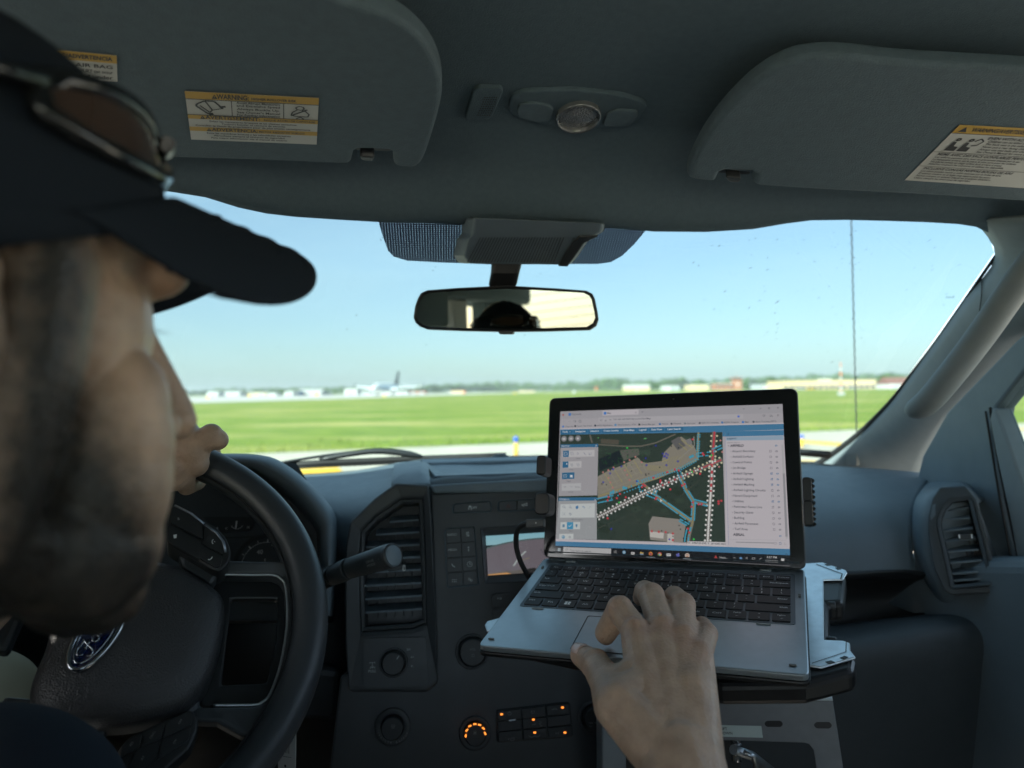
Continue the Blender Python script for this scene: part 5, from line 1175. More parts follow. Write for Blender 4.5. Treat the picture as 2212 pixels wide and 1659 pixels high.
# left spoke, mostly behind the driver's face
p = MB(); p.prism(SF, [(-.16, -.012), (-.05, -.03), (-.05, .03), (-.16, .026)], -.014, .002); obj('spoke', p, M['plastic'], sw, bevel=.004)
p = MB(); p.prism(SF, [(-.03, -.165), (.03, -.165), (.04, -.06), (-.04, -.06)], -.016, .0); obj('spoke', p, M['plastic'], sw, bevel=.004)
# upper button pod
UF = W.up(.024)
pod = [zc(195, 405), zc(240, 385), zc(420, 470), zc(700, 620), zc(800, 730), zc(852, 860), zc(850, 985), zc(800, 1050), zc(735, 1108), zc(640, 1080), zc(400, 930), zc(160, 790), zc(165, 600)]
p = MB(); p.prism(UF, rnd([UF.px(*q) for q in pod], .004), -.03, 0); up_ = obj('button_pod', p, M['dark'], sw, bevel=.002)
def wb(px, gl, fr, parent, h=.002):
    return button(px, gl, m='dark', h=h, gm='glyph', fr=fr, r_=.0015, parent=parent)
phone = lambda x, y, s: ('l', [zc(x-14*s, y-18), zc(x-20*s, y), zc(x-8*s, y+18)], 1.5)
wb([zc(205, 440), zc(250, 415), zc(555, 590), zc(545, 760), zc(200, 590)], [('t', '%', *zc(285, 548), 7)], UF, up_)
wb([zc(190, 620), zc(535, 790), zc(515, 990), zc(240, 830), zc(175, 780)], [('p', [zc(230, 720), zc(268, 715), zc(262, 755), zc(235, 758)])], UF, up_)
wb([zc(572, 612), zc(690, 680), zc(755, 770), zc(770, 930), zc(545, 815)], [('l', [zc(664, 770), zc(650, 785), zc(650, 805), zc(662, 818)], 1.6), ('l', [zc(672, 790), zc(684, 798)], 1)], UF, up_)
wb([zc(530, 835), zc(765, 960), zc(740, 1060), zc(690, 1070), zc(520, 975)], [('l', [zc(606, 985), zc(622, 992), zc(642, 978), zc(652, 958)], 1.8)], UF, up_)
p = MB(); p.tube([UF.p3(*q, .001) for q in [zc(245, 392), zc(420, 478), zc(560, 592)]], .0016, 8, flat=.5); p.tube([UF.p3(*q, .001) for q in [zc(575, 604), zc(700, 690), zc(775, 790), zc(800, 900)]], .0016, 8, flat=.5); obj('pod_edge', p, M['satin'] if False else mat('pale_edge', (.25, .28, .33), .3, .6), up_)  # half-metallic blue-grey strips along the pod's rim
p = MB(); p.pprism(HF.up(-.006), [zc(270, 870), zc(520, 1000), zc(735, 1115), zc(640, 1250), zc(320, 1050)], -.02, 0); obj('pod_base', p, M['plastic'], sw, bevel=.003)
# lower button pod
LF = W.up(.016)
z5 = lambda x, y: (x*.5426*.5486, 1289+y*.5426*.5486)
pod = [z5(830, 1300), z5(850, 1120), z5(930, 1020), z5(1200, 890), z5(1370, 815), z5(1430, 850), z5(1440, 950), z5(1380, 1100), z5(1150, 1300)]
p = MB(); p.prism(LF, rnd([LF.px(*q) for q in pod], .004), -.03, 0); lp = obj('button_pod', p, M['dark'], sw, bevel=.002)
def vtext(s, x, y, sz): return ('t', s, *z5(x, y), sz)
for px, g_ in (([z5(880, 1090), z5(990, 1010), z5(1030, 1000), z5(1010, 1100), z5(870, 1170)], 'RES'), ([z5(1045, 990), z5(1195, 920), z5(1170, 1030), z5(1025, 1095)], 'CNCL'), ([z5(1215, 910), z5(1360, 840), z5(1395, 860), z5(1390, 930), z5(1185, 1025)], 'OFF'), ([z5(1180, 1045), z5(1385, 955), z5(1370, 1040), z5(1140, 1190)], 'ON'), ([z5(1000, 1115), z5(1165, 1050), z5(1130, 1190), z5(960, 1290), z5(930, 1240)], 'SET'), ([z5(870, 1190), z5(985, 1125), z5(910, 1270), z5(850, 1300)], '+')):
    fr_ = LF; p = MB(); p.prism(fr_, rnd([fr_.px(*q) for q in px], .0012), -.002, .002)
    X = sum(q[0] for q in px)/len(px); Y = sum(q[1] for q in px)/len(px); la, lb = fr_.px(X, Y)
    f3 = Frame(fr_.pt(la, lb, .0023), fr_.rot(math.radians(72)).u, fr_.rot(math.radians(72)).v); p.text(f3, g_, 0, 0, 6.5*fr_.mpp(X, Y), .0002, 1)
    obj('button', p, [M['dark'], M['glyphdim']], lp, bevel=.0008)
# paper key tag hanging under the column
kt = empty('key_tag', un(622, 1560, .78), 'white paper key tag with a barcode hanging under the steering column', 'tag')
tf = Frame(un(622, 1600, .74), TR*.8+TF*-.5, UP)
p = MB(); p.pprism(tf, [(634, 1560), (639, 1562), (637, 1700), (604, 1700), (600, 1645), (606, 1600)], -.001, 0); obj('card', p, M['white'], kt)
p = MB()
for i in range(7): p.pline(tf, [(613+i*2.1, 1600+i*.5), (612+i*2.1, 1625+i*.4)], .6+.6*(i % 3 == 0), .0006)
p.pdot(tf, 617, 1654, 3, .0006); p.pline(tf, [(607, 1632), (630, 1636)], .8, .0006); obj('barcode_print', p, M['black'], kt)
p = MB(); p.tube([un(634, 1562, .745), un(640, 1520, .80), un(642, 1470, .88)], .0012, 6); obj('string', p, M['dark'], kt)
# ================================================================== laptop on its mount
Rd = [(.928, .354, -.116), (-.369, .916, -.159), (.05, .19, .981)]
ld = lambda R, k: cdir(V((R[0][k], R[1][k], R[2][k])))
KD = Frame(camv(.10296, .63398, -.24149), ld(Rd, 0), ld(Rd, 1))      # keyboard deck: x -.146..+.146, y 0..+.202
Rs = [(.928, .050, -.368), (-.369, .244, -.897), (.045, .969, .245)]
SD = Frame(camv(.1728, .8115, -.1972), ld(Rs, 0), ld(Rs, 1))         # screen: y .0 .. .193
lap = empty('laptop', KD.o, 'open silver and black two-in-one laptop showing an airfield map', 'laptop')
M['alu'] = mat('brushed_aluminium', (.43, .485, .525), .36, .85, var=.04, vscale=120, scratch=.08)
M['kdeck'] = mat('keyboard_well', (.16, .19, .215), .45, .6)
M['key'] = mat('key_cap', (.018, .019, .021), .5, bump=('noise', 2000, .1, .0005))
M['kprint'] = mat('key_print', (.95, .96, .96), .5)
M['bezel'] = mat('screen_bezel_glass', (.012, .013, .014), .08, coat=.3)
# deck
hw, dp = .146, .2022
dk = rnd([(-hw, 0), (hw, 0), (hw, dp), (-hw, dp)], .007, 5)
kx0, kx1, ky0, ky1 = -.1335, .1365, .0805, .187
p = MB(); well = [(kx0, ky0), (kx1, ky0), (kx1, ky1), (kx0, ky1)]
p.prism(KD, dk, -.006, 0); obj('deck', p, M['alu'], lap, bevel=.0012, seg=3)
p = MB(); p.prism(KD, rnd([(-hw-.0012, -.001), (hw+.0012, -.001), (hw+.0012, dp), (-hw-.0012, dp)], .008, 5), -.0105, -.0062); obj('deck_base', p, M['black'], lap, bevel=.001)
p = MB(); p.ring(KD, rnd(well, .003, 3), rnd([(kx0+.0015, ky0+.0015), (kx1-.0015, ky0+.0015), (kx1-.0015, ky1-.0015), (kx0+.0015, ky1-.0015)], .002, 3), .0001, .0006)
p.prism(KD, rnd([(kx0+.0015, ky0+.0015), (kx1-.0015, ky0+.0015), (kx1-.0015, ky1-.0015), (kx0+.0015, ky1-.0015)], .002, 3), .0001, .0003); obj('keyboard_well', p, M['kdeck'], lap)
# keys: pitch 18 mm, laid out row by row
kb = MB()
def key(x, y, w_, h_, txt='', sub=None, size=.0048, corner=False):
    loc = rnd([(x, y), (x+w_, y), (x+w_, y+h_), (x, y+h_)], .0012, 2); cx, cy = x+w_/2, y+h_/2
    cxs = [(cx+(a-cx)*.985, cy+(b-cy)*.97) for a, b in loc]
    kb.loft([[KD.pt(a, b, .0003) for a, b in loc], [KD.pt(a, b, .0013) for a, b in loc], [KD.pt(a, b, .0016) for a, b in cxs]], 0, True, True, False)
    hh = .0018
    if txt == 'WIN':
        for ax, ay in ((-1, -1), (1, -1), (1, 1), (-1, 1)): kb.poly([KD.pt(cx+ax*.0017+dx*.0014, cy+ay*.0017+dy*.0014, hh) for dx, dy in ((-1, -1), (1, -1), (1, 1), (-1, 1))], 1)
    elif txt:
        if sub: kb.text(KD, txt, cx, cy-h_*.22, size*.9, hh, 1, sx=1.25); kb.text(KD, sub, cx, cy+h_*.22, size*.9, hh, 1, sx=1.25)
        elif corner == 'L': kb.text(KD, txt, x+.0025, cy+h_*.15, size*.72, hh, 1, al='L', sx=1.2)
        elif corner == 'R': kb.text(KD, txt, x+w_-.0025, cy+h_*.1, size*.72, hh, 1, al='R', sx=1.2)
        else: kb.text(KD, txt, cx, cy, size, hh, 1, sx=1.3)
P_ = .0180; kh = .0143; gp = .0022; x0 = kx0+.0030; W_all = (kx1-.003)-x0
rowy = [ky0+.0030+i*.01735 for i in range(6)]
def krow(r, items, h_=kh):
    tot = sum(i[1] for i in items); u = W_all/tot; x = x0
    for it in items:
        key(x+gp/2, rowy[r], it[1]*u-gp, h_, *it[2:] if len(it) > 2 else (it[0],)) if False else key(x+gp/2, rowy[r], it[1]*u-gp, h_, it[0], *(it[2:]))
        x += it[1]*u
krow(0, [('Ctrl', 1.05, None, .005, 'L'), ('Fn', 1.0), ('WIN', 1.05), ('Alt', 1.0, None, .004), ('', 5.1), ('Alt', 1, None, .004), ('Ctrl', 1.05, None, .004), ('<-', 1, 'PgUp', .003), ('v', 1.15, '^', .004), ('->', 1, 'PgDn', .003)])
krow(1, [('Shift', 2.05, None, .005, 'L')]+[(c, 1) for c in 'ZXCVBNM']+[(',', 1, '<'), ('.', 1, '>'), ('/', 1, '?'), ('Shift', 2.35, None, .005, 'R')])
krow(2, [('Caps Lock', 1.6, None, .005, 'L')]+[(c, 1) for c in 'ASDFGHJKL']+[(';', 1, ':'), ("'", 1, '"'), ('Enter', 1.8, None, .005, 'R')])
krow(3, [('Tab', 1.35, None, .005, 'L')]+[(c, 1) for c in 'QWERTYUIOP']+[('[', 1, '{'), (']', 1, '}'), ('\\', 1.05, '|')])
krow(4, [('`', .8, '~')]+[(a, 1, b) for a, b in zip('1234567890-=', '!@#$%^&*()_+')]+[('Backspace', 1.6, None, .005, 'R')])
krow(5, [(s_, 1, None, .0034) for s_ in ('Esc', 'F1', 'F2', 'F3', 'F4', 'F5', 'F6', 'F7', 'F8', 'F9', 'F10', 'PrtScr', 'Insert', 'Home', 'End', 'Delete')], .0095)
obj('keyboard', kb, [M['key'], M['kprint']], lap)
p = MB(); tp = rnd([(-.0565, .0065), (.0435, .0065), (.0435, .0705), (-.0565, .0705)], .002, 2)
cxs = lambda k: [(-.0065+(a+.0065)*k[0], .0385+(b-.0385)*k[1]) for a, b in tp]
p.ring(KD, tp, cxs((.984, .975)), .0001, .0004); p.prism(KD, cxs((.975, .962)), .0001, .0003, 1); obj('touchpad', p, [M['black'], M['alu']], lap)
M['pad0'] = mat('grey_pad', (.32, .35, .36), .5); M['pad1'] = mat('brown_pad', (.12, .12, .11), .6)
for x, y, w_, m in ((-.112, .0765, .013, 0), (.109, .0765, .013, 0), (-.110, .1925, .012, 0), (.107, .1925, .012, 0), (-.137, .011, .006, 1), (.134, .011, .006, 1), (-.139, .172, .0025, 1), (.1405, .135, .0025, 1)):
    h_ = .0022 if w_ > .003 else .006
    p = MB(); p.prism(KD, rnd([(x-w_/2, y), (x+w_/2, y), (x+w_/2, y+h_), (x-w_/2, y+h_)], .0009, 2), .0002, .0012)
    obj('rubber_pad', p, [M['pad0'], M['pad1']][m], lap, bevel=.0003)
# folded hinge flap and tablet
p = MB(); p.loft([[KD.pt(-.14, .2022, -.004), KD.pt(-.14, .2022, .0), SD.pt(-.14, .004, .003), SD.pt(-.14, -.004, -.006)], [KD.pt(.14, .2022, -.004), KD.pt(.14, .2022, .0), SD.pt(.14, .004, .003), SD.pt(.14, -.004, -.006)]], 0, True, True, False); obj('hinge_flap', p, M['kdeck'], lap, bevel=.001)
p = MB(); so_ = rnd([(-.1462, -.004), (.1462, -.004), (.1462, .1927), (-.1462, .1927)], .0085, 5); p.prism(SD, so_, -.0085, -.0012); obj('tablet_back', p, M['plastic'], lap, bevel=.0015)
p = MB(); p.prism(SD, rnd([(-.1450, -.003), (.1450, -.003), (.1450, .1915), (-.1450, .1915)], .0078, 5), -.0012, 0); p.pdot(SD, 1455, 862, 2.2, .0004, 1); obj('screen_glass', p, [M['bezel'], M['dark']], lap, bevel=.0004)
# ---- what the display shows: flat coloured faces a hair above the glass
zb = lambda x, y: (1174+x*.248, 833.9+y*.248)
DTL, DTR, DBR, DBL = [V(SD.px(*zb(*q))) for q in ((148, 222), (2082, 157), (2145, 1478), (103, 1455))]
sp = MB(); H0 = .0003
def L(k): return H0+.00006*k
def zpoly(pts, c, k=1): sp.poly([SD.p3(*zb(*q), L(k)) for q in pts], 0, c)
def zline(pts, wd, c, k=2):
    pp = [SD.px(*zb(*q)) for q in pts]; sp.line(SD, pp, wd*.248*SD.mpp(1450, 1030), L(k), 0, c)
def zdot(x, y, r, c, k=4, n=8): a, b = SD.px(*zb(x, y)); sp.dot(SD, a, b, r*.248*SD.mpp(1450, 1030), L(k), 0, c, n)
sl_ang = math.atan2(-(157-222), 2082-148)
def ztext(s_, x, y, hz_, c=(.1, .1, .12), k=4, al='L', bold=.012, sx=1.0):
    a, b = SD.px(*zb(x, y)); sp.text(SD, s_, a, b, hz_*.248*SD.mpp(1450, 1030), L(k), 0, c, al, bold, sx)
GW, GB, DB_, LB = (.42, .39, .415), (.052, .16, .28), (.03, .115, .215), (.24, .32, .40)
BKc = (.045, .047, .06)
def lerp2(a, b, t): return (a[0]+(b[0]-a[0])*t, a[1]+(b[1]-a[1])*t)
TLc, TRc, BRc, BLc = (148, 222), (2082, 157), (2145, 1568), (103, 1455)
def at(s, t): return lerp2(lerp2(TLc, TRc, s), lerp2(BLc, BRc, s), t)
def q4(s0, t0, s1, t1, c, k=1): zpoly([at(s0, t0), at(s1, t0), at(s1, t1), at(s0, t1)], c, k)
q4(0, 0, 1, 1, (.33, .315, .335), 0)
q4(0, 0, 1, .055, (.30, .29, .31), 1); zpoly([(515, 215), (830, 205), (828, 248), (515, 258)], GW, 2)
zpoly([(150, 370), (2090, 318), (2092, 332), (148, 384)], GW, 1)
zpoly([(147, 380), (2090, 330), (2095, 428), (1560, 440), (1560, 402), (146, 424)], GB, 2)
for a, b, s_ in ((148, 255, 'Tools'), (262, 383, 'Navigation'), (390, 502, 'Selection'), (508, 672, 'Create Activity'), (680, 812, 'Heat Maps'), (818, 912, 'Legend'), (922, 1052, 'Data View'), (1058, 1218, 'Layer Search')):
    y0 = 384-(a-148)*.026; y1 = 384-(b-148)*.026; zpoly([(a, y0), (b, y1), (b, y1+36), (a, y0+38)], DB_, 3); ztext(s_, (a+b)/2-(12 if s_ == 'Tools' else 0), (y0+y1)/2+17, 23, (.5, .55, .6), 5, 'C', .02)
zdot(232, 398, 5, (.5, .55, .6), 5, 3)
ztext('Cityworks', 248, 247, 22); ztext('Map', 556, 237, 22); ztext('x', 800, 230, 24); ztext('+', 854, 228, 30); zpoly([(220, 237), (240, 236), (240, 258), (220, 259)], (.03, .15, .45), 4); zpoly([(526, 227), (548, 226), (548, 248), (526, 249)], (.03, .15, .45), 4); zdot(172, 252, 9, (.35, .06, .05))
for x, y in ((1746, 200), (1890, 196)): zline([(x-7, y-3), (x, y+4), (x+7, y-3)], 2.5, BKc, 4)
zline([(1958, 188), (1970, 188), (1970, 200), (1958, 200), (1958, 188)], 2.2, BKc, 4); zline([(2036, 184), (2050, 198)], 2.5, BKc, 4); zline([(2036, 198), (2050, 184)], 2.5, BKc, 4)
zline([(264, 306), (270, 298), (280, 300), (284, 308), (276, 316), (266, 312)], 2.5, BKc, 4); zline([(310, 306), (320, 295), (330, 305), (328, 315), (312, 316), (310, 306)], 2.5, BKc, 4); zline([(168, 310), (184, 309)], 2.2, (.2, .2, .22), 4); zline([(218, 308), (234, 307)], 2.2, (.2, .2, .22), 4)
zpoly([(480, 276), (1740, 244), (1742, 284), (482, 316)], (.36, .345, .365), 2)
zline([(494, 290), (512, 289), (510, 302), (503, 307), (496, 302), (494, 290)], 2.2, BKc, 4); zline([(536, 300), (550, 299), (550, 306), (536, 307), (536, 300)], 2.2, BKc, 4); zline([(574, 294), (592, 293)], 2.2, BKc, 4); zline([(574, 300), (592, 299)], 2.2, BKc, 4)
ztext('192.168.168.245/Cityworks/FieldMap', 610, 292, 23, (.12, .12, .14))
st5 = []
for i in range(10):
    r_ = 14 if i % 2 == 0 else 6; st5.append((1699+r_*math.sin(i*math.pi/5), 265-r_*math.cos(i*math.pi/5)))
zpoly(st5, (.03, .10, .48), 4)
zline([(1912, 253), (1930, 252), (1929, 262), (1921, 268), (1913, 263), (1912, 253)], 2.2, BKc, 4); zline([(1974, 266), (1976, 252), (1986, 252), (1988, 262), (1996, 266), (1974, 268)], 2.2, BKc, 4)
for dy in (0, 7, 14): zline([(2036, 250+dy), (2052, 249+dy)], 2, BKc, 4)
for x, y, s_, c in ((190, 354, 'Cityworks', (.03, .15, .45)), (296, 349, 'Server Not Found', (.05, .05, .06)), (470, 345, 'KRFD FlightAware', (.02, .03, .05)), (646, 340, 'WeatherSentry  OTN', (.05, .2, .4)), (854, 336, 'Notam Manager', (.04, .05, .05)), (1033, 332, 'NOAA', (.03, .12, .3)), (1134, 329, 'Pilotweb', (.1, .1, .12)), (1252, 326, 'skyvector', (.15, .18, .2)), (1380, 323, 'RFD RT3 Website', (.1, .1, .12)), (1576, 318, 'KRFD Weather', (.04, .14, .35)), (1756, 315, 'Map', (.03, .15, .45)), (1848, 312, 'Aero Tracking (5252)', (.1, .1, .12))):
    ztext(s_, x, y, 19, (.10, .10, .12)); zdot(x-18, y, 10, c, 4, 10)
# map
mapq = [(146, 424), (1558, 398), (1586, 1372), (112, 1330)]
zpoly(mapq, (.028, .042, .034), 1)
random.seed(11)
def rp(): return (random.uniform(300, 1560), random.uniform(420, 1350))
for i in range(90):
    x, y = rp(); r_ = random.uniform(10, 60); g_ = random.uniform(.75, 1.35)
    if x > 1500 or y < 455 or y > 1280: continue
    n_ = 7; zpoly([(x+r_*math.cos(t*6.283/n_)*random.uniform(.6, 1.2), y+r_*.6*math.sin(t*6.283/n_)*random.uniform(.6, 1.2)) for t in range(n_)], (.028*g_, .043*g_, .033*g_), 1.5)
TANm, TAN2, YEL, CY_, RED_, WHT = (.20, .185, .15), (.145, .135, .115), (.32, .29, .07), (.05, .27, .38), (.42, .045, .06), (.52, .52, .50)
zpoly([(470, 790), (560, 740), (690, 690), (820, 620), (850, 660), (900, 670), (1030, 655), (1050, 580), (1160, 470), (1200, 440), (1310, 520), (1330, 560), (1340, 640), (1200, 720), (1000, 800), (860, 850), (640, 930), (475, 990)], TANm, 2)
zpoly([(480, 640), (660, 560), (690, 660), (490, 740)], (.012, .018, .022), 2.5); zpoly([(665, 560), (830, 545), (840, 600), (700, 650)], (.09, .095, .08), 2.2)
zpoly([(500, 460), (660, 470), (655, 510), (500, 500)], (.075, .07, .055), 2); zpoly([(1110, 480), (1180, 440), (1240, 520), (1170, 560)], (.10, .10, .10), 2.3); zpoly([(1240, 470), (1280, 455), (1300, 500), (1255, 515)], (.16, .16, .16), 2.3)
zline([(480, 510), (700, 525), (850, 525), (980, 495), (1150, 420)], 12, (.11, .105, .085), 2.2); zline([(405, 425), (425, 495)], 14, (.12, .115, .10), 2.2); zline([(1310, 440), (1315, 520), (1170, 645)], 7, (.22, .22, .2), 2.6); zline([(470, 800), (700, 700), (880, 740)], 8, (.19, .18, .16), 2.6)
for i in range(9):
    t = i/8; x, y = 490+340*t, 780-150*t; zline([(x, y), (x+70, y+115)], 3, YEL if i % 2 else (.26, .25, .21), 3)
for i in range(4): zline([(480+i*10, 800+i*42), (850+i*10, 650+i*45)], 3, (.25, .235, .17), 3)
for i in range(6): zline([(900, 690+i*8), (1040+i*20, 700+i*10), (1100+i*25, 620-i*5)], 2.2, (.27, .24, .09), 3)
for a, b in (((1040, 620), (1100, 600)), ((1030, 660), (1090, 640)), ((1180, 500), (1250, 560)), ((1200, 470), (1300, 540))): zline([a, b], 3, YEL, 3)
zline([(476, 1140), (860, 945), (1200, 790), (1560, 640)], 36, (.13, .12, .11), 3)
zline([(1487, 400), (1475, 600), (1460, 900), (1440, 1180), (1430, 1360)], 34, (.13, .12, .11), 3)
zline([(865, 850), (1000, 970), (1290, 1180)], 26, (.17, .16, .12), 3); zline([(1190, 790), (1240, 900), (1310, 1010), (1300, 1180), (1270, 1300), (1260, 1372)], 26, (.16, .15, .12), 3)
zline([(1310, 1010), (1440, 1030)], 18, (.16, .15, .12), 3); zline([(480, 960), (700, 890), (1000, 800), (1340, 640), (1350, 405)], 18, (.19, .17, .12), 3)
for pts in ([(865, 850), (1000, 970), (1290, 1180)], [(1190, 790), (1240, 900), (1310, 1010), (1300, 1180), (1270, 1300)], [(480, 960), (700, 890), (1000, 800), (1340, 640), (1350, 405)]): zline(pts, 3, YEL, 4)
zpoly([(950, 1135), (1180, 1160), (1240, 1210), (1215, 1365), (930, 1340), (915, 1200)], (.215, .20, .18), 2.6); zpoly([(930, 1265), (1050, 1280), (1045, 1330), (928, 1315)], (.42, .40, .37), 3); zpoly([(1080, 1283), (1138, 1290), (1132, 1368), (1078, 1360)], (.40, .39, .37), 3)
zline([(475, 1240), (780, 1110), (830, 1190)], 2, (.10, .10, .08), 2); zline([(700, 1190), (920, 1200)], 2, (.10, .10, .08), 2); zline([(1010, 990), (1080, 1090), (1090, 1120), (1020, 1110)], 2, (.07, .075, .06), 2); zline([(1190, 960), (1360, 820)], 2, (.09, .09, .075), 2)
def along(pts, step):
    for a, b in zip(pts, pts[1:]):
        d_ = math.hypot(b[0]-a[0], b[1]-a[1]); n_ = max(1, int(d_/step))
        for i in range(n_): yield lerp2(a, b, i/n_), ((b[0]-a[0])/d_, (b[1]-a[1])/d_)
k_ = 0
for (x, y), (ux, uy) in along([(476, 1140), (860, 945), (1200, 790), (1560, 640)], 19):
    k_ += 1; c = WHT if x < 1000 else ((.46, .44, .30) if x > 1200 else WHT)
    zdot(x, y, 8, (RED_ if x > 1380 or (x > 1010 and k_ % 3 == 0) else WHT), 6, 7)
    if k_ % 2: zdot(x-uy*24, y+ux*24, 9, c, 6); zdot(x+uy*24, y-ux*24, 9, c, 6)
k_ = 0
for (x, y), (ux, uy) in along([(1490, 405), (1475, 600), (1460, 900), (1440, 1180), (1430, 1360)], 14):
    k_ += 1; zdot(x, y, 9, RED_ if y < 620 or (y < 920 and k_ % 4 < 2) else WHT, 6, 7)
    if k_ % 3 == 0: zdot(x-24, y, 9, (.46, .44, .30) if y < 650 else WHT, 6); zdot(x+24, y, 9, (.46, .44, .30) if y < 650 else WHT, 6)
def cy_path(pts, off=12, step=14):
    for (x, y), (ux, uy) in along(pts, step):
        for s_ in (-1, 1):
            if random.random() < .93: zdot(x-uy*off*s_, y+ux*off*s_, 7, CY_, 7, 7)
cy_path([(905, 940), (1000, 975), (1290, 1180)], 14); cy_path([(1175, 735), (1200, 800), (1240, 900), (1310, 1010), (1300, 1180)], 14); cy_path([(1270, 1230), (1250, 1310), (1245, 1365)], 15, 11); cy_path([(1320, 1005), (1440, 1035)], 14, 12)
cy_path([(560, 975), (700, 915), (870, 850)], 16, 26); cy_path([(860, 830), (1000, 780), (1200, 720), (1340, 640), (1355, 405)], 9, 19); cy_path([(1190, 1170), (1270, 1215)], 9, 11); cy_path([(475, 1000), (620, 970)], 18, 12); cy_path([(1340, 600), (1460, 590)], 14, 15); cy_path([(1480, 560), (1560, 525)], 12, 12); cy_path([(980, 910), (960, 960)], 12, 14); cy_path([(845, 870), (855, 930)], 12, 14)
for x, y in [(700, 885), (720, 890), (1280, 620), (1300, 610), (820, 830), (610, 920), (590, 930)]: zdot(x, y, 13, CY_, 7)
for x, y in [(870, 858), (860, 880), (885, 870), (1145, 728), (1180, 735), (1080, 752), (958, 800), (1020, 822), (1105, 900), (985, 972), (978, 985), (1230, 855), (1208, 868), (1302, 1015), (1290, 1052), (1258, 1242), (1270, 1275), (718, 970), (640, 978), (560, 995), (560, 1152), (568, 968), (668, 940), (1300, 465), (1396, 600), (1388, 588), (1352, 1030), (1378, 1030), (1525, 1005), (1526, 1025), (1550, 1000), (945, 1265), (1005, 1270), (1065, 1273), (1128, 1285), (1128, 1342), (1018, 838), (1365, 765)]: zdot(x, y, 10, RED_, 8)
for x, y in [(520, 752), (566, 734), (612, 710), (704, 664), (752, 645), (802, 618), (856, 664), (584, 840), (568, 800), (710, 735), (730, 775), (750, 818), (604, 885), (1542, 475), (1530, 705), (1558, 575)]: zdot(x, y, 9, (.36, .16, .15), 7)
for x, y in [(1060, 610), (1075, 625), (1050, 615), (1085, 600), (1068, 590), (1040, 590), (898, 690), (1072, 690), (1172, 657), (608, 725), (582, 762), (680, 700), (522, 838), (814, 830), (1098, 1335), (592, 1245), (892, 630), (980, 520)]: zpoly([(x-10, y), (x, y-10), (x+10, y), (x, y+10)], (.03, .035, .30), 8)
for x, y in [(660, 1015), (1296, 748), (1310, 1335), (730, 540), (1465, 605)]: zdot(x, y, 9, (.04, .40, .07), 9)
for i in range(70): x, y = random.uniform(500, 1560), random.uniform(520, 1340); zdot(x, y, 6, (.008, .012, .012), 5, 6)
for i in range(45): x, y = random.uniform(500, 900), random.uniform(530, 700); zdot(x, y, 5, (.03, .10, .04), 5, 6)
for x, y in ((478, 452), (880, 460), (892, 458)): zdot(x, y, 8, (.12, .40, .14), 6, 3)
zpoly([(1016, 985), (1040, 1000), (1026, 1004), (1020, 1014)], WHT, 10)
# tool panels on the map
for i in range(3): zdot(180+61*i, 460-2*i, 27, (.19, .19, .20), 6, 20)
zpoly([(168, 452), (192, 451), (192, 470), (168, 471)], (.4, .4, .4), 8); zpoly([(230, 452), (252, 451), (252, 467), (230, 468)], (.4, .4, .4), 8); zdot(301, 458, 10, (.45, .45, .45), 8, 10)
zpoly([(150, 538), (478, 532), (470, 952), (134, 960)], (.29, .28, .295), 9); zpoly([(150, 510), (478, 505), (478, 532), (150, 538)], DB_, 9.5); ztext('Selection', 158, 523, 22, (.42, .45, .5), 11); ztext('x', 455, 518, 26, (.5, .5, .55), 11)
zpoly([(134, 972), (468, 970), (466, 998), (132, 1000)], DB_, 9.5); zpoly([(132, 1000), (466, 998), (466, 1338), (112, 1330)], (.27, .28, .29), 9); ztext('Navigation', 142, 985, 22, (.42, .45, .5), 11); ztext('x', 446, 988, 26, (.5, .5, .55), 11)
zpoly([(168, 566), (448, 556), (446, 614), (168, 622)], (.40, .39, .40), 10); zpoly([(172, 566), (224, 564), (222, 618), (172, 620)], DB_, 11); zline([(184, 580), (208, 579), (208, 602), (184, 603), (184, 580)], 3, (.5, .5, .55), 12)
zline([(240, 578), (258, 580), (262, 600), (244, 600), (240, 578)], 2.4, (.12, .14, .2), 12); zline([(300+7*math.cos(t), 590+7*math.sin(t)) for t in [i*.7 for i in range(10)]], 2.4, (.1, .12, .2), 12); zline([(350, 578), (370, 602)], 3, (.1, .12, .2), 12); zline([(408+10*math.cos(t), 590+10*math.sin(t)) for t in [i*.6-1 for i in range(9)]], 3, (.1, .12, .2), 12)
ztext('Select', 305, 632, 17, (.14, .14, .16), 11, 'C'); ztext('Action', 245, 729, 17, (.14, .14, .16), 11, 'C'); ztext('Toggle', 220, 828, 17, (.14, .14, .16), 11, 'C'); ztext('Identify', 240, 924, 17, (.14, .14, .16), 11, 'C'); ztext('Map Navigation', 298, 1163, 17, (.14, .14, .16), 11, 'C'); ztext('Tools', 238, 1262, 17, (.14, .14, .16), 11, 'C')
zpoly([(166, 660), (334, 654), (332, 712), (166, 716)], (.40, .39, .40), 10); zpoly([(168, 660), (220, 658), (218, 712), (168, 714)], DB_, 11); zdot(205, 680, 7, (.5, .5, .55), 12); 
for ox in (248, 302): zline([(ox-10, 676), (ox+6, 676), (ox+6, 690), (ox-10, 690), (ox-10, 676)], 2.2, (.2, .22, .25), 12); zline([(ox-4, 684), (ox+12, 684), (ox+12, 698), (ox-4, 698), (ox-4, 684)], 2.2, (.2, .22, .25), 12)
zpoly([(164, 756), (272, 752), (270, 808), (164, 812)], DB_, 11); zline([(178, 775), (204, 774), (204, 794), (178, 795), (178, 775)], 2.4, (.45, .48, .5), 12); zpoly([(234, 776), (256, 775), (256, 796), (234, 797)], (.5, .52, .55), 12)
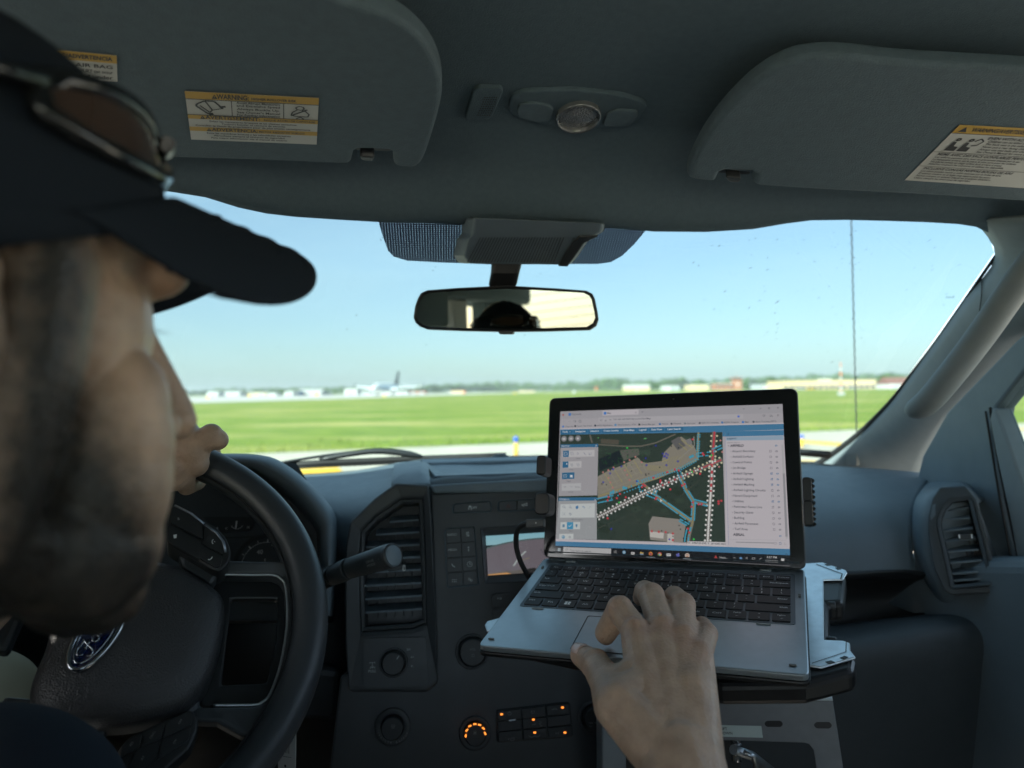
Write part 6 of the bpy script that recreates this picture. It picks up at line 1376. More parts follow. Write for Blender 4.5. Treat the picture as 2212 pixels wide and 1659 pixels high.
zpoly([(160, 852), (330, 846), (328, 910), (160, 914)], (.37, .37, .38), 10); ztext('All', 178, 880, 20, (.2, .2, .22), 11); ztext('Visible', 272, 880, 20, (.2, .2, .22), 11); zline([(234, 876), (250, 880), (258, 872)], 2.2, (.2, .22, .25), 12)
zpoly([(150, 1030), (450, 1022), (448, 1146), (144, 1148)], (.43, .45, .45), 10)
for x, y in ((180, 1052), (235, 1054)): zline([(x+9*math.cos(t), y+9*math.sin(t)) for t in [i*.7 for i in range(10)]], 2.4, (.1, .14, .2), 12); zline([(x+6, y+6), (x+14, y+14)], 3, (.1, .14, .2), 12)
zpoly([(282, 1060), (286, 1046), (304, 1042), (306, 1064), (296, 1072), (286, 1070)], (.05, .15, .3), 12); zline([(340, 1055), (352, 1048), (360, 1066)], 4, (.05, .15, .3), 12); zline([(398, 1068), (406, 1050), (416, 1055)], 3, (.25, .3, .33), 12)
for dx in (-1, 1):
    for dy in (-1, 1): zline([(180+dx*4, 1114+dy*4), (180+dx*12, 1114+dy*12)], 3, (.15, .2, .25), 12)
zline([(236+10*math.cos(t), 1115+10*math.sin(t)) for t in [i*.7 for i in range(10)]], 2.4, (.1, .14, .2), 12); zdot(236, 1115, 4, (.1, .14, .2), 12)
zpoly([(150, 1186), (322, 1184), (320, 1248), (148, 1248)], (.43, .45, .45), 10); zpoly([(206, 1186), (262, 1186), (260, 1247), (206, 1247)], (.05, .22, .36), 11); zline([(220, 1216), (230, 1226), (246, 1206)], 4, (.55, .58, .6), 12); zpoly([(168, 1206), (188, 1205), (186, 1230), (166, 1230)], (.1, .2, .28), 12); zdot(290, 1214, 10, (.06, .16, .26), 12); zpoly([(284, 1220), (296, 1220), (290, 1234)], (.06, .16, .26), 12)
zpoly([(140, 1288), (264, 1286), (262, 1334), (136, 1332)], (.43, .45, .45), 10); zdot(175, 1315, 15, (.07, .2, .32), 12, 14); zdot(172, 1312, 7, (.3, .4, .45), 13); zpoly([(222, 1306), (240, 1306), (242, 1326), (220, 1326)], (.3, .32, .33), 12)
# legend panel
zpoly([(1582, 396), (2092, 380), (2146, 1404), (1588, 1388)], GW, 5); zpoly([(1582, 396), (2092, 384), (2094, 430), (1584, 442)], GB, 6); zline([(1606, 410), (1614, 418), (1606, 428)], 3.5, (.02, .04, .08), 8)
zpoly([(1590, 446), (2090, 432), (2092, 470), (1592, 476)], LB, 7); ztext('Legend', 1602, 457, 26, (.06, .08, .12), 9); ztext('search layers', 1600, 494, 20, (.2, .2, .22), 9)
leg = ['Airport Boundary', 'Airfield Surfaces', 'Control Points', 'Jet Bridge', 'Airfield Signage', 'Airfield Lighting', 'Airfield Marking', 'Airfield Lighting Circuits', 'Navaid Equipment', 'Utilities', 'Perimeter Fence Line', 'Security Gates', 'Building', 'Airfield Pavement', 'Turf Area']
ztext('AIRFIELD', 1626, 522, 28, (.03, .03, .045), 9, bold=.03); zpoly([(1606, 518), (1620, 518), (1613, 526)], BKc, 9)
def eye(x, y, c): zpoly([(x-12, y), (x-5, y-7), (x+5, y-7), (x+12, y), (x+5, y+7), (x-5, y+7)], c, 9); zdot(x, y, 4, GW, 10)
eye(2027, 520, (.06, .16, .28))
chk = {4, 5, 6, 9}
for i, s_ in enumerate(leg):
    y = 569+48.3*i; x = 1644+i*1.5
    ztext(s_, x, y, 26, (.075, .075, .09), 9, bold=.014); zpoly([(x-14, y-5), (x-8, y), (x-14, y+5)], BKc, 9)
    cx_ = 1977+2.3*i; zline([(cx_-8, y-8+i*.4), (cx_+8, y-8+i*.4), (cx_+8, y+8+i*.4), (cx_-8, y+8+i*.4), (cx_-8, y-8+i*.4)], 2.6, (.10, .10, .12) if i not in chk else (.04, .12, .24), 9)
    if i in chk: zline([(cx_-4, y), (cx_, y+4), (cx_+10, y-8)], 3.2, (.04, .12, .24), 10)
    eye(2030+2.2*i, y+i*.5, (.06, .16, .28) if i in chk else (.13, .13, .15))
ztext('AERIAL', 1652, 1294, 28, (.03, .03, .045), 9, bold=.03); eye(2063, 1307, (.06, .16, .28))
zpoly([(2072, 510), (2090, 510), (2130, 1330), (2110, 1330)], (.36, .35, .36), 8); zpoly([(2084, 762), (2102, 762), (2128, 1312), (2108, 1312)], (.24, .235, .25), 9)
zline([(1584, 440), (1614, 1388)], 2.5, (.16, .2, .32), 9); zline([(1614, 1388), (2142, 1406)], 2.5, (.16, .2, .32), 9); zline([(1610, 1335), (2112, 1344)], 1.6, (.28, .28, .3), 9)
zline([(1676, 1360), (2010, 1368)], 7, (.24, .235, .25), 9); zline([(2008, 1362), (2030, 1362), (2030, 1374), (2019, 1382), (2008, 1374), (2008, 1362)], 2.4, (.2, .2, .22), 9); zline([(2054, 1362), (2070, 1362), (2070, 1380), (2054, 1380), (2054, 1362)], 2.6, (.05, .12, .22), 9)
zline([(2105+9*math.cos(t), 1374+9*math.sin(t)) for t in [i*.7 for i in range(8)]], 2.2, (.25, .25, .26), 9)
zpoly([(1256, 1352), (1586, 1360), (1586, 1392), (1256, 1384)], (.48, .46, .47), 11); ztext('X: 2586520.838, Y: 2016082.822', 1422, 1371, 23, (.06, .06, .07), 12, 'C')
zpoly([(108, 1332), (2144, 1404), (2146, 1424), (108, 1354)], GW, 10.5); zpoly([(108, 1352), (2146, 1420), (2148, 1476), (106, 1392)], GB, 11); zline([(2108, 1468), (2117, 1460), (2126, 1468)], 4, (.015, .03, .06), 13)
zpoly([(106, 1390), (2148, 1474), (2152, 1566), (102, 1456)], (.010, .011, .014), 11)
zpoly([(176, 1402), (592, 1416), (590, 1474), (172, 1464)], (.36, .355, .36), 12); ztext('Type here to search', 232, 1434, 24, (.12, .12, .13), 13); zline([(206+8*math.cos(t), 1422+8*math.sin(t)) for t in [i*.7 for i in range(10)]], 2.4, (.08, .08, .09), 13); zline([(200, 1428), (192, 1440)], 3, (.08, .08, .09), 13)
for ax in (-1, 1):
    for ay in (-1, 1): zpoly([(139+ax*6.5+dx*5, 1424+ay*6.5+dy*5) for dx, dy in ((-1, -1), (1, -1), (1, 1), (-1, 1))], (.35, .42, .45), 13)
ic = [(626, 1444, 'v'), (704, 1448, 'c'), (780, 1454, 's'), (858, 1457, 'f'), (935, 1461, 'o'), (1014, 1465, 'g'), (1092, 1470, 'm'), (1172, 1474, 't'), (1254, 1477, 'r')]
for x, y, t_ in ic:
    if t_ == 'v': zline([(x-8, y-10), (x-8, y+10)], 3, (.3, .3, .3), 13); zline([(x, y-10), (x+10, y-9), (x+10, y+10), (x, y+9), (x, y-10)], 2.4, (.3, .3, .3), 13)
    if t_ == 'c': zdot(x, y, 15, (.10, .24, .36), 13, 14); zdot(x, y, 9, (.35, .4, .42), 14, 12); zline([(x-4, y+5), (x+5, y-5)], 3, (.1, .2, .35), 15)
    if t_ == 's': zpoly([(x-16, y-8), (x+16, y-7), (x+14, y+14), (x-14, y+14)], (.42, .41, .40), 13); zdot(x, y+3, 6, (.15, .16, .18), 14, 4)
    if t_ == 'f': zpoly([(x-16, y-12), (x-4, y-12), (x, y-7), (x+16, y-6), (x+15, y+13), (x-15, y+13)], (.42, .29, .09), 13); zpoly([(x-15, y+2), (x+15, y+3), (x+15, y+13), (x-15, y+13)], (.16, .22, .3), 14)
    if t_ == 'o': zdot(x, y, 17, (.46, .14, .03), 13, 14); zdot(x+1, y+3, 8, (.20, .04, .12), 14, 12); zpoly([(x-2, y-20), (x+10, y-12), (x+12, y), (x, y-6)], (.5, .22, .06), 14)
    if t_ == 'g': zdot(x, y, 17, (.40, .08, .05), 13, 14); zpoly([(x-16, y-4), (x-2, y+2), (x-4, y+17), (x-14, y+10)], (.06, .26, .08), 14); zpoly([(x+16, y-2), (x+14, y+10), (x-1, y+17), (x+4, y+2)], (.45, .34, .05), 14); zdot(x, y, 8, (.45, .45, .45), 15, 12); zdot(x, y, 5.5, (.08, .18, .40), 16, 12)
    if t_ == 'm': zpoly([(x-20, y-13), (x+20, y-11), (x+18, y+14), (x-18, y+13)], (.45, .45, .45), 13); zline([(x-18, y-11), (x+2, y+2), (x+18, y-9)], 3, (.03, .03, .03), 14)
    if t_ == 't': zpoly([(x-14, y-12), (x+10, y-14), (x+16, y+8), (x-4, y+15), (x-14, y+8)], (.09, .10, .32), 13); zdot(x+6, y-12, 6, (.14, .15, .4), 14)
    if t_ == 'r': zdot(x, y, 20, (.42, .38, .35), 13, 16); zdot(x, y, 13, (.36, .13, .05), 14, 14); zdot(x, y, 9, (.42, .38, .35), 15, 12); zline([(x, y), (x, y+16)], 4, (.25, .08, .03), 16)
zline([(900, 1490), (972, 1493)], 3, (.3, .36, .4), 13); zline([(1218, 1504), (1290, 1508)], 3, (.3, .36, .4), 13)
zpoly([(1484, 1506), (1502, 1472), (1520, 1508)], (.36, .05, .05), 13); ztext('Heat...', 1536, 1494, 25, (.36, .36, .36), 13)
zline([(1656, 1500), (1664, 1492), (1672, 1501)], 2.6, (.36, .36, .36), 13); zdot(1720, 1500, 11, (.10, .22, .4), 13); zline([(1762, 1496), (1770, 1496), (1776, 1490), (1776, 1508), (1770, 1502), (1762, 1502), (1762, 1496)], 2, (.36, .36, .36), 13); zline([(1818, 1496), (1842, 1497), (1842, 1511), (1818, 1510), (1818, 1496)], 2.4, (.36, .36, .36), 13); zline([(1882, 1512), (1890, 1504), (1902, 1498)], 3, (.36, .36, .36), 13)
ztext('4:57 PM', 1988, 1493, 24, (.40, .40, .40), 13, 'C'); ztext('8/23/2023', 1988, 1527, 24, (.40, .40, .40), 13, 'C'); zpoly([(2070, 1502), (2098, 1503), (2098, 1524), (2084, 1524), (2078, 1532), (2078, 1523), (2070, 1523)], (.42, .42, .42), 13)
M['lcd'] = mat('lcd_picture', (.01, .011, .012), .07, emis=('attr', EM*.92), attr=True, spec=.5)
obj('display', sp, M['lcd'], lap)
# ================================================================== mount
mt = empty('laptop_mount', KD.pt(0, .1, -.05), 'steel and black laptop tray on a sheet metal post with a lift label', 'laptop mount')
M['zinc'] = mat('brushed_zinc', (.72, .80, .86), .40, .9, var=.08, vscale=90, scratch=.12)
M['greysteel'] = mat('grey_steel', (.17, .18, .19), .5, .3, var=.06, vscale=80, bump=('noise', 900, .1, .0005))
TP = KD.up(-.022)
plate = [(1700, 1190), (1742, 1216), (1777, 1214), (1828, 1231), (1830, 1236), (1821, 1251), (1779, 1252), (1780, 1381), (1821, 1383), (1836, 1388), (1837, 1404), (1849, 1419), (1774, 1441), (1745, 1436), (1300, 1400), (1062, 1362), (1051, 1362), (1047, 1349), (1052, 1341), (1064, 1338), (1085, 1332), (1200, 1250), (1300, 1200)]
p = MB(); p.pprism(TP, plate, -.0025, 0); obj('tray_plate', p, M['zinc'], mt, bevel=.0012)
p = MB()
for q in ([z9(920, 340), z9(945, 338), z9(965, 346), z9(938, 348)], [z9(990, 362), z9(1012, 360), z9(1030, 372), z9(1004, 374)], [z9(1020, 946), z9(1050, 934), z9(1076, 942), z9(1046, 956)], [z9(926, 972), z9(964, 964), z9(992, 976), z9(948, 986)]): p.pprism(TP, q, -.0015, .0004)
for q in ([z9(868, 340), z9(1036, 402), z9(1026, 438)], [z9(840, 982), z9(1060, 908), z9(1062, 842)]): p.pline(TP, q, 1.0, .0004)
obj('tray_slot', p, M['black'], mt)
p = MB(); base_ = [(1700, 1200), (1742, 1224), (1828, 1239), (1822, 1300), (1790, 1302), (1790, 1384), (1836, 1394), (1849, 1424), (1846, 1448), (1740, 1475), (1560, 1478), (1300, 1420), (1120, 1385), (1100, 1350), (1200, 1260), (1300, 1210)]
p.pprism(TP.up(-.003), base_, -.022, 0); obj('tray_base', p, M['black'], mt, bevel=.006, seg=3)
p = MB()
for y in (1292, 1368, 1385): q = TP.p3(1786, y, -.008); p.cyl(q, KD.u, .0045, .008, 14)
obj('tray_bolt', p, M['plastic'], mt, bevel=.001)
# clamps that grip the tablet edges
def clamp(px0, d, w_, h_, rot=0, teeth=False, name='clamp'):
    p = MB(); c0 = un(*px0, d); f_ = Frame(c0, SD.u, SD.v)
    p.prism(f_, rnd([(-w_/2, -h_/2), (w_/2, -h_/2), (w_/2, h_/2), (-w_/2, h_/2)], min(w_, h_)*.42, 5), -.016, .006)
    if teeth:
        for i in range(5): y = -h_/2+h_*(i+.5)/5; p.prism(f_, [(w_/2-.001, y-.003), (w_/2+.0035, y), (w_/2-.001, y+.003)], -.012, .004)
    return obj(name, p, M['black'], mt, bevel=.0015)
clamp((1172, 1006), .80, .011, .022); clamp((1174, 1089), .785, .017, .024); 
clamp((1744, 1061), .745, .009, .028, teeth=True); clamp((1746, 1109), .735, .009, .026, teeth=True)
# post
PF = Frame(un(1690, 1560, .74), un(1800, 1560, .72)-un(1580, 1560, .76), UP*.97+TF*.22)
p = MB(); Lp = [z9(270, 1108), z9(936, 1155), z9(958, 1185), z9(978, 1225), z9(1064, 1700), z9(872, 1700), z9(842, 1530), z9(800, 1500), z9(300, 1478), z9(220, 1478), z9(220, 1300)]
Lp = [z9(255, 1215), z9(975, 1222), z9(1064, 1800), z9(890, 1800), z9(850, 1545), z9(822, 1506), z9(790, 1496), z9(292, 1480), z9(220, 1478), z9(220, 1300)]
p.pprism(PF, Lp, -.002, 0)
post_ = obj('post_plate', p, M['greysteel'], mt, bevel=.0008)
tl_, tr_ = PF.p3(*z9(255, 1215)), PF.p3(*z9(975, 1222))
rows = []
for t in range(9):
    a = t/8*1.35; off = PF.v*(.016*math.sin(a))-PF.n*(.016*(1-math.cos(a)))
    rows.append([tl_+off, tr_+off])
offe = rows[-1]; rows.append([q-PF.n*.05+PF.v*.012 for q in offe])
p = MB(); p.grid(rows); obj('post_bend', p, M['zinc'], mt, solid=.002)
p = MB()
for q in ([z9(530, 1372), z9(545, 1352), z9(638, 1352), z9(654, 1372), z9(640, 1393), z9(546, 1392)], [z9(850, 1380), z9(866, 1360), z9(955, 1360), z9(972, 1382), z9(956, 1403), z9(868, 1402)]): p = MB(); p.prism(PF, rnd([PF.px(*a) for a in q], .003, 3), -.0015, .0004); obj('post_slot', p, M['black'], mt)
p = MB(); p.pprism(PF, [z9(150, 1378), z9(512, 1386), z9(522, 1462), z9(150, 1452)], .0003, .0008)
p.ptext(PF, 'PUSH LIFT', *z9(238, 1404), 8.5, .0014, 1, bold=.01); p.ptext(PF, 'LOCK DOWN', *z9(250, 1432), 8.5, .0014, 1, bold=.01)
obj('lift_label', p, [mat('pale_label', (.50, .58, .56), .5), M['black']], mt)
p = MB(); c0 = PF.p3(*z9(330, 1500), -.02); p.cyl(c0+UP*.01, -UP, .008, .012, 6); p.cyl(c0-UP*.003, -UP, .0055, .02, 16); obj('nut', p, M['chrome'], mt, bevel=.0008)
p = MB(); p.tube([un(*z9(330, 1540), .76), un(*z9(450, 1580), .78), un(*z9(600, 1700), .78)], .005, 10); p.tube([un(*z9(400, 1560), .75), un(*z9(460, 1580), .75), un(*z9(480, 1660), .75)], .003, 8); obj('strut', p, M['satin'], mt)
PL = Frame(un(1327, 1600, .80), TR, UP)
p = MB(); p.pprism(PL, [(1300, 1500), (1347, 1500), (1353, 1640), (1354, 1800), (1301, 1800)], -.03, 0); p.pline(PL, [(1347, 1560), (1350, 1700)], 1.5, .0005); obj('post_column', p, M['greysteel'] if False else mat('column_steel', (.24, .28, .31), .5, .5, var=.05), mt, bevel=.002)
p = MB(); p.pprism(Frame(un(1500, 1560, .82), TR, UP), [(1310, 1400), (1600, 1440), (1600, 1800), (1310, 1800)], -.04, 0); obj('post_back', p, M['dark'], mt)
# USB-C charging lead
cb = empty('charging_cable', un(1155, 1131, .80), 'black charging cable plugged into the left edge of the laptop screen', 'cable')
cf_ = Frame(un(1155, 1131, .79), SD.u, SD.v)
p = MB(); p.prism(cf_, rnd([cf_.px(*q) for q in [(1137, 1122), (1176, 1121), (1176, 1138), (1138, 1141)]], .0015), -.005, .003); p.pdot(cf_, 1160, 1130, 1.5, .0035, 1); obj('plug', p, [M['plastic'], M['glyph']], cb, bevel=.001)
p = MB(); p.tube(bez([un(*q) for q in [(1140, 1131, .795), (1128, 1134, .80), (1119, 1143, .81), (1115, 1160, .82), (1116, 1185, .825), (1124, 1212, .83), (1136, 1236, .84), (1150, 1262, .86)]], 5), [.0045]*6+[.003]*60, 12) if False else p.tube(bez([un(*q) for q in [(1140, 1131, .795), (1128, 1134, .80), (1119, 1143, .81), (1115, 1160, .82), (1116, 1185, .825), (1124, 1212, .83), (1136, 1236, .84), (1150, 1262, .86)]], 5), .003, 12)
obj('lead', p, M['rubber'], cb)
# ================================================================== driver
M['skin'] = mat('skin', (.53, .355, .25), .44, var=.14, vscale=70, bump=('voronoi', 520, .40, .0012), spec=.4, sss=.12)
M['navy'] = mat('navy_twill', (.012, .0175, .026), .85, bump=('noise', 1800, .35, .001), spec=.2)
M['beard'] = mat('dark_beard', (.022, .017, .013), .75, bump=('noise', 500, 1, .004), spec=.2)
M['khaki'] = mat('khaki_cloth', (.42, .36, .25), .9, bump=('noise', 900, .3, .001))
M['lensb'] = mat('brown_lens', (.06, .036, .025), .12, coat=.5)
M['nail'] = mat('fingernail', (.72, .52, .46), .22)
def capsule(mb, a, b, ra, rb, n=14, m=0):
    a, b = V(a), V(b); ax = b-a
    if ax.length < 1e-6: mb.ball(a, ra, n, 8, m); return
    axn = ax.normalized(); u = axn.orthogonal().normalized(); w_ = axn.cross(u); rings = []
    for k in range(0, 5): t = -math.pi/2+k*math.pi/8; rings.append((a+axn*ra*math.sin(t), max(ra*math.cos(t), 1e-4)))
    for k in range(0, 5): t = k*math.pi/8; rings.append((b+axn*rb*math.sin(t), max(rb*math.cos(t), 1e-4)))
    mb.loft([[c+(u*math.cos(q*2*math.pi/n)+w_*math.sin(q*2*math.pi/n))*r for q in range(n)] for c, r in rings], m)
def chain(mb, pts, rads):
    for i in range(len(pts)-1): capsule(mb, pts[i], pts[i+1], rads[i], rads[i+1])
class Head:
    def __init__(s, c, az, pitch, roll=0):
        s.c = V(c); a = math.radians(az); R_ = Matrix.Rotation(-a, 3, 'Z') @ Matrix.Rotation(-math.radians(pitch), 3, 'X') @ Matrix.Rotation(math.radians(roll), 3, 'Y'); s.R = R_
    def p(s, x, y, z): return s.c+s.R @ V((x, y, z))
    def ball(s, mb, c, r): mb.ball(s.p(*c), r, 20, 14, M=s.R)
    def cap(s, mb, a, b, ra, rb): capsule(mb, s.p(*a), s.p(*b), ra, rb)
def head_shape(h, mb):
    h.ball(mb, (0, -.012, .035), (.073, .096, .088)); h.ball(mb, (0, .026, -.035), (.058, .060, .082)); h.ball(mb, (0, .02, .0), (.067, .064, .06))
    h.ball(mb, (0, .070, .032), (.048, .021, .018))
    for s_ in (-1, 1):
        h.ball(mb, (s_*.024, .0755, .028), (.025, .0125, .009))
        h.ball(mb, (s_*.043, .050, -.030), (.023, .025, .027)); h.ball(mb, (s_*.044, .051, -.060), (.023, .027, .038)); h.ball(mb, (s_*.044, .051, -.044), (.0228, .0265, .032)); h.ball(mb, (s_*.0115, .097, -.036), .0085); h.ball(mb, (s_*.0305, .060, .002), (.0135, .0135, .012))
        h.cap(mb, (s_*.054, .0, -.074), (s_*.014, .070, -.106), .019, .021); h.cap(mb, (s_*.056, .012, .02), (s_*.060, .01, -.02), .022, .020); h.cap(mb, (s_*.060, .01, -.02), (s_*.054, .0, -.074), .020, .020)
        h.ball(mb, (s_*.041, .046, -.083), (.024, .032, .031))
        h.ball(mb, (s_*.077, -.022, -.012), (.009, .019, .030)); h.ball(mb, (s_*.081, -.026, .006), (.008, .019, .016)); h.ball(mb, (s_*.075, -.014, -.040), (.007, .010, .011))
    h.cap(mb, (0, .082, .014), (0, .110, -.030), .0085, .0105); h.ball(mb, (0, .110, -.033), (.0115, .0115, .010))
    h.ball(mb, (0, .069, -.108), (.026, .023, .021)); h.ball(mb, (0, .076, -.062), (.030, .018, .024)); h.ball(mb, (0, .090, -.066), (.018, .009, .006)); h.ball(mb, (0, .088, -.077), (.016, .009, .007))
    h.cap(mb, (0, -.02, -.07), (0, -.05, -.19), .052, .058)
def beard_skin(h, red=()):
    "skin that turns to dark stubble over the jaw, chin, lip and sideburns: where the hair grows, in head space"
    m = M['skin'].copy(); m.name = 'bearded_skin'; t = m.node_tree; b = t.nodes['Principled BSDF']
    geo = t.nodes.new('ShaderNodeTexCoord'); last = None
    nz = t.nodes.new('ShaderNodeTexNoise'); nz.inputs['Scale'].default_value = 120; nz.inputs['Detail'].default_value = 5; t.links.new(geo.outputs['Object'], nz.inputs['Vector'])
    nz2 = t.nodes.new('ShaderNodeTexNoise'); nz2.inputs['Scale'].default_value = 900; nz2.inputs['Detail'].default_value = 3; t.links.new(geo.outputs['Object'], nz2.inputs['Vector'])
    def math_(op, x, y=None, clamp=False):
        n = t.nodes.new('ShaderNodeMath'); n.operation = op; n.use_clamp = clamp
        for i, q in enumerate((x, y)):
            if q is None: continue
            if isinstance(q, (int, float)): n.inputs[i].default_value = q
            else: t.links.new(q, n.inputs[i])
        return n.outputs[0]
    def smooth_(v, lo, hi):
        k = t.nodes.new('ShaderNodeMapRange'); k.interpolation_type = 'SMOOTHSTEP'; k.inputs[1].default_value = lo; k.inputs[2].default_value = hi; t.links.new(v, k.inputs[0]); return k.outputs[0]
    def axis_(e):
        d = t.nodes.new('ShaderNodeVectorMath'); d.operation = 'DOT_PRODUCT'; ax = h.R @ V(e); d.inputs[1].default_value = tuple(ax); t.links.new(geo.outputs['Object'], d.inputs[0])
        return math_('SUBTRACT', d.outputs['Value'], h.c.dot(ax))
    def dist_(c):
        d = t.nodes.new('ShaderNodeVectorMath'); d.operation = 'DISTANCE'; d.inputs[1].default_value = tuple(h.p(*c)); t.links.new(geo.outputs['Object'], d.inputs[0]); return d.outputs['Value']
    fy, fz = axis_((0, 1, 0)), axis_((0, 0, 1))
    wob = math_('MULTIPLY', math_('SUBTRACT', nz.outputs['Fac'], .5), .012)
    edge = math_('ADD', math_('MAXIMUM', .027, math_('ADD', .0157, math_('MULTIPLY', fz, -.63))), wob)      # the cheek line of the beard
    last = math_('MULTIPLY', smooth_(math_('SUBTRACT', edge, fy), -.021, .017), smooth_(math_('ADD', fy, wob), -.026, .010))
    last = math_('MULTIPLY', last, smooth_(dist_((0, .03, -.05)), .165, .14))
    last = math_('MULTIPLY', last, smooth_(fz, -.165, -.135))
    for c, r in (((.018, .094, -.058), .018), ((-.018, .094, -.058), .018), ((.028, .088, -.075), .022), ((-.028, .088, -.075), .022), ((0, .08, -.112), .042)):
        last = math_('MAXIMUM', last, smooth_(dist_(c), r*1.2, r*.6))
    a1 = t.nodes.new('ShaderNodeMath'); a1.operation = 'ADD'; t.links.new(nz.outputs['Fac'], a1.inputs[0]); t.links.new(nz2.outputs['Fac'], a1.inputs[1])
    a2 = t.nodes.new('ShaderNodeMapRange'); a2.inputs[1].default_value = .6; a2.inputs[2].default_value = 1.3; a2.inputs[3].default_value = .93; a2.inputs[4].default_value = 1.06; t.links.new(a1.outputs[0], a2.inputs[0])
    ml = t.nodes.new('ShaderNodeMath'); ml.operation = 'MULTIPLY'; ml.use_clamp = True; t.links.new(last, ml.inputs[0]); t.links.new(a2.outputs[0], ml.inputs[1])
    src = b.inputs['Base Color'].links[0].from_socket
    for q, r in red:      # redder skin over the knuckles and fingertips
        d = t.nodes.new('ShaderNodeVectorMath'); d.operation = 'DISTANCE'; d.inputs[1].default_value = tuple(q); t.links.new(geo.outputs['Object'], d.inputs[0])
        k = t.nodes.new('ShaderNodeMapRange'); k.interpolation_type = 'SMOOTHSTEP'; k.inputs[1].default_value = r; k.inputs[2].default_value = r*.3; k.inputs[3].default_value = 0; k.inputs[4].default_value = .28; t.links.new(d.outputs['Value'], k.inputs[0])
        m3 = t.nodes.new('ShaderNodeMix'); m3.data_type = 'RGBA'; t.links.new(k.outputs[0], m3.inputs[0]); t.links.new(src, m3.inputs[6]); m3.inputs[7].default_value = (.47, .23, .16, 1); src = m3.outputs[2]
    mc = t.nodes.new('ShaderNodeMix'); mc.data_type = 'RGBA'; t.links.new(ml.outputs[0], mc.inputs[0]); t.links.new(src, mc.inputs[6]); mc.inputs[7].default_value = (.018, .016, .014, 1); t.links.new(mc.outputs[2], b.inputs['Base Color'])
    return m
def head_extras(h, parent, glasses=True):
    # crown of the cap
    p = MB(); rows = []
    N = 40
    def crown(a, t, g=0):
        ph = t*math.pi/2; x, y = math.sin(a), math.cos(a); k = max(math.cos(ph)**1.0, .01); f = max(0, y)
        ry = (.104 if y < 0 else .098)+g
        return h.p((.080+g)*k*x, -.012+ry*k*y*(1-.16*f*t)-.010*t, .014+(.104+g)*math.sin(ph)+(.038*max(0, y)-.014*max(0, -y))*(1-t))
    for i in range(15): rows.append([crown(2*math.pi*q/N, i/14) for q in range(N+1)])
    p.grid(rows); cp = obj('cap', p, M['navy'], parent, solid=.003)
    p = MB()
    for q in range(6): p.tube([crown(2*math.pi*(q+.5)/6, i/14, .0012) for i in range(14)], .0012, 6)
    p.tube([crown(2*math.pi*q/40, .07, .001) for q in range(41)], .0009, 6)
    p.ball(crown(0, 1, .002), (.007, .007, .004), 12, 8); obj('cap_seam', p, M['navy'], cp)
    # curved bill with a rounded outline, rows of stitching
    def billp(u, v, dz=0):
        ph = u*math.radians(78); x = .081*math.sin(ph)*(1-.06*v); yi = -.012+.098*math.cos(ph); ext = .092*(1-abs(u)**4.5)**.5
        return h.p(x, yi+ext*v, .070-.039*abs(u)**1.7*(1-.2*v)+.004*v-.006*v*v-.047*v*abs(u)**1.3*(ext/.092)+dz)
    p = MB(); p.grid([[billp(-1+2*i/28, j/11) for i in range(29)] for j in range(12)]); bl = obj('cap_bill', p, M['navy'], cp, solid=.0035, sub=1)
    p = MB()
    for v in (.3, .5, .7, .9):
        for dz in (.0021, -.0021): p.tube([billp(-.93+1.86*i/36, v, dz) for i in range(37)], .0005, 5)
    obj('stitching', p, M['navy'], bl)
    if glasses:
        p = MB(); f = MB()
        def gp(phd, z, g=.006):
            a = math.radians(phd); k = .76; return h.p((.083+g)*math.sin(a)*k+.006*math.sin(a), -.012+(.096+g)*math.cos(a)*.84+.004, z)
        for a0, a1 in ((-38, 22), (30, 84)):
            rows = []
            for i in range(9):
                u = i/8; ph = a0+(a1-a0)*u; wd = .0125*(1-.5*abs(2*u-1)**2.5); zc = .079-.010*u if a0 > 0 else .082
                rows.append([gp(ph, zc+wd*(-1+2*j/6), .008+.004*(-(-1+2*j/6))) for j in range(7)])
            p.grid(rows)
            rim_ = [r[-1] for r in rows]+[q for q in rows[-1][::-1]][1:]+[r[0] for r in rows[::-1]][1:]
            f.tube(rim_, [.0042]*len(rim_), 8)
        f.tube([gp(22, .086, .012), gp(26, .088, .013), gp(30, .086, .012)], .0035, 8)
        f.tube([gp(84, .074, .010), gp(100, .068, .012), gp(120, .058, .016), gp(150, .046, .020)], [.0050, .0042, .0036, .0034], 10, flat=.7)
        f.tube([gp(-38, .092, .010), gp(-70, .084, .012), gp(-110, .066, .014), gp(-150, .050, .016)], [.0045, .0040, .0036, .0034], 10, flat=.7)
        g = empty('sunglasses', h.p(0, .1, .1), 'brown lensed sunglasses pushed up on the dark cap', 'sunglasses')
        obj('lens', p, M['lensb'], g, solid=.0016); obj('frame', f, M['gloss'], g)
drv = empty('person', (-.3, .2, CAMH-.7), 'bearded driver in a dark cap turned toward the laptop, one hand on the wheel', 'person')
H = Head((-.222, .266, CAMH+.030), 30, 5)
b = MB(); head_shape(H, b)
Z = CAMH
def P3(px, py, d): return un(px, py, d)
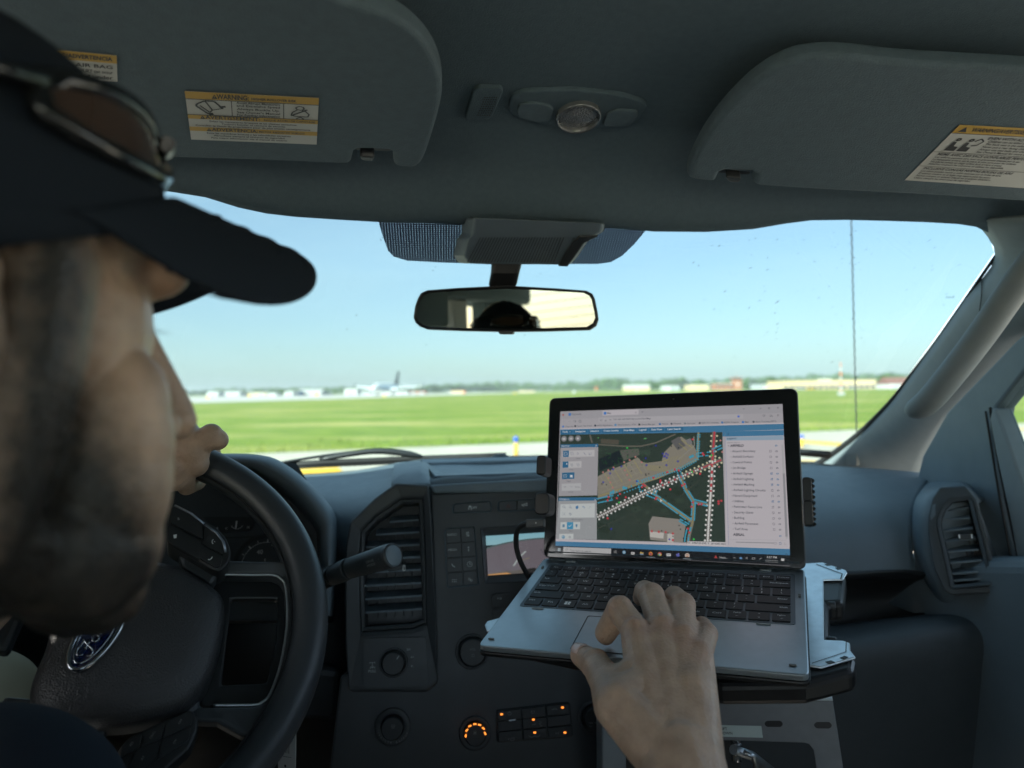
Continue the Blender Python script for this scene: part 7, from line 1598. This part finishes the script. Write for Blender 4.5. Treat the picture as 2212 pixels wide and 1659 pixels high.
# neck, slim torso core, arms (under the shirt)
neck = H.p(0, -.05, -.19); chest = V((-.30, .17, Z-.42)); pel = V((-.33, .20, Z-.78))
chain(b, [neck, chest, pel], [.058, .09, .11])
shR = V((-.115, .13, Z-.27)); shL = V((-.47, .17, Z-.27))
chain(b, [chest+V((0, 0, .1)), shR], [.07, .05]); chain(b, [chest+V((0, 0, .1)), shL], [.07, .05])
def z3(x, y): return (1097.2+x*.256, 1234.3+y*.256)
elR = V((.105, .30, Z-.385)); wrR = P3(*z3(1450, 1560), .488)
chain(b, [shR, elR], [.046, .042]); 
fw = [elR, elR.lerp(wrR, .5), wrR]
chain(b, fw, [.042, .038, .025])
wrd = (un(1600, 1560, .488)-un(1450, 1560, .488)).normalized()
for s_ in (-1, 1): chain(b, [elR.lerp(wrR, .6), wrR+wrd*.0075*s_], [.032, .0225])
# right hand: five bent fingers over the touchpad
def Kd(px, py, h): return KD.p3(px, py, h)
iM, mM, rM, lM = P3(*z3(1075, 500), .588), P3(*z3(1300, 470), .592), P3(*z3(1480, 545), .580), P3(*z3(1610, 690), .562)
iP, mP, rP, lP = P3(*z3(945, 320), .612), P3(*z3(1210, 210), .640), P3(*z3(1475, 285), .624), P3(*z3(1675, 530), .592)
iD, iT = P3(*z3(825, 520), .632), Kd(*z3(838, 640), .011)
mT = Kd(*z3(1130, 300), .010); rT = Kd(*z3(1370, 330), .010); lT = Kd(*z3(1620, 560), .010)
mDn, rDn, lDn = mP.lerp(mT, .6)+UP*.006, rP.lerp(rT, .6)+UP*.006, lP.lerp(lT, .6)+UP*.004
chain(b, [iM, iP, iD, iT], [.0119, .0112, .0098, .0082]); chain(b, [mM, mP, mDn, mT], [.0119, .0118, .0102, .0085]); chain(b, [rM, rP, rDn, rT], [.0114, .0108, .0098, .0080]); chain(b, [lM, lP, lDn, lT], [.0112, .0094, .0082, .0070])
for q, r_ in ((iP, .0118), (mP, .0124), (rP, .0115), (lP, .0098), (iM+ (CAMP-iM).normalized()*.004, .0112), (mM+(CAMP-mM).normalized()*.004, .0112), (rM+(CAMP-rM).normalized()*.0035, .0106), (lM+(CAMP-lM).normalized()*.001, .0108)): b.ball(q, r_, 16, 12)
tC, tM, tI, tT = P3(*z3(935, 1130), .520), P3(*z3(840, 935), .555), P3(*z3(735, 780), .585), P3(*z3(618, 706), .606)
chain(b, [tC, tM, tI, tT], [.0185, .0140, .0116, .0096]); b.ball(tI, .0126, 14, 10)
wl, wr_ = wrR-wrd*.010, wrR+wrd*.012
for k_, (q, r0, r1) in enumerate(((iM, .0215, .0125), (mM, .022, .0128), (rM, .021, .012), (lM, .0185, .0115))):
    t = k_/3; chain(b, [wl.lerp(wr_, t), q], [r0, r1])
for q0, q1 in ((iM, mM), (mM, rM), (rM, lM)):
    mid_ = (q0+q1)/2; chain(b, [(wl+wr_)/2, mid_-(mid_-wrR).normalized()*.013], [.022, .0118])
chain(b, [wl, tC, iM.lerp(wl, .45)], [.021, .0185, .014]); chain(b, [tC.lerp(tM, .5), iM.lerp(wl, .28)], [.0135, .011]); chain(b, [tM, iM.lerp(wl, .42)], [.0135, .012])
chain(b, [wr_, rM.lerp(wr_, .5), lM], [.0185, .019, .011])
# tendons and a few veins over the back of the hand
def over(q, k): return q+(CAMP-q).normalized()*k
for q, r0 in ((iM, .0036), (mM, .0040), (rM, .0036), (lM, .0032)):
    a0 = wrR.lerp(q, .45); chain(b, [over(a0, .0150), over(wrR.lerp(q, .7), .0122), over(q, .0108)], [.0022, r0, r0])
chain(b, [over(wrR.lerp(lM, .25), .0185), over(wrR.lerp(rM, .6), .0150), over(rM.lerp(lM, .5), .0080)], [.0016, .0020, .0016])
chain(b, [over(wrR.lerp(iM, .35), .0180), over(wrR.lerp(mM, .6), .0142), over(iM.lerp(mM, .5), .0085)], [.0016, .0020, .0014])
# left arm up to the top of the rim
def rim_at(px, py):
    best = None
    for i in range(720):
        a = 2*math.pi*i/720; q = WC+(W.u*math.cos(a)+W.v*math.sin(a))*.176; e = (q-CAMP).normalized(); dd = (e-ray(px, py)).length
        if best is None or dd < best[0]: best = (dd, q, a)
    return best[1], best[2]
rq, ra = rim_at(428, 1005); tang = (-W.u*math.sin(ra)+W.v*math.cos(ra)); rad_ = (W.u*math.cos(ra)+W.v*math.sin(ra))
if (un(500, 1000, .6)-un(400, 1000, .6)).dot(tang) < 0: tang = -tang
dR = -(CM.inverted() @ rq).z
wrL = P3(322, 930, dR-.015); elL = V((-.53, .40, Z-.32))
chain(b, [shL, elL], [.046, .042]); chain(b, [elL, elL.lerp(wrL, .5), wrL], [.042, .036, .024])
kn = [P3(392, 958, dR-.018), P3(386, 985, dR-.025), P3(376, 1010, dR-.03), P3(364, 1032, dR-.03)]
for q, r0 in zip(kn, (.016, .016, .015, .014)): chain(b, [wrL, q], [.022, r0])
chain(b, [P3(385, 940, dR-.008), P3(410, 975, dR-.022), P3(420, 1000, dR-.022)], [.020, .019, .014]); chain(b, [P3(400, 1000, dR-.022), P3(380, 1030, dR-.026)], [.017, .014])
th = [P3(400, 950, dR-.014), P3(430, 957, dR-.022), P3(452, 946, dR-.020), P3(470, 950, dR-.016)]
chain(b, th, [.0165, .0135, .0122, .0105]); b.ball(P3(456, 940, dR-.02), .0115, 12, 9)
for i, q in enumerate(kn):     # fingers wrap over the far side of the rim and back under
    o_ = -tang*.019*i
    c_ = rq+o_; f1 = c_+rad_*.022+W.n*-.012; f2 = c_+W.n*-.030+rad_*-.004; f3 = c_+rad_*-.024+W.n*-.010; f4 = c_+rad_*-.024+W.n*.008
    chain(b, [q, f1, f2, f3, f4], [.0125, .0108, .010, .009, .0082])
body = obj('body', b, beard_skin(H, [(q, .020) for q in (iP, mP, rP, lP)]+[(q+(CAMP-q).normalized()*.012, .020) for q in (iM, mM, rM, lM)]+[(tT, .018), (iT, .018), (tI, .016)]), drv, remesh=.0016, smooth=4)
# thumbnail
tn = MB(); nz = (CAMP-tT).normalized(); ax = (tT-tI).normalized(); cr = ax.cross(nz).normalized(); rows = []
ndir = (nz*.75+UP*.55); ndir = (ndir-ax*ndir.dot(ax)).normalized()
for i in range(7):
    u = -1+2*i/6; row = []
    for j in range(6):
        v = j/5; wd = .0066*(1-.25*abs(v-.4)); row.append(tT+ax*(-.008+.0135*v*(1-.10*u*u))+ (ndir.cross(ax))*wd*u+ndir*(.0108-.0030*u*u-.0016*v*v))
    rows.append(row)
tn.grid(rows); obj('fingernail', tn, M['nail'], drv, solid=.0006)
# stray beard hairs standing off the jaw line
p = MB(); random.seed(9)
for i in range(2600):
    s_ = random.choice((-1, 1)); t = random.random()
    if t < .35: c = V((s_*(.066-.008*t), .006, -.02-.16*t)); r_ = .0205
    else:
        q = (t-.35)/.65; c = V((s_*(.054-.040*q), .0+.070*q, -.074-.026*q)); r_ = .0205
    d_ = V((s_*random.uniform(.0, 1), random.uniform(-.4, .8), random.uniform(-1, .3))).normalized()
    a = H.p(*(c+d_*r_)); dr = (H.R @ (d_*.6+V((s_*random.uniform(-.3, .3), random.uniform(-.2, .5), -.6)))).normalized()*random.uniform(.002, .0055)
    sd = dr.orthogonal().normalized()*.00018; p.poly([a-sd, a+sd, a+dr])
brd = obj('beard', p, M['beard'], drv)
# brows, lashes
p = MB(); random.seed(5)
for s_ in (-1, 1):
    for i in range(60):
        t = random.random(); x = s_*(.012+.032*t); a = H.p(x, .097-.012*t*t, .034+.004*math.sin(t*3)); d_ = H.R @ V((s_*.007, .004, .002+random.uniform(-.002, .002)))
        sd = H.R @ V((0, 0, .0006)); p.poly([a-sd, a+sd, a+d_])
    for i in range(16):
        t = i/15; x = s_*(.020+.022*t); a = H.p(x, .0745-.006*t, .004); d_ = H.R @ V((s_*.003*t, .010, -.002+.004*random.random())); sd = H.R @ V((.0005, 0, 0)); p.poly([a-sd, a+sd, a+d_])
obj('brow_and_lash', p, M['beard'], drv)
p = MB()
for s_ in (-1, 1): H.ball(p, (s_*.0305, .0635, .003), .0115)
obj('eye', p, mat('eye_white', (.5, .5, .48), .2), drv)
# short hair below the cap
p = MB()
for s_ in (-1, 1): H.ball(p, (s_*.066, -.04, .03), (.014, .045, .035))
H.ball(p, (0, -.085, .0), (.06, .03, .05)); obj('hair', p, M['beard'], drv, remesh=.003, smooth=2)
head_extras(H, drv)
# shirt
p = MB()
chain(p, [neck+V((-.02, 0, -.055)), chest+V((0, 0, .02)), pel], [.075, .145, .155]); p.ball(chest, (.19, .125, .20), 24, 16)
chain(p, [chest+V((.05, 0, .12)), shR, shR.lerp(elR, .72)], [.10, .066, .058]); chain(p, [chest+V((-.05, 0, .12)), shL, shL.lerp(elL, .75)], [.10, .068, .058])
p.ball(P3(-40, 1790, .42), (.085, .06, .07), 20, 14)
shirt = obj('shirt', p, M['navy'], drv, remesh=.006, smooth=8)
# trousers
p = MB()
for hx, kx, ky, kz in ((-.24, -.22, .74, -.66), (-.43, -.62, .83, -.36)):
    chain(p, [V((hx, .24, Z-.80)), V((kx, ky, Z+kz)), V((kx+.02, ky+.22, Z-1.05))], [.095, .072, .055])
obj('trousers', p, M['khaki'], drv, remesh=.008, smooth=6)
# ---- driver's seat
M['seat'] = mat('grey_seat_cloth', (.42, .41, .39), .95, bump=('noise', 1200, .3, .001))  # kept pale so the sunlit seats bounce light forward
st_ = empty('driver_seat', (-.33, .1, CAMH-1.1), 'pale grey cloth driver seat with a headrest', 'seat')
p = MB(); fr = Frame((-.33, .06, Z-.5), (1, 0, 0), UP*.97+V((0, -.22, 0))); p.prism(fr, rnd([(-.25, -.45), (.25, -.45), (.24, .22), (.15, .30), (-.15, .30), (-.24, .22)], .05), -.10, 0); obj('backrest', p, M['seat'], st_, bevel=.03, seg=4)
p = MB(); p.prism(fr, rnd([(-.13, .34), (.13, .34), (.12, .52), (-.12, .52)], .04), -.09, 0); hr_ = obj('headrest', p, M['seat'], st_, bevel=.025, seg=4)
p = MB(); p.prism(Frame((-.33, .32, Z-.86), (1, 0, 0), V((0, 1, .1))), rnd([(-.26, -.26), (.26, -.26), (.26, .26), (-.26, .26)], .06), -.12, 0); obj('cushion', p, M['seat'], st_, bevel=.03, seg=4)
rb = empty('bounce_bench', (.03, -.75, CAMH-1.1), 'unseen grey rear bench added to bounce sunlight into the cab', 'seat')  # unseen bench, added as a reflector for the sun from behind
p = MB(); p.prism(Frame((.03, -.72, Z-.56), (1, 0, 0), (0, 1, .05)), rnd([(-.72, -.28), (.72, -.28), (.72, .26), (-.72, .26)], .06), -.14, 0); obj('cushion', p, M['seat'], rb, bevel=.03, seg=4)
p = MB(); p.prism(Frame((.03, -.98, Z-.45), (1, 0, 0), (0, -.08, 1)), rnd([(-.72, -.12), (.72, -.12), (.72, .20), (-.72, .20)], .06), -.08, 0.02); obj('backrest', p, M['seat'], rb, bevel=.02, seg=4)
pst = empty('passenger_seat', (.47, .1, CAMH-1.1), 'unseen grey front passenger seat added to block light from the right', 'seat')  # unseen seat, added to hold back light from the right windows
for nm in ('backrest', 'headrest', 'cushion'):
    src = [c for c in st_.children if c.name.split('.')[0] == nm][0]; c = src.copy(); COL.objects.link(c); c.parent = pst
    c.location = src.location+V((0, -.10, 0))
pst.location = st_.location+V((.84, 0, 0))
# ================================================================== summer haze over the airfield
hz_ = MB(); hz_.prism(Frame((0, 0, 0), (1, 0, 0), (0, 1, 0)), [(-3700, -3700), (3700, -3700), (3700, 3700), (-3700, 3700)], -1, 26)
hm = bpy.data.materials.new('haze_air'); hm.use_nodes = True; t = hm.node_tree
for n in list(t.nodes): t.nodes.remove(n)
out = t.nodes.new('ShaderNodeOutputMaterial'); pv = t.nodes.new('ShaderNodeVolumePrincipled')
pv.inputs['Color'].default_value = (.92, .96, 1, 1); pv.inputs['Density'].default_value = .00017; pv.inputs['Anisotropy'].default_value = .1
t.links.new(pv.outputs[0], out.inputs['Volume'])
tag(obj('haze', hz_, hm), 'thin pale summer haze lying over the far airfield', 'haze', kind='stuff')
